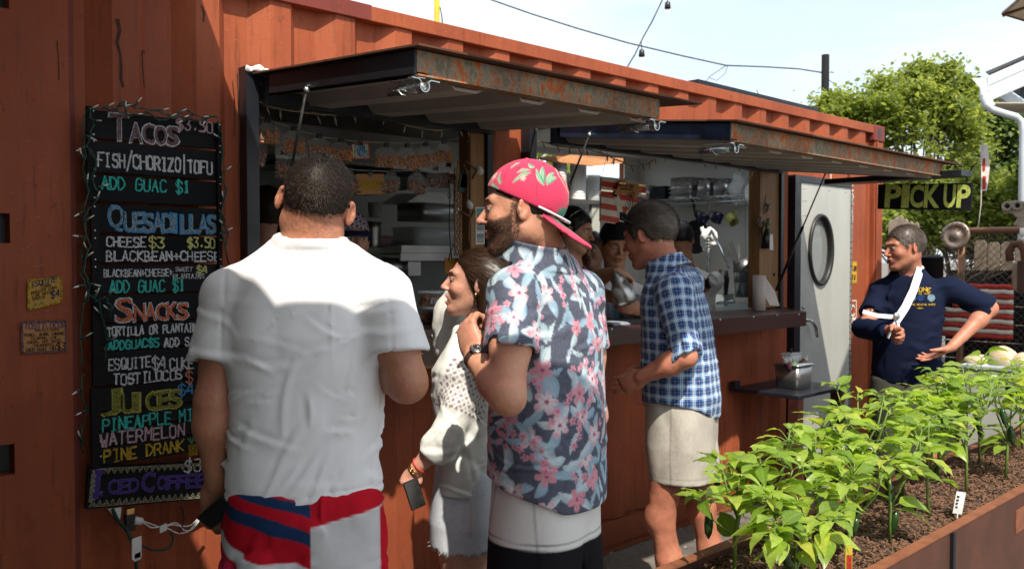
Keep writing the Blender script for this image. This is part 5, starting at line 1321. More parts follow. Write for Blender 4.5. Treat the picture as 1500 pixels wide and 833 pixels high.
# ================================================================ AWNINGS: the cut-out wall panels, hinged up
def awning(lab,xl,xr,Yf,zf,zh,xsheet,nm='awning'):
 """xl..xr steel frame, sheet overhangs to xsheet on the right; Yf front, zf front height, zh height at the wall"""
 t=thing(nm,lab,'awning',((xl+xr)/2,D-.02,zh));Yh=D-.03
 s=lambda y:zf+(zh-zf)*(y-Yf)/(Yh-Yf)
 m=MB();c=[(xl-.02,Yf-.035,s(Yf-.035)),(xsheet,Yf-.035,s(Yf-.035)),(xsheet-.02,Yh,zh),(xl-.02,Yh,zh)]
 m.poly(c,(0,0,.006));m.build('top_sheet',M_rustdk,t)
 h=.073;y0=Yf+.012;y1=Yh-.09
 m=MB();m.poly([(xl,y0,s(y0)-.004),(xl,y1,s(y1)-.004),(xl,y1,s(y1)-h),(xl,y0,s(y0)-h)],(.008,0,0));m.poly([(xl+.008,y0,s(y0)-h),(xl+.05,y0,s(y0)-h),(xl+.05,y1,s(y1)-h),(xl+.008,y1,s(y1)-h)],(0,0,.006))
 m.build('side_channel',M_blksteel if lab.startswith('near')else M_bluesteel,t)
 m=MB();m.poly([(xr,y0,s(y0)-.004),(xr,y1,s(y1)-.004),(xr,y1,s(y1)-h),(xr,y0,s(y0)-h)],(-.008,0,0));m.build('side_channel',M_rust,t)
 m=MB();m.box((xl+.009,y0,s(y0)-h),(xr-.009,y0+.008,s(y0)-.004));m.box((xl+.01,y0-.006,s(y0)-h-.005),(xr-.01,y0+.045,s(y0)-h));m.build('front_channel',M_rust,t)
 # the corrugated panel itself, pale on its underside
 pr=cprof(xl+.02,xr-.02);n=len(pr);vs=[]
 for y in(y0+.05,Yh-.05):
  vs+=[(x,y,s(y)-.055-d)for x,d in pr]
 for y in(y0+.05,Yh-.05):vs+=[(x,y,s(y)-.045-d)for x,d in pr]
 fs=[]
 for i in range(n-1):fs+=[(i,i+1,n+i+1,n+i),(2*n+i+1,2*n+i,3*n+i,3*n+i+1),(i,2*n+i,2*n+i+1,i+1),(n+i,n+i+1,3*n+i+1,3*n+i)]
 m=MB();m.add(vs,[f[::-1]for f in fs]);m.build('corrugated_underside',M_under,t)
 m=MB();m.box((xl+.02,Yh-.05,zh-.11),(xr-.02,Yh-.005,zh-.01));m.build('hinge_bar',M_blkframe,t)
 for k in range(4):x=xl+.15+k*(xr-xl-.3)/3;g=MB();g.tube([(x-.05,Yh+.01,zh-.005),(x+.05,Yh+.01,zh-.005)],.014,10);g.build('hinge',M_blksteel,t)
 return t,s,y0,h
aw1,s1,y01,h_=awning('near steel awning with a rust streaked front edge, over the nut bags',1.535,2.69,2.03,2.165,2.235,2.90)
aw2,s2,y02,_=awning('far steel awning with an orange rusty front edge, beside the pick up sign',3.055,5.24,1.955,2.108,2.228,5.43)
def latch(t,c,parent):
 """bolt latch under a corner: tube, bracket with a round end, rivets, a small hook"""
 m=MB();c=np.array(c,float);m.tube([c,c+np.array((-.0,.16,.006))],.015,10);m.build('latch_barrel',M_steelgl,parent)
 m=MB();m.bar(c+np.array((.0,0,.026)),c+np.array((0,.14,.032)),.026,.003);m.build('latch_plate',M_steelgl,parent)
 m=MB();pts=[c+np.array((-.045,-.004,.020)),c+np.array((-.022,-.004,.019))]+[c+np.array((.0165*math.sin(a)*1.0,-.004,-.0165*math.cos(a)))for a in np.linspace(-2.3,2.3,12)]+[c+np.array((.022,-.004,.019)),c+np.array((.055,-.004,.018))]
 for p,q in zip(pts[:-1],pts[1:]):m.bar(p,q,.024,.003,up=np.cross(unit(q-p),(0,1,0)))
 m.lathe(c+np.array((0,-.012,0)),[(.010,0),(.0115,.004),(.0115,.012)],14,axis=(0,1,0));m.build('latch_bracket',M_steelgl,parent)
 m=MB()
 for k in(.04,.10):m.lathe(c+np.array((-.012,k,.001)),[(.006,0),(.004,.004)],8,axis=(-1,0,0))
 m.tube([c+np.array((-.014,.085,.004)),c+np.array((-.026,.08,-.004)),c+np.array((-.022,.07,-.016)),c+np.array((-.012,.062,-.018))],.0028,6);m.build('latch_hook',M_steelgl,parent)
M_steelgl=pbr('galvanised_steel',(.62,.66,.68),(.40,.44,.46),16,.3,.9,.08)
for x,sf,y0,par in((1.535+.03,s1,y01,aw1),(2.66,s1,y01,aw1),(3.055+.03,s2,y02,aw2)):latch(None,(x,y0+.005,sf(y0)-h_-.034),par)
# gas struts
M_strut=pbr('black_strut_body',(.010,.010,.011),rough=.3);M_rod=pbr('strut_rod',(.20,.20,.20),rough=.25,metal=.8)
def strut(lab,a,b,body=.5,flip=False):
 a=np.array(a,float);b=np.array(b,float);t=thing('gas_strut',lab,'gas strut',a,group='gas struts holding the awnings')
 m_=a+(b-a)*body
 g=MB();g.tube([a,m_],.0095,10);g.build('cylinder',M_strut,t);g=MB();g.tube([m_,b],.0050,8);g.build('rod',M_rod,t)
 g=MB();g.lathe(b-np.array((0,0,.012)),[(.004,0),(.009,.004),(.010,.012),(.006,.02),(.001,.022)],10);g.bar(b+np.array((0,0,.012)),b+np.array((.02,.0,.018)),.012,.006);g.build('ball_end',M_steelgl,t)
strut('gas strut at the left end of the near awning, in front of the nut bags',PY(408,345,2.92),PX(449,131,1.525),.48)
strut('gas strut at the left end of the far awning, above the pink cap',PY(826,292,2.95),PX(863.5,197,3.045),.25)
strut('thin gas strut below the right end of the near awning',PY(771,250,D-.02),PX(785,188,2.67),.2)
strut('long gas strut crossing the door, below the right end of the far awning',PY(1137,425,2.99),PX(1210,252,5.20),.55)
# foam lump at the left corner of the near awning
b_=thing('plastic_wrap','crumpled white plastic wrap on the left corner of the near awning','plastic wrap',PY(370,104,D-.02))
V,Q=mesh_sdf(lambda P:ell(P,(0,0,0),(.045,.02,.014))+.010*vnoise(P,60,3),(-.08,-.05,-.04),(.08,.05,.04),.004)
V=V+np.array(PY(379,102,D-.03));o=link_mesh('crumpled_sheet',np_mesh('wrap',V,Q),M_white2,b_)
# ================================================================ COUNTERS
ct=thing('service_counter','dark red stained plank counter below the far awning','counter',(4.1,2.85,1.13))
zt=1.236
m=MB();m.poly([(2.98,2.70,zt-.03),(5.0,2.70,zt-.03),(5.33,D-.005,zt-.03),(5.33,D+.06,zt-.03),(2.98,D+.06,zt-.03)],(0,0,.028));m.build('counter_top',M_counter,ct)
m=MB();m.box((2.98,2.672,zt-.088),(5.005,2.699,zt+.001));m.poly([(5.006,2.699,zt-.088),(5.006,2.675,zt-.088),(5.34,D-.022,zt-.088),(5.34,D-.002,zt-.088)],(0,0,.089));m.build('edge_board',M_counter,ct,bevel=.002)
m=MB()
for q in((1055,468),(1104,464),(1138,461.5),(1170,460.5),(896,482)):c=PY(*q,2.672);m.lathe((c[0],2.672,c[2]),[(.0075,0),(.006,.003),(.003,.004)],10,axis=(0,-1,0))
m.build('bolt_head',M_steelgl,ct)
# inner work top behind both windows
m=MB();m.box((1.55,D+.09,1.16),(2.6,3.45,1.20));m.build('inner_shelf',M_steelsh,ct)
c1=thing('service_counter','brown plank counter below the near awning','counter',(2.1,2.85,1.13))
m=MB();m.box((1.46,2.702,1.255),(2.74,D+.06,1.283));m.build('counter_top',M_counter2,c1)
m=MB();m.box((1.46,2.672,1.135),(2.74,2.70,1.286));m.build('edge_board',M_counter2,c1,bevel=.002)
m=MB()
for q in((633,492),(560,497),(705,490)):c=PY(*q,2.672);m.lathe((c[0],2.672,c[2]),[(.010,0),(.009,.004),(.004,.006)],12,axis=(0,-1,0))
m.build('bolt_head',M_steelgl,c1)
# ---------------------------------------------------------------- pick-up shelf with the sauce pan
sh=thing('wall_shelf','black shelf on a brown post in front of the door','shelf',(5.0,2.8,.75))
m=MB();m.box((4.70,2.555,.738),(5.325,D-.014,.760));m.build('shelf_board',M_blkframe,sh,bevel=.003)
m=MB();m.box((4.70,2.557,0.003),(4.765,2.62,.737));m.build('post',M_counter,sh);m=MB();m.box((5.22,2.557,.003),(5.29,2.62,.737));m.build('post',M_counter,sh)
m=MB();m.box((4.705,D-.05,.761),(4.76,D-.013,.80));m.build('bracket',M_blkframe,sh)
def rbox(m,c,sx,sy,z0,z1,tp=1.0,r=.02,wall=.0,n=5,mi=0):
 """rounded rectangular bin, open at the top when wall>0"""
 c=np.array(c,float)
 def ring(s_,z,off=0):
  out=[]
  for qx,qy,a0 in((1,1,0),(-1,1,90),(-1,-1,180),(1,-1,270)):
   for k in range(n):a=R(a0+90*k/(n-1));out.append((c[0]+(qx*(sx*s_-r)+(r-off)*math.cos(a)),c[1]+(qy*(sy*s_-r)+(r-off)*math.sin(a)),z))
  return out
 k=4*n
 if wall:L_=[ring(tp,z0),ring(1,z1),ring(1,z1,wall),ring(tp,z0+wall,wall)]
 else:L_=[ring(tp,z0),ring(1,z1)]
 vs=[v for l in L_ for v in l];fs=[(i*k+j,i*k+(j+1)%k,(i+1)*k+(j+1)%k,(i+1)*k+j)for i in range(len(L_)-1)for j in range(k)]
 fs+=[tuple(range(k))[::-1],tuple((len(L_)-1)*k+j for j in range(k))];m.add(vs,fs,mi,True);return m
pc=PY(1162,572,2.75);pc[2]=.761
pn=thing('steel_pan','deep stainless pan of sauce bottles on the black shelf','pan',tuple(pc))
m=MB();rbox(m,pc,.095,.085,.762,.905,.93,.025,.004);m.build('pan_body',M_steelsh,pn)
m=MB();rbox(m,pc,.105,.095,.9055,.911,1,.03,.0);m.build('pan_rim',M_steelgl,pn)
def squeeze(nm,lab,c,tilt,liquid,cap,r=.022,h=.13):
 c=np.array(c,float);ax=unit(tilt);t=thing(nm,lab,'sauce bottle',c);g=MB();g.lathe(c,[(r*.9,0),(r,.01),(r,h*.7),(r*.7,h*.78)],14,axis=ax);g.build('bottle_body',liquid,t)
 g=MB();g.lathe(c+ax*h*.78,[(r*.8,0),(r*.8,.014),(r*.3,.02),(r*.15,.045)],12,axis=ax);g.build('nozzle_cap',cap,t);return t
Mq=lambda n,c,rg=.35:pbr(n,c,rough=rg,bmp=.02,sss=.0)
squeeze('sauce_bottle','squeeze bottle of dark purple sauce with white cap in the steel pan',pc+(-.055,-.03,.10),(-.75,.1,.75),Mq('purple_sauce',(.10,.03,.06)),M_white2)
squeeze('sauce_bottle','squeeze bottle of green sauce with white cap in the steel pan',pc+(-.01,-.035,.115),(-.72,.1,.55),Mq('green_sauce',(.16,.28,.12)),M_white2)
squeeze('sauce_bottle','squeeze bottle of brown sauce leaning right in the steel pan',pc+(.045,-.02,.12),(.6,.0,.45),Mq('brown_sauce',(.14,.05,.015)),M_white2,.02,.09)
t=thing('napkin_box','small clear lidded container at the back of the sauce pan','container',pc+(.03,.03,.13));m=MB();rbox(m,pc+(.03,.03,0),.065,.035,.90,.965,.95,.012,.002);m.build('clear_body',M_plas2,t);m=MB();rbox(m,pc+(.03,.03,0),.07,.04,.966,.972,1,.014);m.build('lid',M_plas2,t)
m=MB();m.lathe(pc+(.02,.03,.211),[(.006,0),(.006,.012),(.011,.016),(.008,.026)],10);m.build('lid_knob',M_blackpl,t)
# ================================================================ MENU BOARD
def menu():
 YB=2.955;X_=lambda x,y=400:PY(x,y,YB)[0]
 t=thing('menu_board','black slatted chalkboard menu with coloured hand lettering, hung on the container','menu board',(1.25,3.0,.3))
 RT=np.array((1.,0,0));UP=np.array((0,0,1.))
 def zat(x,y):return PY(x,y,YB)[2]
 xl,xr=X_(128,170),X_(322,180)
 planks={}
 # (name, top and bottom at the left edge, in photo px at x=135)
 rows=[('tacos',160,202,0),('fish',205,252,0),('guac',255,294,.002),('ques',298,341,0),('cheese',344,384,.002),('bean',387,430,0),('snacks',433,473,.002),('tort',476,514,0),('esq',517,566,.002),('juice',569,604,0),('pine',607,631,.002),('water',634,655,0),('drank',658,684,.002)]
 for nm,a,b,o in rows:
  m=MB();m.box((xl+.012,YB-o,zat(135,b)),(xr-.006,YB+.018-o,zat(135,a)-.001));planks[nm]=m.build('plank',M_board,t,bevel=.002)
  planks[nm+'y']=YB-o
 for(x0,a,b)in((xl-.008,157,296),(xl+.001,299,565),(xl-.006,568,686)):
  m=MB();m.box((x0,YB-.018,zat(135,b)),(x0+.024,YB-.0025,zat(135,a)));m.build('side_rail',M_boardfr,t,bevel=.002)
 for(a,b)in((160,300),(303,565)):
  m=MB();m.box((xr-.018,YB-.018,zat(135,b)),(xr-.002,YB-.0025,zat(135,a)));m.build('side_rail',M_boardfr,t,bevel=.002)
 m=MB()
 for y in(164,198,208,248,259,290,303,338,349,380,391,426):m.lathe((xl+.012,YB-.0185,zat(135,y)),[(.004,0),(.003,.002)],8,axis=(0,-1,0));m.lathe((xr-.009,YB-.0185,zat(135,y)),[(.004,0),(.003,.002)],8,axis=(0,-1,0))
 m.build('nail_head',M_steel,t)
 def W(nm,s,x0,yb,x1,hpx,c,seed=0,th=None,dbl=True):
  Y=planks[nm+'y'];a=PY(x0,yb,Y);w=PY(x1,yb,Y)[0]-a[0];h=PY(x0,yb-hpx,Y)[2]-a[2]
  if len(s)<=3:
   for i,ch in enumerate(s):stroke_text('letter',ch,(a[0]+w*i/len(s),Y,a[2]),RT,UP,w/len(s),h*.93,CH[c],planks[nm],th=th or max(.0042,h*.11),nrm=(0,-1,0),seed=seed+i,dbl=dbl)
   return
  stroke_text('lettering',s,(a[0],Y,a[2]),RT,UP,w*1.04,h*.93,CH[c],planks[nm],th=th or max(.0042,h*.11),nrm=(0,-1,0),seed=seed,dbl=dbl)
 def T(nm,s,x0,yb,x1,hpx,c,oc,big=True):
  """display word: big first letter, filled and outlined"""
  Y=planks[nm+'y'];a=PY(x0,yb,Y);w=PY(x1,yb,Y)[0]-a[0];h=PY(x0,yb-hpx,Y)[2]-a[2]
  f=.26 if big else 1/len(s);cap=s[0];rest=s[1:];x=a[0];k=w/(1.0*len(s)+.7)
  for(cc,lift,off,mt)in((None,.0010,.045,CH[oc]),(None,.0026,-.004,CH[c])):
   e=.006 if off>0 else 0
   font_text('letter',cap,(x-e/2,Y,a[2]-.002-e/2),RT,UP,k*1.45+e,h+e,mt,planks[nm],lift=lift,offset=.02 if off>0 else.005,jit=1)
   kk=(w-k*1.6)/len(rest);[font_text('letter',ch,(x+k*1.6+i*kk-e/2,Y,a[2]-e/2-.002+(i%2)*.002),RT,UP,kk*(.93 if ch!='I' else.3)+e,h*.70+e,mt,planks[nm],lift=lift+i*.00005,offset=.035 if off>0 else.02,jit=1)for i,ch in enumerate(rest)]
 T('tacos','TACOS',161,207-3,262,38,'mauve','white');W('tacos','$3.50',259,189,312,17,'pink')
 W('fish','FISH/CHORIZO|TOFU',143,243,306,21,'white');W('guac','ADD GUAC $1',149,276,275,19,'teal')
 T('ques','QUESADILLAS',159,337,317,37,'steel','blue');W('cheese','CHEESE',156,361,213,15,'white');W('cheese','$3',218,362,243,16,'lightyellow');W('cheese','$3.50',275,362,315,15,'lightyellow')
 W('cheese','BLACKBEAN+CHEESE',156,382,318,15,'white');W('bean','BLACKBEAN+CHEESE+',152,405,250,11,'white',th=.003);W('bean','SWEET',257,397,282,6,'white',th=.0022,dbl=False);W('bean','PLANTAINS',254,408,298,7,'white',th=.0024,dbl=False);W('bean','$4',288,400,305,11,'lightyellow')
 W('bean','ADD GUAC $1',161,428,268,18,'teal');T('snacks','SNACKS',170,470,276,33,'orange','white')
 W('tort','TORTILLA OR PLANTAIN',157,492,284,13,'white',th=.004);W('tort','ADDGUAC$5',158,512,232,13,'teal');W('tort','ADD SA',241,508,284,13,'white')
 W('esq','ESQUITE',159,542,220,17,'white');W('esq','$4',223,541,245,19,'white');W('esq','CUKE',249,541,284,17,'white');W('esq','TOSTILOCOS',166,564,265,16,'white');W('esq','$',272,561,284,18,'salmon')
 T('juice','JUICES',150,607,266,36,'olive','yellow');W('juice','$4',261,579,286,17,'blue')
 W('pine','PINEAPPLE MINT',150,632,300,19,'teal');W('water','WATERMELON',148,654,268,20,'pink');W('drank','PINE DRANK',153,677,268,18,'gold')
 for y_,c in((646,'white'),(668,'white')):m=MB();p=PY(148,y_,YB-.003);m.lathe(p,[(.004,0),(.003,.001)],8,axis=(0,-1,0));m.build('lettering',CH[c],planks['water'])
 # little pineapple drawing
 p=PY(281,660,YB-.0035);m=MB()
 for i in range(4):
  for j in range(3):m.bar(p+np.array((-.011+j*.011,0,-.016+i*.010)),p+np.array((-.002+j*.011,0,-.008+i*.010)),.0022,.001,up=(0,1,0));m.bar(p+np.array((-.002+j*.011,0,-.016+i*.010)),p+np.array((-.011+j*.011,0,-.008+i*.010)),.0022,.001,up=(0,1,0))
 m.build('lettering',CH['gold'],planks['water']);m=MB()
 for a in(-.5,-.2,.1,.4):m.bar(p+np.array((0,0,.024)),p+np.array((math.sin(a)*.03,0,.024+math.cos(a)*.025)),.0025,.001,up=(0,1,0))
 m.build('lettering',CH['green'],planks['water'])
 # the lowest board hangs a little askew
 b=thing('menu_board','lowest black board reading Iced Coffee, edged with chalk zigzags','menu board',(1.25,2.96,.6))
 Y=2.945;P=[PY(x,y,Y)for x,y in((126,745),(330,728),(330,674),(130,684))]
 m=MB();m.poly([P[0],P[1],P[2],P[3]],(0,.02,0));pb=m.build('board_panel',M_board,b)
 ex=unit(P[1]-P[0]);ez=unit(P[3]-P[0]-np.dot(P[3]-P[0],ex)*ex);Wd=np.linalg.norm(P[1]-P[0]);Hd=np.linalg.norm(P[3]-P[0])
 def zig(q0,dx,dz,n,s_):
  m=MB()
  for k in range(n):
   a=q0+dx*k/n;c=q0+dx*(k+1)/n;mm_=(a+c)/2+dz*s_
   for i in(1,.55):mi=(a+c)/2;m.bar(mi+(a-mi)*i,mi+(mm_-mi)*i,.0022,.001,up=(0,1,0));m.bar(mi+(mm_-mi)*i,mi+(c-mi)*i,.0022,.001,up=(0,1,0))
   m.bar(a,c,.0018,.001,up=(0,1,0))
  m.build('zigzag_border',CH['tan'],b)
 o=np.array((0,-.0025,0));zig(P[0]+o+ex*.008+ez*.006,ex*(Wd-.016),ez,22,.020);zig(P[3]+o+ex*.008-ez*.006,ex*(Wd-.016),-ez,22,.018);zig(P[0]+o+ex*.006+ez*.02,ez*(Hd-.04),ex,6,.018)
 def I(s,x0,y0,x1,hp,ca,cb,big=1):
  a=PY(x0,y0,Y);q=PY(x1,y0,Y)[0]-a[0];h=PY(x0,y0-hp,Y)[2]-a[2]
  for lift,off,c in((.0012,.035,cb),(.0028,.012,ca)):
   for i,ch in enumerate(s):font_text('letter',ch,np.array(a)+ex*q*i/len(s),ex,ez,q/len(s)*.93,h,CH[c],pb,lift=lift+i*.00005,offset=off,jit=1)
 [stroke_text('lettering','I',PY(134,727,Y),ex,ez,.052,.075,CH[c_],pb,th=th_,nrm=(0,-1,0),jit=0,lift=lf_)for c_,th_,lf_ in(('violet',.018,.0008),('purple',.013,.0026))];I('CED',157,723,203,20,'purple','violet');I('C',206,720,226,27,'purple','violet');I('OFFEE',229,717,300,20,'purple','violet')
 stroke_text('lettering','$3',PY(270,691,Y),ex,ez,.065,.04,CH['white'],pb,th=.0045,nrm=(0,-1,0))
 # paper notes
 def note(lab,c4,lines,mt,bt,yy=2.978):
  P=[PY(x,y,yy)for x,y in c4];n_=thing('paper_note',lab,'paper note',P[0]);m=MB();m.poly(P,(0,.0015,0));pp=m.build('paper',mt,n_)
  ex=unit(P[1]-P[0]);ez=unit(P[3]-P[0]);m=MB()
  for a,b_ in((0,1),(1,2),(2,3),(3,0)):m.bar(P[a]+np.array((0,-.001,0)),P[b_]+np.array((0,-.001,0)),.006,.0008,up=(0,1,0))
  m.build('border_line',bt,n_)
  for s,u,v,w,h,c in lines:stroke_text('lettering',s,P[0]+(P[1]-P[0])*u+(P[3]-P[0])*v,ex,ez,w,h,CH[c],n_,th=h*.11,nrm=(0,-1,0),jit=.12,lift=.001)
 M_p1=pbr('yellow_card',(.50,.28,.055),(.42,.22,.04),6,.8);M_p2=pbr('orange_card',(.45,.22,.08),(.38,.17,.06),6,.8)
 note('yellow handwritten card about esquite, upper of the two on the end post',((42,453),(90,441),(90,406),(42,411)),[('ESQUITE',.1,.74,.075,.017,'navy'),('CORN',.38,.62,.03,.008,'black'),('ROASTED CORN',.08,.5,.075,.008,'black'),('LIME MAYO',.1,.38,.055,.008,'black'),('CHEESE',.12,.27,.04,.008,'black'),('$4',.68,.2,.028,.022,'navy'),('AA',.1,.05,.04,.012,'green')],M_p1,CH['gold'])
 note('orange handwritten card about tostilocos, lower of the two on the end post',((33,517),(97,513),(96,470),(32,472)),[('TOSTILOCOS',.06,.78,.12,.016,'purple'),('TORTILLA CHIPS',.28,.68,.07,.007,'black'),('PEANUT, BEANS, CABBAGE',.05,.54,.115,.008,'black'),('CILANTRO, LIME',.2,.42,.075,.008,'black'),('CREMA, HOT SAUCE',.1,.30,.10,.008,'black'),('CACAHUATES',.24,.19,.06,.008,'black'),('(ADD GUAC +$)',.06,.05,.09,.010,'black'),('$3',.78,.05,.028,.02,'black')],M_p2,CH['mauve'])
 # scratches and chalk scribbles on the post, rust scars on the corrugation
 for pts,w in(([(110,240),(111,256)],.003),):
  pass
 m=MB();rs=random.Random(5)
 for cx,cy,n,sx in((50,242,4,8),(52,392,6,8),(58,460,9,14),(60,318,3,10),(45,355,3,14),(30,362,2,8),(90,300,3,6)):
  for k in range(n):x=cx+rs.uniform(-sx,sx);y=cy+rs.uniform(-4,4);a=PY(x,y,2.9835);b2=PY(x+rs.uniform(3,9),y+rs.uniform(-3,3),2.9835);m.bar(a,b2,.0012,.0006,up=(0,1,0))
 m.build('chalk_scratch',CH['salmon'],cont)
 # green fairy lights round the board
 M_gw=pbr('green_wire',(.006,.05,.035),rough=.4,bmp=0);M_bulb=pbr('clear_bulb',(.75,.75,.72),rough=.12,bmp=0)
 g=thing('fairy_lights','green wired fairy lights looped round the menu board','fairy lights',(1.1,2.94,1.0))
 paths=[[(122,545),(117,480),(124,445),(130,420),(122,392),(118,370),(126,340),(124,310),(128,280),(121,250),(125,220),(120,190),(127,163),(145,158),(165,162),(180,150),(200,158),(228,162),(252,170),(272,160),(295,172),(318,172),(326,205),(324,245),(330,280),(324,310),(334,340),(330,365)],
[(130,158),(136,185),(128,215),(140,240),(133,262),(146,285),(135,300),(120,325),(132,360),(118,400),(130,432),(140,440),(155,436),(163,450),(158,475)],
[(122,545),(118,575),(128,600),(116,640),(124,670)],[(165,160),(190,170),(215,166),(235,176),(262,170),(285,178),(310,170)],[(322,310),(328,350),(336,400)],[(333,590),(338,620),(334,650)],[(145,438),(150,470),(158,500),(148,540)]]
 rs=random.Random(3)
 for pa in paths:
  pts=[]
  for(a,b_),(c,d)in zip(pa[:-1],pa[1:]):
   for k in range(4):u=k/4;pts.append(PY(a+(c-a)*u+rs.uniform(-1.2,1.2),b_+(d-b_)*u+rs.uniform(-1.2,1.2),2.925+rs.uniform(-.006,.006)))
  m=MB();m.tube(pts,.0021,5);m.tube([p+np.array((rs.uniform(-.005,.005),-.004,rs.uniform(-.005,.005)))for p in pts],.0021,5);m.build('wire',M_gw,g)
  for k in range(3,len(pts),5):
   d=unit((rs.uniform(-1,1),-.2,rs.uniform(-.4,1)));p=pts[k];m=MB();m.tube([p,p+d*.022],.0038,7,rr=[.0032,.0042]);bs=m.build('bulb_socket',M_gw,g)
   m=MB();m.tube([p+d*.022,p+d*.036,p+d*.042],.003,7,rr=[.0030,.0022,.0006]);m.build('bulb',M_bulb,g)
 # sockets and cords under the board
 e=thing('extension_cord','white and green cords plugged together under the lowest menu board','extension cord',PY(205,770,2.93))
 def wire(pts,r,mt,nm='cord',y=2.94,par=e):
  from_=[PY(a,b,y+(c[0]if c else 0))for a,b,*c in pts];P3=[]
  for i in range(len(from_)-1):
   p0=from_[max(i-1,0)];p1=from_[i];p2=from_[i+1];p3=from_[min(i+2,len(from_)-1)]
   for k in range(6):u=k/6;P3.append(.5*((2*p1)+(p2-p0)*u+(2*p0-5*p1+4*p2-p3)*u*u+(3*p1-p0-3*p2+p3)*u**3))
  P3.append(from_[-1]);m=MB();m.tube(P3,r,6);return m.build(nm,mt,par)
 for k,pp in enumerate(([(208,762),(225,768),(238,772),(252,768),(268,770),(280,768),(292,757)],[(208,763),(222,772),(240,771),(260,780),(275,778),(283,770),(293,758)],[(240,771),(258,765),(270,776),(282,774),(294,759)])):wire(pp,.0022,M_white2)
 wire([(165,745),(172,760),(185,775),(192,790),(198,805),(200,833)],.006,M_gw);wire([(198,795),(212,800),(225,805),(245,803),(254,790),(250,778)],.004,M_gw);wire([(265,740),(270,760),(262,780)],.003,M_blackpl);wire([(195,790),(196,805),(202,815),(205,800)],.003,CH['navy'])
 m=MB();a=PY(197,762,2.94);b2=PY(208,763,2.94);m.tube([a,b2],.014,8,rr=[.014,.012]);m.build('plug',M_white2,e)
 m=MB();m.obox(PY(190,764,2.95),(.016,0,0),(0,.012,0),(0,0,.028));m.build('socket',M_blackpl,e,bevel=.003);m=MB();m.obox(PY(190,748,2.95),(.013,0,0),(0,.010,0),(0,0,.010));m.build('socket_cap',M_gold,e,bevel=.002)
 for x,y,w,h in((200,802,.016,.035),(201,814,.012,.014),(239,773,.012,.012)):m=MB();m.obox(PY(x,y,2.935),(w,0,.003),(0,.004,0),(0,0,h));m.build('tape_tag',M_white2,e,bevel=.002)
 m=MB();m.poly([PY(158,745,2.95),PY(178,742,2.95),PY(176,760,2.95),PY(168,758,2.95)],(0,.002,0));m.build('tape_tag',M_white2,e)
menu()
scar([(172,28),(175,45),(172,62),(176,80),(178,100),(177,115),(180,128)],.011);scar([(186,72),(196,70),(207,69),(210,78)],.012,nm='scratch',y=.03);scar([(208,74),(209,100),(211,130)],.005);scar([(84,60),(86,90),(87,117)],.003,y=-.0465);scar([(348,108),(350,190),(349,260),(352,330)],.006);scar([(340,118),(344,150),(343,200)],.004);scar([(728,192),(745,191),(757,193)],.010);scar([(1195,153),(1196,160),(1195,166)],.01);scar([(1060,600),(1062,640),(1061,680)],.004);scar([(1097,560),(1098,620)],.003);scar([(1108,132),(1112,140),(1110,150)],.015);scar([(295,8),(299,18),(298,32)],.006)
# ================================================================ PICK UP SIGN, hung across from the awning end
def pickup():
 XS=5.32;P=[PX(x,y,XS)for x,y in((1285,306),(1422,308),(1424,268),(1286,270))]
 t=thing('hanging_sign','black wooden sign reading PICK UP in yellow green letters','sign',(XS,2.1,2.0))
 m=MB();m.poly(P,(.02,0,0));pb=m.build('sign_board',M_board,t,bevel=.002)
 ex=unit(P[1]-P[0]);ez=unit(np.cross(ex,(1,0,0)));ez=ez if ez[2]>0 else-ez
 M_pk=None
 mm,tt,p=nodes('lime_chalk');n1=noise(tt,60,3,.6,stretch=(1,1,6));L(tt,ramp(tt,n1,[(.38,(.22,.28,.08)),(.50,(.48,.55,.10)),(.65,(.66,.62,.14))]),p.inputs['Base Color']);p.inputs['Roughness'].default_value=.9
 for s,x0,x1 in(('P',1297,1318),('I',1322,1329),('C',1333,1351),('K',1354,1375),('U',1382,1398),('P',1402,1419)):
  a=PX(x0,303,XS-.001);b=PX(x1,303,XS-.001);h=PX(x0,272,XS)[2]-a[2]
  o=font_text('lettering',s,a,ex,ez,np.linalg.norm(b-a),h,mm,pb,lift=.0015,offset=.03)
 m=MB()
 for x in(1290,1415):q=PX(x,269,XS+.01);m.tube([q,q+np.array((0,0,.06))],.002,5)
 a=PX(1290,269,XS+.01)+np.array((0,0,.06));b=PX(1415,269,XS+.01)+np.array((0,0,.05));m.tube([a,(a+b)/2+np.array((0,0,.01)),b],.003,6);m.build('hanging_wire',M_blksteel,t)
 m=MB();m.box((5.20,b[1]-.02,b[2]-.012),(5.36,a[1]+.3,b[2]+.02));m.build('hanging_bar',M_blksteel,t)
pickup()
# ================================================================ INSIDE THE NEAR WINDOW
M_nut=pbr('toasted_corn_nuts',(.74,.28,.04),(.42,.13,.015),40,.5,0,.2,200);M_nut2=pbr('mixed_cacahuates',(.42,.17,.07),(.17,.05,.03),60,.5,0,.2,200)
M_clip=pbr('black_binder_clip',(.012,.012,.012),rough=.35);M_string=pbr('pale_twine',(.50,.46,.40),rough=.8)
def line3(pts,Y):return[PY(x,y,Y)for x,y in pts]
def string_obj(nm,lab,cat,pts,Y,r=.0015,mt=None):
 P3=line3(pts,Y);t=thing(nm,lab,cat,P3[0]);m=MB();m.tube(P3,r,6);m.build('twine',mt or M_string,t);return t
YS=3.10;YS2=3.16
string_obj('string','upper string across the near window carrying bags of corn nuts','string',[(371,168),(400,178),(440,192),(480,202),(520,207),(560,209),(600,210),(640,208),(670,203),(688,198)],YS)
string_obj('string','lower string across the near window carrying bags of darker nuts','string',[(371,196),(395,210),(420,222),(470,240),(520,249),(570,251),(620,249),(660,240),(690,230)],YS2)
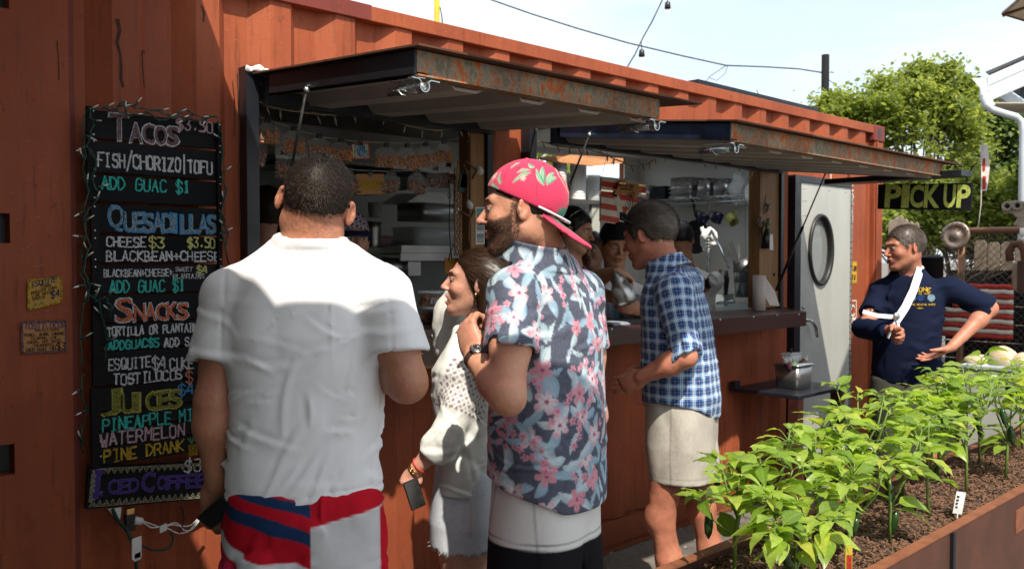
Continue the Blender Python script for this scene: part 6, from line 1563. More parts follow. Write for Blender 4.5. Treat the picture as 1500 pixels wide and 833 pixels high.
def nutbag(i,x,yt,yb,w,Y,mt,lab,group,crooked=0):
 c=PY(x,yt,Y);b=PY(x,yb,Y);hgt=c[2]-b[2];wd=PY(x+w/2,yb,Y)[0]-PY(x-w/2,yb,Y)[0];t=thing('nut_bag',lab,'bag of nuts',c,group);rs=random.Random(i*17)
 # the bag: a pouch pinched at the top and full at the bottom
 m=MB();n=14;L_=[]
 for fz,fw,fd in((0,.34,.004),(.12,.55,.006),(.25,.9,.010),(.5,1.0,.022),(.8,1.02,.026),(.95,.96,.018),(1.0,.90,.004)):
  L_+=[(c[0]+wd/2*fw*math.cos(a)*(1+rs.uniform(-.05,.05))+crooked*fz*.02,Y+fd*math.sin(a)+rs.uniform(-.002,.002),c[2]-hgt*fz+rs.uniform(-.003,.003))for a in np.linspace(0,2*math.pi,n+1)[:-1]]
 fs=[(k*n+j,(k+1)*n+j,(k+1)*n+(j+1)%n,k*n+(j+1)%n)for k in range(6)for j in range(n)];m.add(L_,fs,0,False);m.build('bag_film',M_plas,t)
 m=MB();icos=[(0,0,1),(.9,0,.2),(.3,.85,.2),(-.75,.5,.2),(-.75,-.5,.2),(.3,-.85,.2),(0,0,-1)];tri=[(0,1,2),(0,2,3),(0,3,4),(0,4,5),(0,5,1),(6,2,1),(6,3,2),(6,4,3),(6,5,4),(6,1,5)]
 for _ in range(int(95)):
  fz=rs.uniform(.42,.95);a=rs.uniform(-.92,.92);r=rs.uniform(.0055,.008);p=(c[0]+wd/2*a*.95+crooked*fz*.02,Y+rs.uniform(-.02,.012)*(1-a*a*.6),c[2]-hgt*fz);q=rot(unit((rs.random(),rs.random(),rs.random())),rs.uniform(0,6))
  m.add([np.array(p)+r*(q@np.array((v[0]*1.2,v[1],v[2]*.8)))for v in icos],tri,0,True)
 tag(m.build('nuts',mt,t),kind='stuff')
 m=MB();m.obox(c+np.array((0,0,.004)),(.012,0,0),(0,.005,0),(0,0,.009));m.tube([c+np.array((-.006,-.004,.013)),c+np.array((-.005,-.008,.028)),c+np.array((.005,-.008,.028)),c+np.array((.006,-.004,.013))],.0011,5);m.build('binder_clip',M_clip,t)
r1=[(392,176,212,34),(430,188,226,36),(468,199,232,36),(500,205,236,32),(566,212,246,34),(597,213,248,32),(624,211,246,32),(650,207,238,26)]
ordn=['leftmost','second from left','third from left','fourth from left','fourth from right','third from right','second from right','rightmost']
for i,(x,a,b,w)in enumerate(r1):nutbag(i,x,a+2,b,w,YS,M_nut,f'bag of orange corn nuts on the upper string, {ordn[i]} bag','bags of corn nuts on the upper string')
r2=[(381,203,246,26),(416,224,262,28),(512,250,283,22),(574,252,283,30),(611,251,285,28),(638,247,276,28),(657,242,270,22)]
ordn2=['leftmost','second from left','left of the cardboard sign','right of the cardboard sign','third from right','second from right','rightmost']
for i,(x,a,b,w)in enumerate(r2):nutbag(20+i,x,a+1,b,w,YS2,M_nut2,f'bag of dark red nuts on the lower string, {ordn2[i]}','bags of nuts on the lower string',(i%3-1))
def card(nm,lab,cat,c4,Y,mt,lines,border=None,bw=.004,clip=True):
 P=[PY(x,y,Y)for x,y in c4];t=thing(nm,lab,cat,(P[2]+P[3])/2);m=MB();m.poly(P,(0,.002,0));m.build('card',mt,t);ex=unit(P[1]-P[0]);ez=unit(P[3]-P[0])
 if border:
  m=MB()
  for a,b_ in((0,1),(1,2),(2,3),(3,0)):m.bar(P[a]+np.array((0,-.001,0)),P[b_]+np.array((0,-.001,0)),bw,.0008,up=(0,1,0))
  m.build('border',CH[border],t)
 for s,u,v,w,h,c in lines:stroke_text('lettering',s,P[0]+(P[1]-P[0])*u+(P[3]-P[0])*v,ex,ez,w,h,CH[c],t,th=h*.17,nrm=(0,-1,0),jit=.15,lift=.001)
 if clip:m=MB();c=(P[2]+P[3])/2;m.obox(c,(.011,0,0),(0,.004,0),(0,0,.008));m.tube([c+np.array((-.006,-.004,.006)),c+np.array((-.004,-.008,.026)),c+np.array((.004,-.008,.026)),c+np.array((.006,-.004,.006))],.0012,5);m.build('binder_clip',M_clip,t)
 return t
M_cardb=pbr('brown_cardboard',(.40,.20,.075),(.32,.15,.055),10,.85);M_cream=pbr('cream_card',(.62,.58,.44),rough=.8)
card('price_card','small cream card reading Corn Nuts on the upper string','sign',((516,232),(541,232),(540,210),(515,211)),YS,M_cream,[('CORN',.2,.55,.05,.024,'blue'),('1',.1,.12,.012,.024,'green'),('NUTS',.3,.12,.055,.024,'blue')],'orange',.006)
card('price_card','brown cardboard sign reading Cacahuates on the lower string','sign',((523,285),(564,284),(562,255),(522,255)),YS2,M_cardb,[('CACAHUATES',.04,.28,.132,.030,'gold'),('+',.42,.72,.02,.02,'green')])
# beige fairy lights
M_bw=pbr('beige_wire',(.42,.34,.24),rough=.6,bmp=0)
def flights(lab,pts,Y,n,seed,ln=.028,mt=None):
 P3=[];rs=random.Random(seed)
 for(a,b),(c,d)in zip(pts[:-1],pts[1:]):
  for k in range(4):P3.append(PY(a+(c-a)*k/4+rs.uniform(-.6,.6),b+(d-b)*k/4+rs.uniform(-.6,.6),Y))
 t=thing('fairy_lights',lab,'fairy lights',P3[0]);m=MB();m.tube(P3,.0026,6);m.tube([p+np.array((0,.003,rs.uniform(-.004,.006)))for p in P3],.0026,6);m.build('wire',mt or M_bw,t)
 for k in np.linspace(1,len(P3)-1,n).astype(int):
  d=unit((rs.uniform(-.6,.6),-.2,rs.choice((-1,-1,1))));m=MB();m.tube([P3[k],P3[k]+d*ln],.0042,6,rr=[.0035,.0045]);m.build('bulb_socket',mt or M_bw,t);m=MB();m.tube([P3[k]+d*ln,P3[k]+d*(ln+.014)],.003,6,rr=[.003,.001]);m.build('bulb',M_plas2,t)
 return t
flights('beige fairy lights strung across the top of the near window',[(371,147),(385,151),(400,158),(420,162),(445,165),(470,168),(490,169),(512,167),(535,162),(552,165),(575,174),(600,185),(625,190),(648,191),(670,187),(684,187),(688,196),(687,212),(690,230)],3.04,16,4)
M_raff=pbr('pale_raffia',(.34,.24,.14),rough=.8,bmp=0)
flights('tangled brown fairy lights along the top of the far window',[(790,206),(810,213),(835,217),(860,218),(885,226),(905,235),(925,243),(948,241),(965,230),(985,226),(1010,229),(1040,240),(1070,242),(1095,250),(1112,252),(1113,275),(1112,300),(1111,330),(1115,360),(1112,390),(1116,402)],3.06,34,8,mt=M_raff)
# smoke hood and kitchen fittings, all metal, behind the near window
def prop(nm,lab,cat,loc):return thing(nm,lab,cat,loc)
hood=prop('range_hood','stainless range hood hanging behind the near window','range hood',(3.0,4.1,2.0))
m=MB();m.poly([(2.0,3.75,2.04),(3.3,3.75,2.02),(3.3,4.9,1.98),(2.0,4.9,1.98)],(0,0,.012));m.box((2.0,3.74,2.04),(3.3,3.752,2.20));m.poly([(2.0,3.745,2.2),(3.3,3.745,2.2),(3.3,4.4,2.52),(2.0,4.4,2.52)],(0,.012,0));m.build('hood_shell',M_steelsh,hood)
m=MB();m.box((2.0,3.735,2.03),(3.3,3.739,2.045));m.build('hood_lip',M_steelgl,hood)
for k in range(3):m=MB();m.box((2.05+k*.42,3.8,1.985+.03),(2.1+k*.42+.38,4.6,1.990+.03));m.build('grease_filter',M_blksteel,hood)
sf=prop('wall_shelf','long steel wall shelf behind the near window, holding cups and a box','shelf',(3.2,4.7,1.66))
a=PY(520,362,4.6);m=MB();m.box((2.55,4.6,a[2]-.045),(a[0]+.62,5.0,a[2]));m.build('shelf_board',pbr('greenish_steel',(.28,.32,.24),(.20,.22,.17),5,.35,.7,.05),sf);zsh=a[2]
s2_=prop('wall_shelf','grey steel shelf with a bracket, under the pans','shelf',(3.6,4.4,1.66))
b=PY(588,370,4.4);m=MB();m.box((b[0],4.4,b[2]+.00),(b[0]+.95,4.8,b[2]+.045));m.box((b[0]-.01,4.395,b[2]-.05),(b[0]+.95,4.405,b[2]-.002));m.build('shelf_board',M_steelsh,s2_);zs2=b[2]+.046
m=MB();c=PY(598,372,4.41);m.box((c[0],4.41,c[2]-.14),(c[0]+.10,4.44,c[2]-.045));m.build('bracket',M_steelsh,s2_,bevel=.004)
def pan(nm,lab,x0,x1,yb,yt,Y,z0=None,mt=None,tp=.9,dz=.16,up=False,cat='pan'):
 a=PY(x0,yb,Y);b=PY(x1,yb,Y);h=PY(x0,yt,Y)[2]-a[2];cx=(a[0]+b[0])/2;w=(b[0]-a[0])/2;t=thing(nm,lab,cat,(cx,Y+dz/2,a[2]if z0 is None else z0));z=a[2]if z0 is None else z0
 m=MB();rbox(m,(cx,Y+dz/2),w,dz/2,z,z+h*.93,tp,min(w,dz/2)*.35,.003 if not up else 0);m.build('pan_body',mt or M_steelsh,t);m=MB();rbox(m,(cx,Y+dz/2),w+.008,dz/2+.008,z+h*.94,z+h,1,min(w,dz/2)*.4);m.build('pan_rim',M_steelgl if mt is None else mt,t);return t,(cx,Y+dz/2,z+h)
pan('food_container','large clear food container on the grey steel shelf',611,672,353,325,4.42,zs2,M_plas2,.96,.3,cat='container')
t_,q=pan('roasting_pan','brushed steel roasting pan on top of the clear food container',618,680,322,296,4.42,None,M_steelsh,1.0,.3)
m=MB();u=PY(600,298,4.5);m.poly([PY(597,296,4.5),PY(672,302,4.5),PY(672,284,4.5),PY(620,281,4.5)],(0,.3,0));m.build('lid',M_steelsh,t_)
def stackc(nm,lab,x,yb,yt,w,Y,mt,n=6,z=None,fl=1.15):
 a=PY(x,yb,Y);h=PY(x,yt,Y)[2]-a[2];r=(PY(x+w/2,yb,Y)[0]-a[0])*.80;z=a[2]if z is None else z;t=thing(nm,lab,'stack of cups',(a[0],Y,z));m=MB();m.lathe((a[0],Y,z),[(r*.8,0),(r*.84,h*.02)]+[(r*(.84+.1*k/n),h*(.1+.88*k/n))for k in range(n+1)],18);m.build('cup_body',mt,t)
 m=MB()
 for k in range(n+1):zz=z+h*(.1+.88*k/n);rr=r*(.86+.12*k/n);m.lathe((a[0],Y,zz),[(rr,0),(rr*1.03,.002),(rr,.004)],18)
 m.build('cup_rims',mt,t);return t
stackc('cup_stack','tall stack of steel cups on the long shelf behind the capped face',547,356,318,26,4.7,M_steelsh,4,zsh);stackc('cup_stack','pale stack of paper cups standing on the steel cups',549,318,297,22,4.7,pbr('pale_cups',(.40,.40,.36),rough=.6),5)
t=prop('cardboard_box','small grey and white box on the long steel shelf','box',PY(587,352,4.72));m=MB();a=PY(574,352,4.7);b=PY(600,343,4.7);m.box((a[0],4.7,zsh+.002),(b[0],4.85,zsh+(b[2]-a[2])+.01));m.build('box_body',pbr('grey_card',(.34,.34,.31),rough=.8),t);m=MB();m.box((a[0]+.02,4.698,zsh+.02),(a[0]+.10,4.6995,zsh+.035));m.build('printed_line',CH['black'],t)
t=prop('paper_basket','pink checked paper basket on the long steel shelf','basket',PY(560,352,4.72));m=MB();a=PY(561,354,4.72);m.lathe((a[0],4.72,zsh+.002),[(.045,0),(.07,.075),(.066,.075),(.04,.01)],14);m.build('basket_body',pbr('pink_paper',(.42,.28,.28),(.28,.14,.15),90,.8),t)
t=prop('fridge','grey steel refrigerator face below the shelves inside the near window','refrigerator',(3.5,4.8,.2));m=MB();m.box((2.5,4.85,.15),(4.5,5.3,1.55));m.build('fridge_body',M_greyin,t);m=MB();m.poly([PY(602,372,4.45),PY(700,372,4.45),PY(700,480,4.45),PY(560,480,4.45)],(0,.02,0));m.build('fridge_door',pbr('grey_green_panel',(.27,.28,.25),(.22,.23,.21),2,.5),t)
t=prop('exhaust_duct','dull grey round duct under the shelves','duct',PY(585,392,4.5));m=MB();m.tube([PY(560,390,4.5),PY(597,393,4.5)],.06,14);m.build('duct_pipe',M_steelsh,t)
t=prop('wall_paper','white paper sheet taped inside the left edge of the near window','paper',PY(373,300,3.2));m=MB();m.poly([PY(370,310,3.2),PY(374.5,311,3.2),PY(375.5,257,3.2),PY(370,255,3.2)],(0,.002,0));m.build('paper_sheet',M_white2,t)
# deli tubs and the cookie tray on the counter
M_chip=pbr('orange_chips',(.42,.16,.03),(.16,.05,.015),50,.6,0,.3,60)
def tub(lab,x,yb,h,zb):
 a=PY(x,yb,3.02);r=.056;t=thing('deli_tub',lab,'deli tub',(a[0],3.02,zb));m=MB();m.lathe((a[0],3.02,zb),[(r*.86,0),(r*.97,h*.9),(r*.94,h*.9),(r*.82,.006)],22);m.build('tub_body',M_plas,t)
 m=MB();m.lathe((a[0],3.02,zb+h*.9),[(r*1.03,0),(r*1.06,.004),(r*1.03,.012),(r*.2,.010)],22);m.build('tub_lid',M_plas2,t)
 m=MB();rs=random.Random(int(zb*1000))
 for _ in range(46):aa=rs.uniform(0,6.28);q=r*.75*math.sqrt(rs.random());m.obox((a[0]+q*math.cos(aa),3.02+q*math.sin(aa),zb+rs.uniform(.012,h*.72)),rot(unit((rs.random(),1,rs.random())),rs.uniform(0,3))@np.array((.018,0,0)),(0,.0015,.001),(0,.003,.010))
 tag(m.build('chips',M_chip,t),kind='stuff');return t,a[0],r
t,ax_,r=tub('lower of two clear tubs of orange chips on the brown counter',632,476,.062,1.285);t2,ax_,r=tub('upper clear tub of orange chips with a white price label',631,460,.066,1.3495)
m=MB();ang=[-2.25+.16*k for k in range(7)];vs=[(ax_+(r+.001)*math.cos(q),3.02+(r+.001)*math.sin(q),1.3495+z)for z in(.016,.040)for q in ang];m.add(vs,[(k,k+1,8+k,7+k)for k in range(6)],0);m.build('price_label',M_white2,t2)
stroke_text('lettering','PEANUTS',(ax_-.048,3.02-r-.0,1.3495+.032),(.9,.25*0,0),(0,0,1),.05,.006,CH['red'],t2,th=.0015,nrm=(0,-1,0),lift=.004);stroke_text('lettering','$7',(ax_-.034,3.02-r,1.3495+.018),(1,0,0),(0,0,1),.018,.010,CH['navy'],t2,th=.0022,nrm=(0,-1,0),lift=.004)
t=thing('snack_tray','round tray of dark cookie packs on the brown counter beside the tubs','tray',PY(648,480,2.92));c=PY(650,480,2.90);c[2]=1.285;m=MB();m.lathe(c,[(.07,0),(.088,.010),(.086,.012),(.068,.003)],26);m.build('tray_plate',M_alu,t)
for k,(dx,dy)in enumerate(((-.04,0),(.03,-.01),(-.005,.04))):m=MB();rbox(m,c+np.array((dx,dy,0)),.030,.024,1.298,1.335,.9,.008);m.build('cookie_pack',pbr('dark_cookies',(.05,.03,.045),(.02,.012,.018),60,.35),t)
m=MB();rs=random.Random(9)
for _ in range(80):a_=rs.uniform(0,6.28);q=.066*math.sqrt(rs.random());m.obox(c+np.array((q*math.cos(a_),q*math.sin(a_),.014)),(.004,.001,0),(0,.003,0),(0,0,.004))
tag(m.build('crumbs',M_chip,t),kind='stuff')
t=thing('menu_card','small orange card standing behind the woman, left of the wooden post','card',PY(660,398,3.15));m=MB();m.poly([PY(652,400,3.15),PY(672,400,3.15),PY(672,378,3.15),PY(652,378,3.15)],(0,.003,0));m.build('card',pbr('orange_print',(.52,.20,.03),rough=.6),t);stroke_text('lettering','MENU',PY(656,386,3.149),(1,0,0),(0,0,1),.045,.012,CH['gold'],t,th=.0024,nrm=(0,-1,0))
t=thing('kraft_box','small kraft packet behind the deli tubs','packet',PY(650,460,3.1));m=MB();m.poly([PY(645,474,3.12),PY(662,474,3.12),PY(660,442,3.12),PY(645,444,3.12)],(0,.05,0));m.build('packet_body',pbr('kraft',(.40,.30,.16),rough=.8),t)
# knotted rope, hanging cord, garland of sticks and bulbs on the post
def cordobj(nm,lab,cat,paths,Y,r,mt):
 t=thing(nm,lab,cat,PY(*paths[0][0],Y))
 for pa in paths:m=MB();m.tube([PY(x,y,Y)for x,y in pa],r,6);m.build('strand',mt,t)
 return t
rp=[]
for k in range(5):
 ph=k*1.25;rp.append([(671+5*math.sin(ph+yy*.11)*min(1,(yy-235)/60),yy)for yy in range(236,376,6)])
cordobj('macrame_rope','knotted brown macrame rope hanging left of the wooden post','rope',rp,3.0,.0042,pbr('jute',(.26,.15,.085),(.16,.09,.05),40,.9,0,.4,200))
cordobj('black_cable','thin black cords hanging beside the macrame rope','cord',[[(657,262),(659,285),(658,330),(660,365),(662,380)],[(666,245),(665,300),(666,355),(659,372),(657,382)],[(658,283),(661,287),(657,290),(656,285),(658,283)]],3.04,.0026,M_blackpl)
M_twig=pbr('brown_twig',(.13,.055,.025),rough=.8);gl=cordobj('twig_garland','garland of brown twigs and small bulbs on the first wooden post','garland',[[(679,240),(686,262),(684,290),(688,315),(686,345),(690,375)],[(692,262),(700,245),(706,252)],[(681,236),(700,250)],[(675,310),(690,318),(694,308)]],2.98,.0055,M_twig)
for x,y in((703,250),(688,300)):
 c=PY(x,y,2.97);m=MB();m.lathe(c,[(.006,-.022),(.014,-.010),(.016,.006),(.009,.02)],10,axis=unit((.3,-.3,-1)));m.build('bulb',M_plas2,gl)
for x,y in((680,262),(677,268)):m=MB();m.poly([PY(x-6,y+12,2.99),PY(x+4,y+14,2.99),PY(x+8,y-12,2.99),PY(x-2,y-14,2.99)],(0,.004,0));m.build('leaf_scrap',pbr('dark_green',(.02,.05,.035),rough=.7),gl)
ps=thing('photo_strip','column of small landscape photos pinned to the first wooden post','photos',PY(704,330,3.02))
for k,(y,c1,c2)in enumerate(((312,(.05,.22,.26),(.30,.16,.08)),(331,(.30,.28,.22),(.16,.22,.20)),(349,(.10,.18,.22),(.34,.30,.22)))):
 P=[PY(x,yy,3.022)for x,yy in((697,y+8.5),(710,y+8.5),(710,y-8.5),(697,y-8.5))];m=MB();m.poly(P,(0,.002,0));fr=m.build('photo',M_white2,ps)
 P=[PY(x,yy,3.021)for x,yy in((698.3,y+7),(708.8,y+7),(708.8,y),(698.3,y))];m=MB();m.poly(P,(0,.0008,0));m.build('photo_print',pbr('photo_low',c2,rough=.4),fr);P=[PY(x,yy,3.021)for x,yy in((698.3,y-.2),(708.8,y-.2),(708.8,y-7),(698.3,y-7))];m=MB();m.poly(P,(0,.0008,0));m.build('photo_print',pbr('photo_high',c1,rough=.4),fr)
# ================================================================ INSIDE THE FAR WINDOW
YC=4.55
cs=thing('wall_shelf','high shelf carrying the tall stacks of white foam cups','shelf',(5.0,YC,2.0));a=PY(800,290,YC);b=PY(925,290,YC);m=MB();m.box((a[0]-.3,YC-.08,a[2]-.03),(b[0]-.18,YC+.25,a[2]));m.build('shelf_board',M_steelsh,cs);zc_=a[2]
m=MB();c=PY(866,294,YC-.05);m.box((c[0],YC-.06,c[2]-.26),(c[0]+.09,YC-.03,c[2]-.01));m.build('bracket',M_greyin,cs)
M_foam=pbr('white_foam_cup',(.80,.81,.80),(.74,.76,.76),3,.6,0,.03)
stackc('cup_stack','tall leftmost stack of white foam cups on the high shelf',820,290,232,19,YC,M_foam,12,zc_+.001);stackc('cup_stack','tallest stack of white foam cups, behind the gas strut',847,290,227,22,YC,M_foam,14,zc_+.001)
stackc('cup_stack','short wide stack of clear bowls right of the foam cups',868,290,253,20,YC-.02,M_plas2,8,zc_+.001);stackc('cup_stack','shorter stack of clear lids at the shelf end',878,290,262,14,YC+.12,M_plas2,8,zc_+.001)
t=thing('hanging_plank','reddish wooden plank hung under the ceiling over the foam cups','plank',PY(850,238,4.4));m=MB();m.poly([PY(786,231,4.5),PY(830,226,4.5),PY(914,232,4.3),PY(912,239,4.3),PY(870,243,4.35),PY(812,237,4.5)],(0,.03,0));m.build('plank_body',M_plankr,t)
# flag panel with the liberty figure, kraft star card
YF=3.2;P=[PY(x,y,YF)for x,y in((880,324),(943,335),(947,270),(881,260))]
fl=thing('hanging_sign','red and white striped sign with a crowned statue head, hung in the far window','sign',(P[2]+P[3])/2);m=MB();m.poly(P,(0,.012,0));m.build('panel',pbr('cream_panel',(.66,.62,.52),rough=.7),fl)
def lerp4(u,v):return(P[0]*(1-u)+P[1]*u)*(1-v)+(P[3]*(1-u)+P[2]*u)*v
for k,v in enumerate((.02,.29,.56,.80)):
 m=MB();off=np.array((0,-.0016,0));m.poly([lerp4(0,v)+off,lerp4(1,v)+off,lerp4(1,v+.13)+off,lerp4(0,v+.13)+off],(0,.0012,0));m.build('red_stripe',pbr('red_stripe',(.50,.035,.015),rough=.6),fl)
def blob(pts,mt,nm,lf):m=MB();off=np.array((0,-lf,0));m.poly([lerp4(u,v)+off for u,v in pts],(0,.0011,0));m.build(nm,mt,fl)
blob([(.42,.03),(.55,.03),(.42,.55),(.32,.75),(.25,.78),(.28,.6),(.36,.3)],pbr('pale_arm',(.60,.58,.48),rough=.7),'painted_arm',.003);blob([(.26,.72),(.36,.72),(.38,.82),(.33,.95),(.27,.86),(.24,.8)],CH['red'],'painted_torch',.0045);blob([(.24,.62),(.34,.60),(.32,.74),(.25,.76)],CH['black'],'painted_torch',.0045)
blob([(.5,.0),(.9,.0),(.88,.2),(.78,.42),(.62,.42),(.52,.22)],pbr('white_face',(.68,.68,.66),rough=.7),'painted_head',.003);blob([(.80,.10),(.90,.12),(.90,.7),(.84,.7)],CH['blue'],'blue_stroke',.0048)
m=MB()
for k in range(7):a_=.6+k*.32;c0=lerp4(.70,.28);m.bar(c0+np.array((math.cos(a_)*.03,-.004,math.sin(a_)*.03)),c0+np.array((math.cos(a_)*.085,-.004,math.sin(a_)*.085)),.004,.001,up=(0,1,0))
for k in range(6):c0=lerp4(.58+.05*k,.05+.04*(k%3));m.bar(c0+np.array((0,-.0045,0)),c0+np.array((.012,-.0045,.03)),.003,.001,up=(0,1,0))
m.build('black_ink_lines',CH['black'],fl);m=MB();m.tube([PY(881,262,YF),PY(886,240,YF+.0),PY(890,222,YF)],.0012,5);m.tube([PY(944,268,YF),PY(944,248,YF)],.0012,5);m.build('hanging_string',M_string,fl)
YK=3.17;pts=[(900,288),(907,280),(898,272),(912,263),(920,270),(944,268),(936,280),(930,292),(920,286)]
st_=thing('star_card','torn brown card pinned over the striped sign, priced 15','sign',PY(920,265,YK));m=MB();P_=[PY(x,y,YK)for x,y in((899,285),(922,283),(931,293),(937,282),(944,269),(924,270),(911,262),(906,272))];m.poly(P_,(0,.003,0));m.build('card',M_cardb,st_)
stroke_text('lettering','MICHELADA',PY(907,273,YK-.001),(1,0,0),(0,0,1),.13,.016,CH['brown'],st_,th=.0025,nrm=(0,-1,0));stroke_text('lettering','CLAMATO BEER',PY(909,277.5,YK-.001),(1,0,0),(0,0,1),.11,.008,CH['brown'],st_,th=.002,nrm=(0,-1,0));stroke_text('lettering','15',PY(924,287,YK-.001),(1,0,0),(0,0,1),.035,.022,CH['black'],st_,th=.003,nrm=(0,-1,0))
# wire shelf on the far end wall, with pans standing on their ends, and hanging mugs
XW=6.35;lo=PX(955,301,XW);hi=PX(1111,292,XW)
ws=thing('wire_shelf','chrome wire shelf with upturned pans above the hanging mugs','shelf',(XW,(lo[1]+hi[1])/2,lo[2]));m=MB();z0,z1=lo[2],lo[2]+.045;ya,yb=hi[1],lo[1]
for z in(z0,z1):m.tube([(XW,ya,z),(XW,yb,z)],.005,6);m.tube([(XW+.4,ya,z),(XW+.4,yb,z)],.004,6)
k=0;y=ya
while y<yb:m.tube([(XW,y,z0),(XW,y+.03,z1)],.0025,4);m.tube([(XW,y+.03,z1),(XW,y+.06,z0)],.0025,4);m.tube([(XW,y+.03,z1),(XW+.4,y+.03,z1)],.0025,4);y+=.06
m.build('wire_grid',M_steelgl,ws)
def panx(lab,x0,x1,yt,n=1,rims=()):
 a=PX(x1,300,XW+.1);b=PX(x0,300,XW+.1);yc=(a[1]+b[1])/2;w=abs(b[1]-a[1])/2;zt_=PX((x0+x1)/2,yt,XW+.1)[2];zb=z1+.004;t=thing('steel_pan',lab,'pan',(XW+.2,yc,zb));m=MB();rbox(m,(XW+.2,yc),.11,w,zb,zt_,1.08,min(w,.09)*.45);m.build('pan_body',M_alu,t)
 m=MB()
 for r_ in rims:z=zb+(zt_-zb)*r_;rbox(m,(XW+.2,yc),.13,w*1.13,z,z+.008,1,.04)
 if rims:m.build('stacked_rims',M_steelsh,t)
panx('wide stack of upturned steel pans at the middle of the wire shelf',981,1013,260,rims=(.1,.3,.48,.6));panx('narrow upturned steel pan, second from right on the wire shelf',1021,1040,261,rims=(.08,.2));panx('rounded upturned steel pan, right one on the wire shelf',1044,1067,262,rims=(.06,));panx('bright upturned steel pan at the left end of the wire shelf',944,952,272)
t=thing('black_crate','black box between the pans on the wire shelf','box',PX(968,290,XW+.2));a=PX(978,300,XW+.1);b=PX(955,300,XW+.1);m=MB();m.box((XW+.08,a[1]+.01,z1+.004),(XW+.32,b[1],PX(965,273,XW+.1)[2]));m.build('box_body',M_blksteel,t,bevel=.01)
t=thing('plastic_bag','clear plastic bag and white cloth at the right end of the wire shelf','plastic bag',PX(1085,280,XW))
def crump(nm,c,r,mt,par,seed,res=.008,amp=.02):
 V,Q=mesh_sdf(lambda P:ell(P,(0,0,0),r)+amp*vnoise(P,16,seed)+amp*.4*vnoise(P,45,seed),-np.array(r)-.05,np.array(r)+.05,res);return link_mesh(nm,np_mesh(nm,V+np.array(c),Q),mt,par)
crump('bag_film',PX(1083,276,XW+.1),(.1,.085,.13),M_plas2,t,3);crump('cloth',PX(1101,285,XW-.02),(.03,.07,.075),M_white2,t,6)
def mug(lab,x,y,mt,r=.048,tilt=.5):
 c=PX(x,y,XW-.02);t=thing('enamel_mug',lab,'mug',c);ax=unit((-.25,tilt,-.75));h=.085;m=MB();m.lathe(c-ax*h*.5,[(r*.9,0),(r,.01),(r,h),(r*.92,h),(r*.88,.012)],18,axis=ax);m.build('mug_body',mt,t);s_=unit(np.cross(ax,(1,0,0)));up_=np.array((0,0,1.))
 m=MB();hs=unit(up_-np.dot(up_,ax)*ax);m.tube([c-ax*.03+hs*r,c-ax*.028+hs*(r+.030),c+ax*.02+hs*(r+.032),c+ax*.028+hs*r],.005,6);m.build('mug_handle',mt,t);m=MB();q=c+hs*(r+.03);m.tube([q,q+np.array((0,0,.05)),(q[0]+.02,q[1],z0)],.002,5);m.build('hook',M_steelgl,t)
M_navy=pbr('navy_enamel',(.012,.018,.06),rough=.25,bmp=0);mug('navy mug hanging left of the darker navy mug',1030,320,M_navy);mug('navy mug hanging beside the yellow mug',1051,319,pbr('dark_navy_enamel',(.008,.012,.045),rough=.2,bmp=0),.046,.2);mug('pale yellow mug hanging rightmost under the wire shelf',1072,321,pbr('yellow_enamel',(.42,.42,.10),rough=.3,bmp=0),.045,-.8)
t=thing('skillet','black skillet hanging behind the mugs','pan',PX(1022,345,XW+.15));c=PX(1022,347,XW+.15);m=MB();m.lathe(c,[(.13,0),(.15,.03),(.145,.03),(.12,.008)],24,axis=(-1,0,0));m.build('skillet_body',M_blackpl,t);m=MB();m.bar(c+np.array((0,0,.14)),c+np.array((0,.06,.34)),.03,.012);m.build('skillet_handle',M_blackpl,t)
t=thing('colander','dull grey colander hanging at the left under the wire shelf','colander',PX(991,320,XW));c=PX(991,320,XW);m=MB();m.lathe(c,[(.02,-.0),(.09,.03),(.12,.10),(.115,.10),(.08,.036)],20,axis=(0,.15,-1));m.build('colander_bowl',M_blksteel,t)
# towel, sprayer tap, bucket, board, paper roll
t=thing('towel','grey white towel draped over the sprayer arm','towel',PX(1040,345,5.9));crump('towel_cloth',PX(1038,347,5.95),(.04,.075,.10),M_white2,t,9,.007,.03)
tp=thing('spray_tap','sprung pre-rinse tap with a long chrome arm over the sink','tap',PX(1040,450,5.75));m=MB();m.tube([PX(1038,455,5.75),PX(1037,400,5.75),PX(1037,350,5.75),PX(1042,338,5.75),PX(1055,362,5.7),PX(1068,392,5.62)],.011,8);m.build('tap_arm',M_steelgl,tp)
m=MB();Pq=[PX(1037+2.6*math.sin(k*1.3),345+k*.93,5.74+.02*math.cos(k*1.3))for k in range(0,100)];m.tube(Pq,.0045,5);m.build('spring',M_steelgl,tp);m=MB();m.tube([PX(1064,396,5.6),PX(1064,410,5.6),PX(1063,432,5.6)],.016,8,rr=[.012,.022,.014]);m.build('spray_head',M_blackpl,tp)
m=MB();m.tube([PX(1063,425,5.62),PX(1063,448,5.62)],.014,8);m.tube([PX(1050,444,5.62),PX(1076,441,5.62)],.012,8);m.build('tap_body',M_steelgl,tp)
t=thing('steel_bucket','dark steel bucket standing beside the second wooden post','bucket',PY(1089,435,4.0));c=PY(1089,435,4.0);top=PY(1089,378,4.0)[2]-c[2];r_=.088;m=MB();m.lathe(c,[(r_*.78,0),(r_*.86,top*.35),(r_*.90,top*.36),(r_*.90,top*.38),(r_*.93,top*.62),(r_*.97,top*.63),(r_*.97,top*.66),(r_,top),(r_*.96,top),(r_*.75,.01)],28);m.build('bucket_body',pbr('dark_galvanised',(.14,.14,.145),(.09,.09,.095),6,.3,.85,.05),t)
for k,(x,y)in enumerate(((1070,352),(1082,356),(1064,370))):m=MB();b0=PY(1080+k*3,385,4.0);m.bar(b0,PY(x,y,4.0),.035 if k!=1 else.02,.004,up=-F_);m.build('utensil',M_steelsh,t)
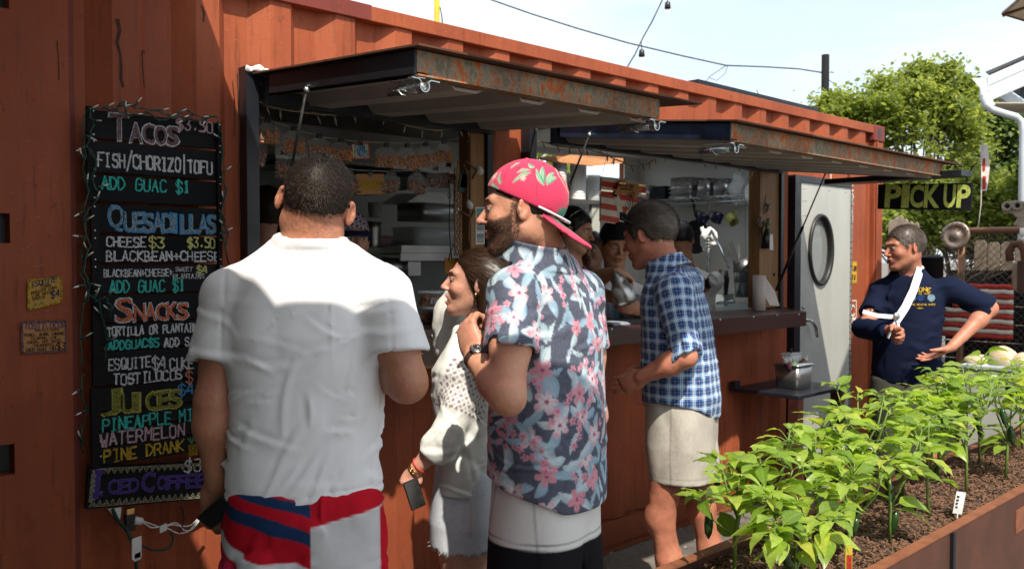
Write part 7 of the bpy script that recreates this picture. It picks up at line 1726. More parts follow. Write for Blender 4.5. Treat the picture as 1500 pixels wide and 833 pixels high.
t=thing('sink_counter','pale steel sink top behind the service counter','sink',PY(1060,460,3.6));m=MB();m.box((4.2,3.45,1.155),(6.6,4.25,1.185));m.box((4.2,4.20,1.186),(6.6,4.24,1.26));m.build('sink_top',pbr('pale_steel',(.50,.58,.60),(.40,.46,.48),3,.35,.5,.05),t);m=MB();m.box((4.22,3.47,.15),(6.58,4.2,1.15));m.build('sink_cabinet',M_greyin,t)
t=thing('cutting_board','pink cutting board with a round hole hanging by the second post','cutting board',PY(1108,310,4.2));c=PY(1110,333,4.2);m=MB();x0=PY(1101,333,4.2)[0];x1=PY(1121,333,4.2)[0];zt2,zb2=PY(1108,304,4.2)[2],PY(1108,368,4.2)[2];m.poly([(x0-.02,4.2,zb2),(x1,4.2,zb2),(x1,4.2,zt2),(x0+.03,4.2,zt2)],(0,.02,0));m.build('board_body',pbr('pink_board',(.50,.32,.24),rough=.6),t,bevel=.006);m=MB();m.lathe((c[0]+.015,4.199,PY(1110,343,4.2)[2]),[(.062,0),(.060,.003),(.025,.003)],28,axis=(0,-1,0));m.build('round_ring',pbr('dark_ring',(.09,.05,.05),rough=.5),t)
# dried peppers and order ticket on the second post
t=thing('pepper_bunch','dried peppers and green bottles hanging on the second wooden post','dried peppers',PY(1122,310,3.0));m=MB()
for x,y,x2,y2,r_ in((1122,285,1118,315,.006),(1128,300,1121,312,.012),(1115,318,1110,332,.014),(1125,320,1127,334,.016),(1118,325,1116,345,.018)):a,b=PY(x,y,2.995),PY(x2,y2,2.985);m.tube([a,(a+b)/2,b],r_,8,rr=[r_*.5,r_,r_*.35])
m.build('pepper',pbr('dried_pepper',(.12,.045,.012),(.05,.04,.01),30,.4),t);m=MB();m.tube([PY(1124,322,2.98),PY(1124,345,2.98)],.018,10);m.build('green_bottle',pbr('green_gourd',(.10,.14,.03),rough=.35),t);m=MB();m.tube([PY(1122,335,2.99),PY(1121,364,2.99)],.028,8);m.build('dark_pouch',M_blackpl,t)
t=thing('order_ticket','small white paper ticket on the second wooden post','ticket',PY(1129,342,2.97));m=MB();m.poly([PY(1128,366,2.97),PY(1133,366,2.97),PY(1132,343,2.97),PY(1126,343,2.97)],(0,.001,0));m.build('ticket_paper',M_white2,t)
t=thing('paper_roll','white paper towel roll with a loose sheet at the counter end','paper roll',PY(1112,451,2.95));c=PY(1112,452,2.93);c[2]=1.237;h=PY(1112,403,2.93)[2]-c[2];m=MB();m.lathe(c,[(.040,0),(.040,h),(.012,h),(.012,0)],24);m.build('roll_body',pbr('paper_roll',(.55,.47,.43),(.5,.42,.38),20,.8),t)
m=MB();q=[c+np.array((.035,-.015,h*.98)),PY(1142,448,2.90),PY(1128,447,2.89),c+np.array((.03,-.03,h*.35))];q[1][2]=max(q[1][2],1.24);q[2][2]=max(q[2][2],1.24);m.add([q[0],(q[0]+q[1])/2+np.array((0,-.02,0)),q[1],q[2],q[3]],[(0,4,1),(4,3,1),(3,2,1)]);o=m.build('loose_sheet',pbr('paper_sheet',(.66,.58,.54),rough=.8),t);so=o.modifiers.new('s','SOLIDIFY');so.thickness=.0015
# things on the counter
t=thing('steel_tray','white rectangular tray on the counter in front of the youth','tray',PZ(917,452,1.24));c=PZ(918,455,1.24);m=MB();rbox(m,c,.10,.13,1.237,1.262,.95,.015,.004);m.build('tray_body',M_white2,t)
t=thing('napkin_pile','flat pile of papers on the counter edge','papers',PZ(898,474,1.24));m=MB();c=PZ(898,475,1.24)
for k in range(5):m.obox(c+np.array((rnd.uniform(-.01,.01),rnd.uniform(-.01,.01),.0+.003*k)),(.06,.0,0),(0,.05,0),(0,0,.0012))
m.build('paper_sheets',pbr('printed_paper',(.25,.30,.42),(.5,.5,.52),60,.6),t)
t=thing('plastic_cup','clear plastic cup on the counter beside the floral shirt','cup',PZ(889,462,1.24));c=PZ(889,466,1.24);m=MB();m.lathe(c,[(.030,0),(.044,.115),(.047,.118),(.043,.115),(.028,.004)],20);m.build('cup_body',M_plas,t)
# ================================================================ SHADE UMBRELLAS (one shows its corner top right, the unseen ones are added for shade)
def canvas():
 m,t,p=nodes('cream_canvas');L(t,ramp(t,noise(t,9,4),[(.3,(.60,.56,.46)),(.7,(.66,.62,.52))]),p.inputs['Base Color']);p.inputs['Roughness'].default_value=.85;bump(t,p,noise(t,300,3),.15,.002)
 tr=N(t,'ShaderNodeBsdfTranslucent');tr.inputs[0].default_value=(.55,.48,.34,1);mxs=N(t,'ShaderNodeMixShader',i_0=.25);L(t,p.outputs[0],mxs.inputs[1]);L(t,tr.outputs[0],mxs.inputs[2]);L(t,mxs.outputs[0],t.nodes['Material Output'].inputs[0]);return m
M_canvas=canvas();M_brownwood=pbr('brown_umbrella_wood',(.16,.07,.03),rough=.5)
def umbrella(lab,cx,cy,zr,r,n=8,rise=.42,rotd=0):
 t=thing('patio_umbrella',lab,'umbrella',(cx,cy,0),group='cream patio umbrellas');m=MB();top=np.array((cx,cy,zr+rise));P=[]
 for k in range(n):a=R(rotd)+2*math.pi*k/n;rr_=r if isinstance(r,tuple)else(r,r);P.append(np.array((cx+rr_[0]*math.cos(a),cy+rr_[1]*math.sin(a),zr)))
 vs=[top];rings=5
 for i in range(1,rings+1):
  f=i/rings
  for k in range(n):
   for h in range(4):q=P[k]*(1-h/4)+P[(k+1)%n]*(h/4);v=top*(1-f)+q*f;v=v-np.array((0,0,.10*math.sin(math.pi*f)*.5+.02*math.sin(math.pi*h/4)*f));vs.append(v)
 c=4*n;fs=[(0,1+j,1+(j+1)%c)for j in range(c)]+[(1+i*c+j,1+(i+1)*c+j,1+(i+1)*c+(j+1)%c,1+i*c+(j+1)%c)for i in range(rings-1)for j in range(c)]
 m.add(vs,fs,0,False);o=m.build('canopy',M_canvas,t);so=o.modifiers.new('s','SOLIDIFY');so.thickness=.004
 m=MB();k0=1+(rings-1)*c;rim=[vs[k0+j]for j in range(c)]
 for a,b in zip(rim,rim[1:]+rim[:1]):m.bar(a+np.array((0,0,-.004)),b+np.array((0,0,-.004)),.010,.014)
 m.build('brown_edge',M_brownwood,t)
 for k in range(n):m=MB();m.bar(top-np.array((0,0,.06)),P[k]-np.array((0,0,.015)),.018,.022);m.build('rib',M_brownwood,t)
 m=MB();m.lathe((cx,cy,.08),[(.022,0),(.022,zr+rise-.1),(.03,zr+rise-.05),(.01,zr+rise+.04)],14);m.build('pole',M_brownwood,t);m=MB();m.lathe((cx,cy,0),[(.25,0),(.25,.05),(.05,.08),(.04,.25)],24);m.build('base',M_blksteel,t);return t
umbrella('cream umbrella whose edge shows in the top right corner',6.36,.42,3.13,1.55,8,rotd=8)
umbrella('unseen cream umbrella added left of the menu board to shade the wall',-.48,1.90,2.66,(1.33,1.33),4,rotd=45,rise=.3)  # added out of view, sized so its shadow covers the menu wall
umbrella('unseen cream umbrella added behind the camera to shade the men',-.38,.06,2.6,(1.77,1.77),4,rotd=16)  # added out of view, turned to leave a sun patch on the t-shirt
sl_=thing('added_shade_sail','unseen cream sails added to shade the left wall and the queue','shade sail',(2.4,1.4,2.66));m=MB();m.poly([(.44,1.62,2.70),(1.25,1.70,2.70),(1.25,3.12,2.70),(.44,3.12,2.70)],(0,0,.004));m.build('sail_cloth',M_canvas,sl_);m=MB();c=[(1.5,1.02),(3.42,1.02),(3.42,1.66),(1.5,1.80)]  # added out of view to keep sun off the wall and queue
m.poly([(x,y,2.66)for x,y in c],(0,0,.004));m.build('sail_cloth',M_canvas,sl_)
for(x,y),q in zip(c,((.6,-2.6,2.9),(4.4,-2.6,2.9),(4.1,-2.2,2.95),(1.0,3.03,2.6))):m=MB();m.tube([(x,y,2.662),q],.003,5);m.build('rope',M_string,sl_)
for x in(.6,4.4):m=MB();m.lathe((x,-2.62,0),[(.03,0),(.03,3.0)],10);m.build('post',M_blksteel,sl_)
nb=thing('sky_light_block','unseen dark green container block added on the left to cut sky light','shipping container',(-2,2,0))  # added out of view to darken the left end of the orange wall
m=MB();xs=-.72
for k in range(26):y=-1.2+k*.25;m.poly([(xs,y,.1),(xs,y+.1,.1),(xs-.036,y+.135,.1),(xs-.036,y+.21,.1),(xs,y+.25,.1),(-3.1,y+.25,.1),(-3.1,y,.1)],(0,0,2.45))
m.build('corrugated_wall',pbr('dark_green_paint',(.03,.05,.035),rough=.6),nb);m=MB();m.box((-3.13,-1.25,2.552),(xs+.01,5.3,2.6));m.box((-3.13,-1.25,0),(xs+.01,5.3,.098));m.build('frame_rail',M_blksteel,nb)
# ================================================================ TREES
def leafmat(name,c1,c2,c3,tl=.45,rough=.5):
 m,t,p=nodes(name);a=N(t,'ShaderNodeAttribute',attribute_name='rv');L(t,ramp(t,a.outputs[2],[(0,c2),(.5,c1),(1,c3)]),p.inputs['Base Color']);p.inputs['Roughness'].default_value=rough
 tr=N(t,'ShaderNodeBsdfTranslucent');L(t,ramp(t,a.outputs[2],[(0,tuple(x*1.5 for x in c1)),(1,tuple(x*2.4 for x in c3))]),tr.inputs[0]);mxs=N(t,'ShaderNodeMixShader',i_0=tl);L(t,p.outputs[0],mxs.inputs[1]);L(t,tr.outputs[0],mxs.inputs[2]);L(t,mxs.outputs[0],t.nodes['Material Output'].inputs[0]);return m
M_leafA=leafmat('sunny_maple_leaves',(.15,.20,.03),(.05,.085,.013),(.28,.31,.05));M_leafB=leafmat('dark_tree_leaves',(.055,.095,.018),(.025,.05,.010),(.11,.16,.03));M_bark=pbr('bark',(.10,.075,.055),(.05,.04,.03),12,.9,0,.6,40)
def tree(lab,base,crown,mt,nclump,nleaf,ls,seed,trunk_r=.12,shoots=12,group=None):
 """crown: list of (centre, radii). Leaves hang in clumps round the ends of real branches"""
 rs=np.random.RandomState(seed);base=np.array(base,float);t=thing('tree',lab,'tree',base,group);m=MB();tips=[]
 c0=np.array(crown[0][0],float);fork=base+(c0-base)*np.array((.3,.3,.45));m.tube([base,(base+fork)/2+rs.randn(3)*.05,fork],trunk_r,8,rr=[trunk_r,trunk_r*.85,trunk_r*.7])
 for c,r in crown:
  c=np.array(c,float);r=np.array(r,float)
  for _ in range(max(3,int(nclump/len(crown)))):
   d=rs.randn(3);d/=np.linalg.norm(d);p=c+d*r*(rs.rand()**.45);tips.append(p)
 tips=np.array(tips)
 for p in tips[::3]:mid=(fork+p)/2+rs.randn(3)*.12+np.array((0,0,-.1));m.tube([fork+rs.randn(3)*.03,mid,p],.02,5,rr=[trunk_r*.28,trunk_r*.14,.006])
 for _ in range(shoots):
  c,r=crown[rs.randint(len(crown))];c=np.array(c,float);r=np.array(r,float);d=np.array((rs.uniform(-1,1),rs.uniform(-1,1),rs.uniform(.5,1.2)));d=unit(d);a=c+d*r*.8;b=c+d*r*rs.uniform(1.2,1.45);m.tube([a,b],.008,4,rr=[.012,.004]);tips=np.vstack([tips]+[a*(1-q)+b*q for q in np.linspace(.2,1,5)])
 m.build('trunk',M_bark,t)
 k=rs.randint(0,len(tips),nleaf);pos=tips[k]+rs.randn(nleaf,3)*np.array((.15,.15,.09))*(.4+.9*rs.rand(nleaf,1)**2)
 d1=rs.randn(nleaf,3)*np.array((1,1,.5))+np.array((0,0,-.45));d1/=np.linalg.norm(d1,axis=1)[:,None];up=rs.randn(nleaf,3)*.6+np.array((0,0,1));sd=np.cross(d1,up);sd/=np.linalg.norm(sd,axis=1)[:,None];nn=np.cross(sd,d1)
 s_=(ls*(.6+.8*rs.rand(nleaf,1)));V=np.stack([pos,pos+d1*s_*.5+sd*s_*.38+nn*s_*.10,pos+d1*s_*1.1,pos+d1*s_*.5-sd*s_*.38+nn*s_*.10],1).reshape(-1,3)
 Q=np.arange(nleaf*4).reshape(-1,4);Q=np.stack([Q[:,[0,1,2]],Q[:,[0,2,3]]],1).reshape(-1,3)
 me=bpy.data.meshes.new('crown');me.vertices.add(len(V));me.vertices.foreach_set('co',V.astype(f32).ravel());me.loops.add(Q.size);me.loops.foreach_set('vertex_index',Q.astype(np.int32).ravel());me.polygons.add(len(Q));me.polygons.foreach_set('loop_start',np.arange(0,Q.size,3,dtype=np.int32));me.polygons.foreach_set('loop_total',np.full(len(Q),3,np.int32));me.update()
 a=me.attributes.new('rv','FLOAT','POINT');a.data.foreach_set('value',np.repeat(np.clip(.5*rs.rand(nleaf)+.5*((k*7919)%97)/97,0,1),4).astype(f32));link_mesh('crown',me,mt,t);return t
def crn(*L_):return[(PD(x,y,d),(rx*d/1280,rx*d/1280*.8,rz*d/1280))for x,y,d,rx,rz in L_]
b=PD(1345,480,13);b[2]=0
tree('bright yellow green maple rising behind the end of the container',b,crn((1335,225,13,100,75),(1255,250,13,70,60),(1410,190,13.2,50,60),(1310,170,13,60,45),(1370,145,13,40,40),(1220,165,13,25,20),(1300,310,13,90,50)),M_leafA,210,42000,.068,4,shoots=44)
b=PD(1450,480,18);b[2]=0
tree('dark green tree beyond the fence, below the house gutter',b,crn((1440,240,18,70,70),(1480,300,18,90,60),(1400,310,18,90,55),(1450,190,18,35,25),(1530,250,18,80,80),(1330,320,19,80,50)),M_leafB,320,52000,.10,9,shoots=22)
b=PD(1420,480,10.5);b[2]=0
tree('low sunlit bush behind the chain link fence',b,crn((1400,320,10.5,60,28),(1460,300,10.5,60,36),(1340,325,10.5,50,22),(1505,330,10.5,50,40)),M_leafA,160,24000,.06,12,trunk_r=.05,shoots=8)
tree('leafy green tree seen through the high slot behind the far window',(7.2,9.2,0),[((7.0,9.0,2.9),(1.5,1.0,.9)),((8.6,9.3,3.0),(1.2,1.0,1.0)),((6.6,9.0,2.4),(1.0,.8,.7))],M_leafA,200,9000,.12,22,shoots=0)
# ================================================================ POLES AND WIRES
t=thing('utility_pole','weathered wooden utility pole behind the container','utility pole',PD(1208,480,20)*np.array((1,1,0)));b=PD(1207,300,20);a=PD(1211,82,20);b2=b.copy();b2[2]=0;m=MB();m.lathe(b2,[(.10,0),(.085,a[2])],12);m.build('pole_shaft',M_boardfr,t)
def wireobj(nm,lab,cat,pts,r,mt=M_blackpl):P3=[PD(*p)for p in pts];t=thing(nm,lab,cat,P3[0]);m=MB();m.tube(P3,r,5);m.build('cable',mt,t);return t
M_wire=pbr('grey_cable',(.05,.055,.06),rough=.6,bmp=0)
wireobj('overhead_cable','long twisted overhead cable crossing the sky to the utility pole','cable',[(640,-30,17),(720,0,17.3),(780,21,17.5),(850,43,17.8),(920,63,18),(1000,82,18.5),(1064,96,19),(1120,98,19.3),(1170,101,19.7),(1208,107,20)],.016,M_wire)
wireobj('overhead_cable','loose thin service wires drooping from the cable over the roof','cable',[(1064,96,19),(1040,112,19),(1030,125,19),(1022,130,19)],.008,M_wire);wireobj('overhead_cable','short loop of wire under the splice of the cable','cable',[(1066,97,19),(1062,108,19),(1050,118,19),(1038,114,19)],.007,M_wire)
wireobj('overhead_cable','thin wire running from the pole into the maple','cable',[(1208,112,20),(1230,130,20),(1260,150,19)],.008,M_wire)
sl=wireobj('string_lights','black string light cable with two hanging bulbs above the container','string lights',[(975,-12,6.2),(968,5,6.2),(955,32,6.1),(942,55,6.05),(930,80,6.0),(918,100,5.95),(912,112,5.9)],.005)
for(x,y)in((978,2),(940,72)):
 c=PD(x,y,6.05);m=MB();m.lathe(c,[(.004,0),(.018,-.010),(.022,-.05),(.014,-.055)],12);m.build('lamp_socket',M_blackpl,sl);m=MB();m.tube([c,c+np.array((-.004,0,.05))],.003,5);m.build('hook_wire',M_blackpl,sl)
 m=MB();m.lathe(c-np.array((0,0,.05)),[(.014,0),(.026,-.03),(.024,-.055),(.010,-.075),(.001,-.078)],14);m.build('glass_bulb',M_plas,sl)
t=thing('yellow_pole','yellow painted pole rising behind the container roof','pole',PD(640,40,8.2)*np.array((1,1,0)));c=PD(640,40,8.2);m=MB();m.lathe((c[0],c[1],0),[(.027,0),(.027,4.4)],14);m.build('pole_shaft',pbr('yellow_paint',(.62,.36,.02),rough=.4),t);m=MB();m.tube([PD(644,10,8.2),PD(647,22,8.2),PD(648,36,8.2)],.006,5);m.build('pole_cable',M_blackpl,t)
# ================================================================ HOUSE CORNER top right
def house():
 M_hw=pbr('white_painted_wood',(.50,.54,.58),(.42,.46,.50),4,.6,0,.08);M_soff=pbr('tan_soffit',(.46,.40,.32),rough=.7);M_roof=pbr('dark_shingles',(.05,.05,.055),rough=.9,bscale=30,bmp=.5)
 d=9.0;A=PD(1447,112,d);Bq=PD(1560,62,d+.2);t=thing('house','white house with a gutter corner, downspout and slatted soffit','house',(A[0]+1.5,A[1]-1.0,0))
 rt=R_;back=unit((F_+.85*R_)*np.array((1,1,0)))
 m=MB();m.poly([A+np.array((0,0,.02)),Bq+np.array((0,0,.02)),Bq+np.array((0,0,.045)),A+np.array((0,0,.045))-rt*.03],back*3.0);m.build('roof',M_roof,t)
 m=MB();m.poly([A+np.array((0,0,-.26)),Bq+np.array((0,0,-.27)),Bq,A],back*.03);m.poly([A-back*.012+np.array((0,0,-.10)),Bq-back*.012+np.array((0,0,-.10)),Bq-back*.012,A-back*.012],back*.011);m.build('fascia_board',M_hw,t)
 C0=PD(1449,140,d);C1=PD(1560,170,d)
 for k in range(9):q0=A+np.array((0,0,-.262))+back*(.02+.085*k)+rt*.0;m=MB();m.poly([q0,q0+rt*1.4+np.array((0,0,.0)),q0+rt*1.4+back*.08,q0+back*.08],(0,0,-.012));m.build('soffit_slat',M_soff,t)
 # gutter and its elbow
 G=PD(1428,122,d-.02);m=MB();g0=PD(1424,115,d);g1=PD(1449,113,d);g2=PD(1449,133,d);g3=PD(1436,130,d);m.poly([g0,g3,g2,g1],back*3);m.build('gutter',M_hw,t)
 pts=[PD(1441,128,d-.05),PD(1441,142,d-.08),PD(1444,153,d-.10),PD(1452,160,d-.1),PD(1470,166,d-.05),PD(1488,171,d),PD(1496,178,d),PD(1499,192,d)]
 dn=pts[-1].copy();dn[2]=0;m=MB();m.tube(pts+[dn],.037,12);m.build('downspout',M_hw,t)
 for k in range(7):m=MB();q=pts[1]*(1-k/7)+pts[3]*(k/7);m.tube([q-back*.01-rt*.02,q+rt*.05+np.array((0,0,.03))-back*.03],.02,6);m.build('elbow_fold',M_hw,t)
 w0=PD(1508,300,d+.35);m=MB();w0[2]=0
 for k in range(26):z=k*.12;m.poly([w0+np.array((0,0,z)),w0+rt*3+np.array((0,0,z)),w0+rt*3+np.array((0,0,z+.118)),w0+np.array((0,0,z+.118))],back*(.03-.004*(k%2)))
 m.poly([w0+back*.05,w0+rt*3+back*.05,w0+rt*3+back*3,w0+back*3],(0,0,3.1));m.build('siding',M_hw,t)
 m=MB();wv=PD(1494,118,d+.3);m.poly([wv,PD(1512,112,d+.3),PD(1512,150,d+.3),PD(1494,140,d+.3)],back*.05);m.build('window',M_blksteel,t)
house()
b=thing('banner','narrow white and red hanging banner in front of the trees','banner',PD(1441,245,9.5));P=[PD(x,y,9.5)for x,y in((1438,280),(1446,279),(1450,245),(1447,212),(1436,212),(1438,245))];m=MB();m.poly(P,F_*.01);m.build('cloth',pbr('white_banner',(.55,.52,.50),(.45,.40,.38),12,.8),b)
m=MB();m.poly([PD(x,y,9.49)for x,y in((1439.5,277),(1444,277),(1444.5,258),(1440,258))],F_*.005);m.poly([PD(x,y,9.49)for x,y in((1439.5,250),(1443,250),(1443.5,232),(1440,232))],F_*.005);m.build('red_print',CH['red'],b);m=MB();m.tube([PD(1439,205,9.5),PD(1437,300,9.5),PD(1432,340,9.5)],.006,5);m.build('banner_pole',M_string,b)
# ================================================================ FENCES
XF=7.75
fn=thing('chain_link_fence','rusty topped chain link fence behind the man with the sling','fence',(XF,0,0));ya,yb=-1.6,2.9;zr=PX(1425,338,XF)[2]
M_rail=pbr('rusty_rail',(.30,.15,.09),(.20,.09,.05),10,.6,.3,.2,60);m=MB();m.tube([(XF,ya,zr),(XF,yb,zr)],.026,12);m.build('top_rail',M_rail,fn)
for y in(2.75,.35,-1.5):m=MB();m.tube([(XF,y,0),(XF,y,zr+.03)],.028,10);m.build('post',M_rail,fn)
m=MB();st=.058;H=zr-.01;n=int((yb-ya+H)/st)
for k in range(n):
 for sgn in(1,-1):
  y0=ya-H+k*st if sgn>0 else ya+k*st;a=np.array((XF+.004*sgn,y0,.02));b=np.array((XF+.004*sgn,y0+sgn*H,H))
  def clip(p,q):
   d=q-p;t0,t1=0,1
   for lim,s_ in((ya,1),(yb,-1)):
    f0,f1=s_*(p[1]-lim),s_*(q[1]-lim)
    if f0<0 and f1<0:return None
    if f0<0:t0=max(t0,f0/(f0-f1))
    if f1<0:t1=min(t1,f0/(f0-f1))
   return(p+d*t0,p+d*t1)if t1>t0 else None
  c=clip(a,b)
  if c:m.bar(c[0],c[1],.0035,.0035)
tag(m.build('wire_mesh',pbr('dull_wire',(.16,.13,.11),rough=.5,metal=.5),fn),kind='stuff')
wf=thing('wooden_fence','tall fence of weathered vertical boards behind the chain link','fence',(8.6,0,0));M_fb=wood('weathered_fence_board',(.24,.19,.13),(.13,.10,.075),(.07,.055,.04));rs=random.Random(6)
for k in range(46):
 y=-2.2+k*.112;h=1.72+rs.uniform(-.03,.03);m=MB();m.poly([(8.6+rs.uniform(-.01,.01),y,.02),(8.6,y+.10,.02),(8.6,y+.10,h-.03),(8.6,y+.075,h),(8.6,y+.025,h),(8.6,y,h-.03)],(.02,0,0));m.build('board',M_fb,wf)
m=MB();m.box((8.66,-2.2,.3),(8.70,3,.39));m.box((8.66,-2.2,1.3),(8.70,3,1.39));m.build('rail',M_fb,wf)
# a dark low board wall in front of it, which carries vines
t=thing('board_screen','dark low board screen with dry vines behind the chain link fence','screen',(8.1,0,0))
for k in range(9):z=.08+k*.155;m=MB();m.box((8.1,-2.0,z),(8.125,3.0,z+.145));m.build('board',M_boardfr,t)
vn=thing('dry_vines','dry woody vine twigs climbing the chain link fence','vines',PX(1420,400,XF));rs=random.Random(12)
for k in range(34):
 x=rs.uniform(1375,1505);y=rs.uniform(385,425);p=PX(x,y,XF-.03);P_=[p];
 for j in range(4):p=p+np.array((rs.uniform(-.02,.01),-rs.uniform(.015,.06),rs.uniform(.01,.05)));P_.append(p)
 m=MB();m.tube(P_,.005,5,rr=[.006,.005,.004,.003,.002]);m.build('twig',pbr('dry_twig',(.30,.22,.13),rough=.8)if k==0 else bpy.data.materials['dry_twig'],vn)
# striped flag panel
XG=7.55;fp=thing('striped_panel','red and white striped rope panel hung on the chain link fence','flag panel',PX(1434,456,XG));M_rr=pbr('red_rope',(.42,.04,.025),(.30,.025,.015),30,.85,0,.5,90);M_wr=pbr('white_rope',(.62,.58,.50),(.50,.46,.40),30,.85,0,.5,90)
tl=PX(1396,415,XG);br=PX(1483,498,XG);n=11
for k in range(n):
 z1=tl[2]+(br[2]-tl[2])*k/n;z0_=tl[2]+(br[2]-tl[2])*(k+1)/n;y1_=PX(1370 if k>4 else 1396,456,XG)[1];m=MB();Pq=[(XG+rnd.uniform(-.004,.004),y1_+(br[1]-y1_)*j/14,(z0_+z1)/2+.003*math.sin(j*1.7+k))for j in range(15)];m.tube(Pq,(z1-z0_)*.52,8);m.build('rope_stripe',M_rr if k%2==0 else M_wr,fp)
m=MB();m.box((XG+.03,br[1],br[2]),(XG+.045,tl[1]+.1,tl[2]));m.build('backing',M_boardfr,fp)
# hub cap, carved wood, leather bag, bin
t=thing('hub_cap','silver hub cap hanging from the fence rail','hub cap',PX(1400,345,XF-.05));c=PX(1400,345,XF-.05);m=MB();m.lathe(c,[(.118,0),(.112,.012),(.09,.016),(.075,.006),(.04,.004),(.03,.02),(.001,.022)],36,axis=(-1,.05,.1));m.build('hub_disc',pbr('rusty_chrome',(.34,.31,.28),(.20,.13,.09),16,.45,.7),t)
for k in range(18):a=k*2*math.pi/18;q=c+np.array((-.014,.099*math.cos(a),.099*math.sin(a)));m=MB();m.obox(q,(.004,0,0),(0,.012*math.cos(a),.012*math.sin(a)),(0,-.004*math.sin(a),.004*math.cos(a)));m.build('fin',M_steelgl,t)
M_drift=pbr('driftwood',(.34,.28,.22),(.20,.16,.12),12,.8,0,.4,60);XD=6.6
t=thing('carved_wood','grey carved wooden figure with two round eyes at the right edge','carving',PX(1490,310,XD));m=MB();P_=[PX(x,y,XD)for x,y in((1466,306),(1472,296),(1486,293),(1500,295),(1515,300),(1515,322),(1500,322),(1488,318),(1480,312),(1472,313))];m.poly(P_,(.05,0,0));m.build('carved_body',M_drift,t,bevel=.01)
for x,y in((1476,302),(1491,301)):c=PX(x,y,XD-.001);m=MB();m.lathe(c,[(.034,0),(.034,.018),(.022,.02),(.018,.006)],18,axis=(-1,0,0));e=m.build('eye_ring',M_drift,t);m=MB();m.lathe(c,[(.016,.0),(.012,.012)],12,axis=(-1,0,0));m.build('eye',M_boardfr,t)
t=thing('carved_wood','lower squared wooden carving at the right edge','carving',PX(1495,328,XD));m=MB();m.poly([PX(x,y,XD)for x,y in((1483,330),(1490,318),(1515,322),(1515,336))],(.06,0,0));m.build('carved_body',M_drift,t,bevel=.008);m=MB();m.lathe(PX(1501,340,XD),[(.03,-.03),(.03,.03)],12);m.build('peg',M_white2,t)
t=thing('metal_arch','dark rusted iron hook curling at the right edge of the fence','iron hook',PX(1490,370,XD+.3));m=MB();m.tube([PX(x,y,XD+.3)for x,y in((1480,382),(1478,368),(1484,358),(1494,357),(1500,366),(1503,385),(1510,400))],.028,10);m.build('hook_bar',M_rustdk,t)
t=thing('leather_bag','worn brown leather bag with a strap hanging at the right edge','bag',PX(1492,405,XD));m=MB();m.poly([PX(x,y,XD)for x,y in((1482,425),(1480,405),(1484,388),(1492,382),(1515,382),(1515,430),(1492,430))],(.10,0,0));m.build('bag_body',pbr('worn_leather',(.24,.17,.11),(.16,.10,.07),14,.7,0,.3,60),t,bevel=.02);m=MB();m.poly([PX(x,y,XD-.004)for x,y in((1490,430),(1490,382),(1500,382),(1500,430))],(.003,0,0));m.build('strap',M_leather,t)
t=thing('waste_bin','black bin behind the shoulder of the man with the sling','bin',PX(1356,400,7.4));m=MB();c=PX(1357,378,7.4);m.lathe((c[0],c[1],0),[(.10,0),(.13,c[2]),(.135,c[2]),(.12,c[2]+.02)],20);m.build('bin_body',M_blksteel,t)
t=thing('picket_cluster','pale weathered pickets behind the head of the man with the sling','pickets',PX(1318,330,8.3))
for k,(x,y)in enumerate(((1305,322),(1312,318),(1319,315),(1326,320),(1334,324),(1342,325))):c=PX(x,y,8.35);m=MB();m.poly([(8.35,c[1]-.022,.3),(8.35,c[1]+.022,.3),(8.35,c[1]+.022,c[2]-.02),(8.35,c[1],c[2]),(8.35,c[1]-.022,c[2]-.02)],(.02,0,0));m.build('picket',M_drift,t)
# trough of gourds
t=thing('metal_trough','grey metal trough with a pale rim at the right edge','trough',PX(1460,545,5.3));a=PX(1407,537,5.3);b=PX(1530,545,5.3);m=MB();m.box((5.3,b[1]-.2,a[2]-.45),(5.75,a[1],a[2]-.0));m.build('trough_body',M_greyin,t);m=MB();m.box((5.285,b[1]-.2,a[2]+.001),(5.77,a[1]+.01,a[2]+.014));m.build('rim',pbr('pale_blue_rim',(.45,.52,.58),rough=.4),t);m=MB();m.box((5.35,b[1]-.15,0),(5.7,a[1]-.05,a[2]-.46));m.build('stand',M_blksteel,t)
def gourd(lab,x,y,r,sq,seed):c=PX(x,y,5.45);t=thing('pale_gourd',lab,'gourd',c,'gourds in the trough');crump('gourd_body',c,r,pbr('pale_coconut',(.62,.50,.36),(.50,.38,.25),8,.55,0,.1),t,seed,.01,.006)
gourd('flat cut pale coconut, left one in the trough',1434,529,(.07,.085,.045),0,2);gourd('round pale coconut in the middle of the trough',1469,525,(.07,.078,.070),0,3);gourd('pale coconut at the right edge of the trough',1500,530,(.07,.07,.055),0,4)
# ================================================================ PLANTER AND PEPPER PLANTS
PX0,PX1,PY0,PY1,PZ1=1.93,6.6,1.105,1.556,.65
pl=thing('planter','long rusty steel planter box holding the pepper plants','planter',(4.2,1.33,0));M_cor=pbr('dark_rusty_planter',(.10,.035,.02),(.055,.022,.014),5,.6,.2,.25,70);M_rimm=pbr('orange_rust_rim',(.26,.09,.04),(.15,.05,.025),14,.7,.1,.3,80)
m=MB();m.box((PX0,PY0,0),(PX1,PY0+.006,PZ1-.004));m.box((PX0,PY1-.006,0),(PX1,PY1,PZ1-.004));m.box((PX0,PY0+.006,0),(PX0+.006,PY1-.006,PZ1-.004));m.box((PX1-.006,PY0+.006,0),(PX1,PY1-.006,PZ1-.004));m.build('planter_side',M_cor,pl)
m=MB();m.box((PX0-.002,PY0-.004,PZ1-.003),(PX1,PY0+.032,PZ1+.003));m.box((PX0-.002,PY1-.032,PZ1-.003),(PX1,PY1+.004,PZ1+.003));m.box((PX0-.002,PY0+.033,PZ1-.003),(PX0+.03,PY1-.033,PZ1+.003));m.build('planter_rim',M_rimm,pl)
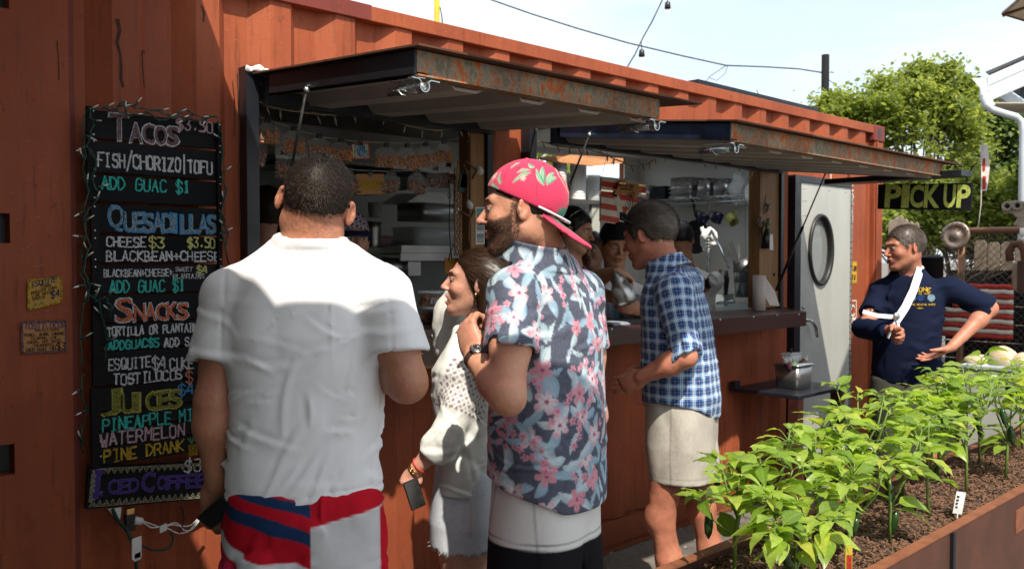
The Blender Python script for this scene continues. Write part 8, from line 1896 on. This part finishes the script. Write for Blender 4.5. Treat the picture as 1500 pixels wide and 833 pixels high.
for x in(3.05,4.6):m=MB();m.box((x,PY0-.012,.02),(x+.02,PY0-.0005,PZ1-.006));m.build('seam_strip',M_blksteel,pl)
m=MB();c=PY(1487,770,PY0);m.box((c[0],PY0-.004,c[2]-.03),(c[0]+.14,PY0-.0005,c[2]+.06));m.build('name_plate',M_rimm,pl)
def soil():
 nx,ny=190,22;X=np.linspace(PX0+.008,PX1-.008,nx);Y=np.linspace(PY0+.008,PY1-.008,ny);G=np.stack(np.meshgrid(X,Y,indexing='ij'),-1).reshape(-1,2)
 P=np.column_stack([G,np.zeros(len(G))]).astype(f32);z=.600+.012*vnoise(P,14,1)+.008*vnoise(P,40,2);V=np.column_stack([G,z]);Q=np.array([(i*ny+j,(i+1)*ny+j,(i+1)*ny+j+1,i*ny+j+1)for i in range(nx-1)for j in range(ny-1)])
 o=link_mesh('soil',np_mesh('soil',V,Q),pbr('dark_soil',(.075,.04,.025),(.03,.017,.012),60,.9,0,.8,90,.01),pl);rs=np.random.RandomState(4);n=9000
 m=MB()
 for _ in range(n):
  p=np.array((rs.uniform(PX0+.02,5.2),rs.uniform(PY0+.015,PY1-.015),.604+rs.uniform(-.006,.016)));d=rs.randn(3)*(1,1,.35);d=unit(d)*rs.uniform(.004,.013);s_=unit(np.cross(d,(0,0,1)))*rs.uniform(.002,.005);m.add([p-d-s_,p+d-s_*.6,p+d+s_,p-d+s_*.7,p+np.array((0,0,.004))],[(0,1,4),(1,2,4),(2,3,4),(3,0,4)])
 tag(m.build('mulch_chips',pbr('mulch',(.20,.10,.055),(.07,.035,.02),90,.85),pl),kind='stuff')
soil()
def pleaf():
 m,t,p=nodes('pepper_leaf');oi=N(t,'ShaderNodeObjectInfo');tcn=N(t,'ShaderNodeTexCoord');a=N(t,'ShaderNodeAttribute',attribute_name='luv');sp=N(t,'ShaderNodeSeparateXYZ');L(t,a.outputs[1],sp.inputs[0])
 base=ramp(t,oi.outputs['Random'],[(0,(.12,.20,.02)),(.4,(.25,.36,.045)),(.86,(.36,.46,.075)),(1,(.48,.46,.06))]);n1=noise(t,9,4,coord='Object');base=mixc(t,ramp(t,n1,[(.4,(0,0,0)),(.75,(.6,.6,.6))]),base,(.10,.18,.02))
 # veins: the midrib and slanting side veins
 ab=N(t,'ShaderNodeMath',operation='ABSOLUTE');L(t,sp.outputs[1],ab.inputs[0]);v=N(t,'ShaderNodeMath',operation='MULTIPLY_ADD',i_1=-.55);L(t,ab.outputs[0],v.inputs[0]);L(t,sp.outputs[0],v.inputs[2]);w=N(t,'ShaderNodeMath',operation='MULTIPLY',i_1=7.);L(t,v.outputs[0],w.inputs[0]);fr=N(t,'ShaderNodeMath',operation='FRACT');L(t,w.outputs[0],fr.inputs[0])
 vein=ramp(t,fr.outputs[0],[(0,(1,1,1)),(.10,(0,0,0)),(.9,(0,0,0)),(1,(1,1,1))]);mid=ramp(t,ab.outputs[0],[(0,(1,1,1)),(.05,(0,0,0))]);vv=mixc(t,1.,vein,mid,'LIGHTEN');f=N(t,'ShaderNodeMath',operation='MULTIPLY',i_1=.45);L(t,vv,f.inputs[0]);base=mixc(t,f.outputs[0],base,(.24,.36,.08))
 L(t,base,p.inputs['Base Color']);p.inputs['Roughness'].default_value=.33;p.inputs['Specular IOR Level'].default_value=.6;bump(t,p,vv,-.35,.003)
 tr=N(t,'ShaderNodeBsdfTranslucent');L(t,mixc(t,1.,base,(2.2,2.3,1.2),'MULTIPLY'),tr.inputs[0]);mxs=N(t,'ShaderNodeMixShader',i_0=.38);L(t,p.outputs[0],mxs.inputs[1]);L(t,tr.outputs[0],mxs.inputs[2]);L(t,mxs.outputs[0],t.nodes['Material Output'].inputs[0]);return m
M_pleaf=pleaf();M_stem=pbr('green_stem',(.14,.22,.04),(.10,.16,.03),20,.5);M_pep=pbr('dark_green_pepper',(.018,.055,.012),(.01,.03,.01),6,.22,0,.02);M_petal=pbr('white_petal',(.75,.75,.68),rough=.6)
def leaf_mesh(k):
 rs=np.random.RandomState(k);nu,nv=8,5;V=[];A=[];droop=rs.uniform(.3,1.25);fold=rs.uniform(.12,.40);tw=rs.uniform(-.5,.5);wv=rs.uniform(.01,.03);wd=rs.uniform(.19,.26)
 for i in range(nu+1):
  u=i/nu;w=wd*(math.sin(math.pi*min(1,u**.66))**.95 if 0<u<1 else 0)*(1.0 if u<.75 else 1-.35*(u-.75)/.25)+.004;x=u-.16*droop*u*u;zc=.10*u-droop*.48*u*u
  for j in range(nv+1):
   q=j/nv*2-1;y=q*w;z=zc+fold*abs(y)-abs(q)**2*.05*w*8*.3+wv*math.sin(u*17+q*2+k)*abs(q);c_,s_=math.cos(tw*u),math.sin(tw*u);V.append((x,y*c_-(z-zc)*s_,zc+y*s_+(z-zc)*c_));A.append((u,q*.25,0))
 Q=[(i*(nv+1)+j,(i+1)*(nv+1)+j,(i+1)*(nv+1)+j+1,i*(nv+1)+j+1)for i in range(nu)for j in range(nv)]
 me=np_mesh('pepper_leaf',np.array(V),np.array(Q));a=me.attributes.new('luv','FLOAT_VECTOR','POINT')
 if len(me.vertices)==len(A):a.data.foreach_set('vector',np.array(A,f32).ravel())
 me.materials.append(M_pleaf);return me
LEAVES=[leaf_mesh(k)for k in range(9)]
def fruit_mesh():
 m=MB();m.tube([(0,0,0),(0,0,-.02),(.002,0,-.05),(.004,0,-.08),(.008,0,-.10)],.014,12,rr=[.008,.015,.0165,.013,.003]);me=m.mesh('pepper');me.materials.append(M_pep);return me
FRUIT=fruit_mesh()
def flower_mesh():
 m=MB()
 for k in range(5):a=k*2*math.pi/5;c_,s_=math.cos(a),math.sin(a);m.add([(0,0,0),(.006*c_-.004*s_,.006*s_+.004*c_,.001),(.013*c_,.013*s_,-.002),(.006*c_+.004*s_,.006*s_-.004*c_,.001)],[(0,1,2,3)])
 me=m.mesh('flower');me.materials.append(M_petal);return me
FLOWER=flower_mesh()
def place(nm,me,par,pos,M3,sc):
 o=bpy.data.objects.new(nm,me);C.objects.link(o);o.parent=par;o.matrix_local=Matrix.Translation(Vector(pos))@Matrix(M3.tolist()).to_4x4()@Matrix.Diagonal((sc,sc,sc,1));return o
def pepper_plant(i,x,y,h,lab,nl,lean):
 rs=np.random.RandomState(100+i);t=thing('pepper_plant',lab,'pepper plant',(x,y,.60),'pepper plants in the steel planter');m=MB();nodes_=[]
 top=np.array((lean[0],lean[1],h));st=[np.array((0,0,-.01)),np.array((rs.uniform(-.01,.01),rs.uniform(-.01,.01),h*.33)),top*.62+rs.randn(3)*.012]
 m.tube([np.array((x,y,.6))+p for p in st],.006,7,rr=[.0065,.0055,.0048]);nodes_+=[(st[1],1),(st[2]*.8+st[1]*.2,1)]
 nb=rs.randint(5,8)
 for b in range(nb):
  a=b*2.4+rs.uniform(-.4,.4);r=rs.uniform(.07,.15);o0=st[1]*(1-b/nb)+st[2]*(b/nb);tip=np.array((r*math.cos(a)+lean[0]*.7,r*math.sin(a)*.85+lean[1]*.7,h*rs.uniform(.72,1.0)));mid=(o0+tip)/2+np.array((math.cos(a),math.sin(a),-.1))*.02
  m.tube([np.array((x,y,.6))+p for p in(o0,mid,tip)],.0035,6,rr=[.0042,.0034,.0022])
  for q in(.45,.7,.88,1.0):nodes_.append(((o0*(1-q)**2+2*mid*q*(1-q)+tip*q*q),2 if q>.8 else 1))
 k=0;wt=np.array([n_[1]for n_ in nodes_],float);wt/=wt.sum()
 for j in range(nl):
  nd,_=nodes_[rs.choice(len(nodes_),p=wt)];a=rs.uniform(0,2*math.pi);el=rs.uniform(-.3,.8);up=nd[2]/h;s_=rs.uniform(.058,.120)*(1.05 if up<.85 else.85);pet=rs.uniform(.015,.045)
  d=np.array((math.cos(a)*math.cos(el),math.sin(a)*math.cos(el),math.sin(el)+.2));d=unit(d);p=nd+d*pet;m.tube([np.array((x,y,.6))+q for q in(nd,p)],.0016,5)
  d2=unit(np.array((d[0],d[1],d[2]*.6-.12)));sd=unit(np.cross((0,0,1),d2)+rs.randn(3)*.25);sd=unit(sd-np.dot(sd,d2)*d2);n3=np.cross(d2,sd);place('leaf',LEAVES[rs.randint(9)],t,p,np.stack([d2,sd,n3],1),s_)
 m.build('stem',M_stem,t)
 for j in range(rs.randint(1,3)):
  nd,_=nodes_[rs.randint(len(nodes_)//2)];a=rs.uniform(0,6.28);place('pepper_fruit',FRUIT,t,nd+np.array((.02*math.cos(a),.02*math.sin(a),-.012)),rot((1,0,0),rs.uniform(-.3,.3)),rs.uniform(.65,.9))
 for j in range(2):nd,_=nodes_[rs.randint(len(nodes_))];place('flower',FLOWER,t,nd+rs.randn(3)*.012,rot((1,.3,0),rs.uniform(-1,1)),1.2)
PP=[(2.24,1.42,.33,(.01,.0),'pepper plant at the near left corner of the planter, hanging over its rim'),(2.20,1.20,.26,(0,0),'small pepper plant low at the bottom of the picture'),(2.42,1.42,.40,(0,.0),'tall pepper plant, second from the near end along the back rim'),(2.55,1.22,.33,(0,0),'pepper plant before the yellow plant tag'),
(2.78,1.44,.38,(.02,0),'third pepper plant along the back rim'),(2.92,1.25,.36,(0,0),'pepper plant between the yellow and the white plant tags'),(3.12,1.45,.44,(0,0),'fourth pepper plant along the back rim, below the black shelf'),(3.30,1.27,.40,(0,0),'pepper plant left of the white plant tag'),
(3.50,1.45,.43,(0,0),'fifth pepper plant along the back rim'),(3.75,1.30,.45,(0,0),'tall pepper plant right behind the white plant tag'),(3.90,1.46,.48,(0,0),'sixth pepper plant along the back rim, before the trousers'),(4.12,1.27,.44,(0,0),'pepper plant near the right edge along the front rim'),
(4.32,1.44,.50,(0,0),'tallest pepper plant at the right edge'),(4.58,1.30,.45,(0,0),'farthest pepper plant at the right edge'),(4.85,1.42,.46,(0,0),'pepper plant just outside the right edge')]
for i,(x,y,h,ln,lab)in enumerate(PP):pepper_plant(i,x,y,h*1.06,lab,70 if i<12 else 54,ln)
t=thing('plant_tag','white printed plant tag stuck in the soil','plant tag',PY(1405,750,1.22));P=[PY(x,y,1.20)for x,y in((1396,751),(1409,753),(1415,721),(1402,719))];m=MB();m.poly(P,(0,.0015,0));b_=P[0]*.5+P[1]*.5;m.bar(b_,b_+np.array((-.003,0,-.05)),.010,.0015,up=(0,1,0));m.build('tag_card',M_white2,t)
ex=unit(P[1]-P[0]);ez=unit(P[3]-P[0])
for k,s_ in enumerate(('PEPPER','FULL SUN','HOT','10 IN')):stroke_text('lettering',s_,P[0]+ex*.006+ez*(.060-k*.013),ex,ez,.022,.006,CH['black'],t,th=.0012,nrm=(0,-1,0))
t=thing('plant_tag','yellow and red plant tag at the bottom edge of the picture','plant tag',PY(1243,830,1.2));P=[PY(x,y,1.20)for x,y in((1238,850),(1248,850),(1249,797),(1239,796))];m=MB();m.poly(P,(0,.0015,0));m.build('tag_card',pbr('yellow_tag',(.55,.42,.04),rough=.5),t);P2=[PY(x,y,1.199)for x,y in((1240,845),(1247,845),(1247.5,812),(1240.5,812))];m=MB();m.poly(P2,(0,-.0008,0));m.build('tag_print',CH['red'],t)
# ================================================================ EVERYBODY
man_white();man_cap();woman();man_plaid();tS,fS,XS_=man_sling()
# chest print of the polo shirt
def onchest(x,y):return PD(x,y,4.575)
stroke_text('shirt_print','GONE',onchest(1340,427),R_,U_,.085,.020,CH['gold'],tS,th=.0045,nrm=-F_,jit=.05);stroke_text('shirt_print','TO THE',onchest(1345,431),R_,U_,.06,.006,CH['gold'],tS,th=.0018,nrm=-F_,jit=.05)
for x,c in((1336,'steel'),(1349,'navy'),(1364,'steel')):
 m=MB();q=onchest(x,436);m.lathe(q,[(.020,0),(.020,.003),(.014,.004)],14,axis=-F_);m.build('shirt_badge',CH[c],tS)
stroke_text('shirt_print','FIRE RESCUE CREW',onchest(1331,447),R_,U_,.14,.008,CH['gold'],tS,th=.0022,nrm=-F_,jit=.05);stroke_text('shirt_print','USA',onchest(1343,452),R_,U_,.035,.007,CH['gold'],tS,th=.002,nrm=-F_,jit=.05)
from mathutils.bvhtree import BVHTree
bpy.context.view_layer.update();me_=XS_.data;o_=np.array(ORG[XS_.name]);bv=BVHTree.FromPolygons([v.co+Vector(o_)for v in me_.vertices],[tuple(p.vertices)for p in me_.polygons])
for ch in tS.children:
 if ch.name.startswith(('shirt_print','shirt_badge')): # lay the print onto the cloth
  for v in ch.data.vertices:
   w=v.co+Vector(o_);dr_=(w-Vector(CAM));L0=dr_.length;h=bv.ray_cast(Vector(CAM),dr_.normalized())
   if h[0]is not None:v.co=h[0]-dr_.normalized()*(.0035 if ch.name.startswith('shirt_print')else.002+(4.58-L0/1.10)*0)-Vector(o_)
# staff behind the counter
def teepic(z0,z1,w,c):
 def f(P):
  col=np.tile(np.array((.60,.58,.58),f32),(len(P),1));m=(np.abs(P[:,0]+.01)<w)&(P[:,2]>z0)&(P[:,2]<z1)&(P[:,1]>0);col[m]=c;m2=m&(np.abs(P[:,0]+.01)<w*.85)&(P[:,2]>z0+.02)&(P[:,2]<z1-.02);n=vnoise(P,26,3);col[m2]=np.where((n>0)[:,None],(.05,.12,.16),(.02,.03,.05))[m2];return col*(1+.05*vnoise(P,40,3))[:,None]
 return f
t,fg,hd=half('young worker in a white t-shirt with a dark picture, looking down',(905,0),5.0,232,(901,358),6,(.40,.20,.11),teepic(1.16,1.36,.10,(.02,.02,.03)),M_hblack,pitch=-16,hs=1.0,hk=dict(nose=1.0),z0=.85,
arms=[(-1,(958,452,4.75),(944,452,4.45),((.3,.2,1),(.9,.25,.1)),-1,(.5,.55,.6,.6)),(1,(868,430,4.8),(905,436,4.42),((0,.3,1),(-.5,1,-.1)),1,(.7,.75,.8,.8))])
ballcap(fg,hd,t,(.012,.012,.014),(.012,.012,.014),brim=False)
t,fg,hd=half('dark haired worker smiling down behind the pink cap',(835,0),4.9,262,(842,338),30,(.46,.24,.14),(.16,.10,.13),M_hblack,pitch=-12,smile=1,hk=dict(nose=1.3,jaw=1.05),z0=.85,arms=[(-1,(870,408,4.65),(903,398,4.40),((.2,1,.2),(-1.0,.1,-.45)),-1,(.9,1.0,1.1,1.1))])
# steel shaker between their hands
sk_=thing('steel_shaker','steel shaker bottle held over the counter by the two workers','shaker',PD(912,430,4.2));c=PD(918,446,4.34);a=unit(PD(903,402,4.34)-c);m=MB();m.lathe(c,[(.045,0),(.056,.02),(.058,.07),(.040,.115),(.036,.12),(.040,.135),(.022,.155),(.018,.17)],22,axis=a);m.build('shaker_body',M_steelsh,sk_);m=MB();m.lathe(PD(929,430,4.42),[(.03,-.05),(.045,.05),(.047,.052),(.04,.05),(.028,-.045)],18,axis=unit(a+U_*.3));m.build('mixing_cup',M_plas,sk_)
half('child with dark hair half hidden between the two workers',(866,0),5.5,215,(867,368),-10,(.34,.18,.11),(.10,.09,.10),M_hblack,z0=.6,hs=.92,pitch=0,rx=.16,res=1.3)
t,fg,hd=half('worker in a white t-shirt with cap and white gloves at the sink',(1012,0),6.35,62,(998,352),-22,(.42,.20,.11),(.72,.71,.68),M_hblack,pitch=-20,z0=.85,arms=[(1,(1022,424,6.2),(1046,410,6.0),((0,.3,1),(.1,1,.1)),-1,(.6,.7,.8,.8)),(-1,(1000,420,6.6),(1046,408,6.3),((0,.3,1),(.5,1,.1)),1,(.6,.7,.8,.8))])
ballcap(fg,hd,t,(.06,.06,.065),(.03,.03,.03),yaw=0,btilt=.3)
gl_=MB();
for q in((1049,410,5.95),):
 V,Q=mesh_sdf(lambda P:ell(P,(0,0,0),(.05,.05,.055))+.012*vnoise(P,45,3),(-.08,-.08,-.08),(.08,.08,.08),.006);link_mesh('work_glove',np_mesh('glove',V+np.array(PD(*q)),Q),M_white2,t)
def padre(P,q):
 c=np.tile(np.array((.012,.018,.06),f32),(len(P),1));x,y,z=q[:,0],q[:,1],q[:,2];f=(y>.0);c[f]=(.30,.31,.34);n=np.sin(x*160)*np.sin(z*190+x*60);c[f&(n>.35)]=(.02,.03,.08);c[f&(n<-.6)]=(.45,.02,.02);return c
t,fg,hd=half('worker in a patterned cap, eyes just above the shoulder of the white t-shirt',(512,0),3.95,250,(513,352),8,(.44,.23,.14),(.03,.03,.035),M_hblack,z0=.85,pitch=0,hs=1.0)
ballcap(fg,hd,t,(.02,.025,.07),(.012,.018,.06),btilt=.35,front=padre,yaw=-.15)
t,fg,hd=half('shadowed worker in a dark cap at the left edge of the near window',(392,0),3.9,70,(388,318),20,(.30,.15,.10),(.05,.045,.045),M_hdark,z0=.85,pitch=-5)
ballcap(fg,hd,t,(.10,.085,.05),(.06,.05,.03),btilt=.2,yaw=.3)
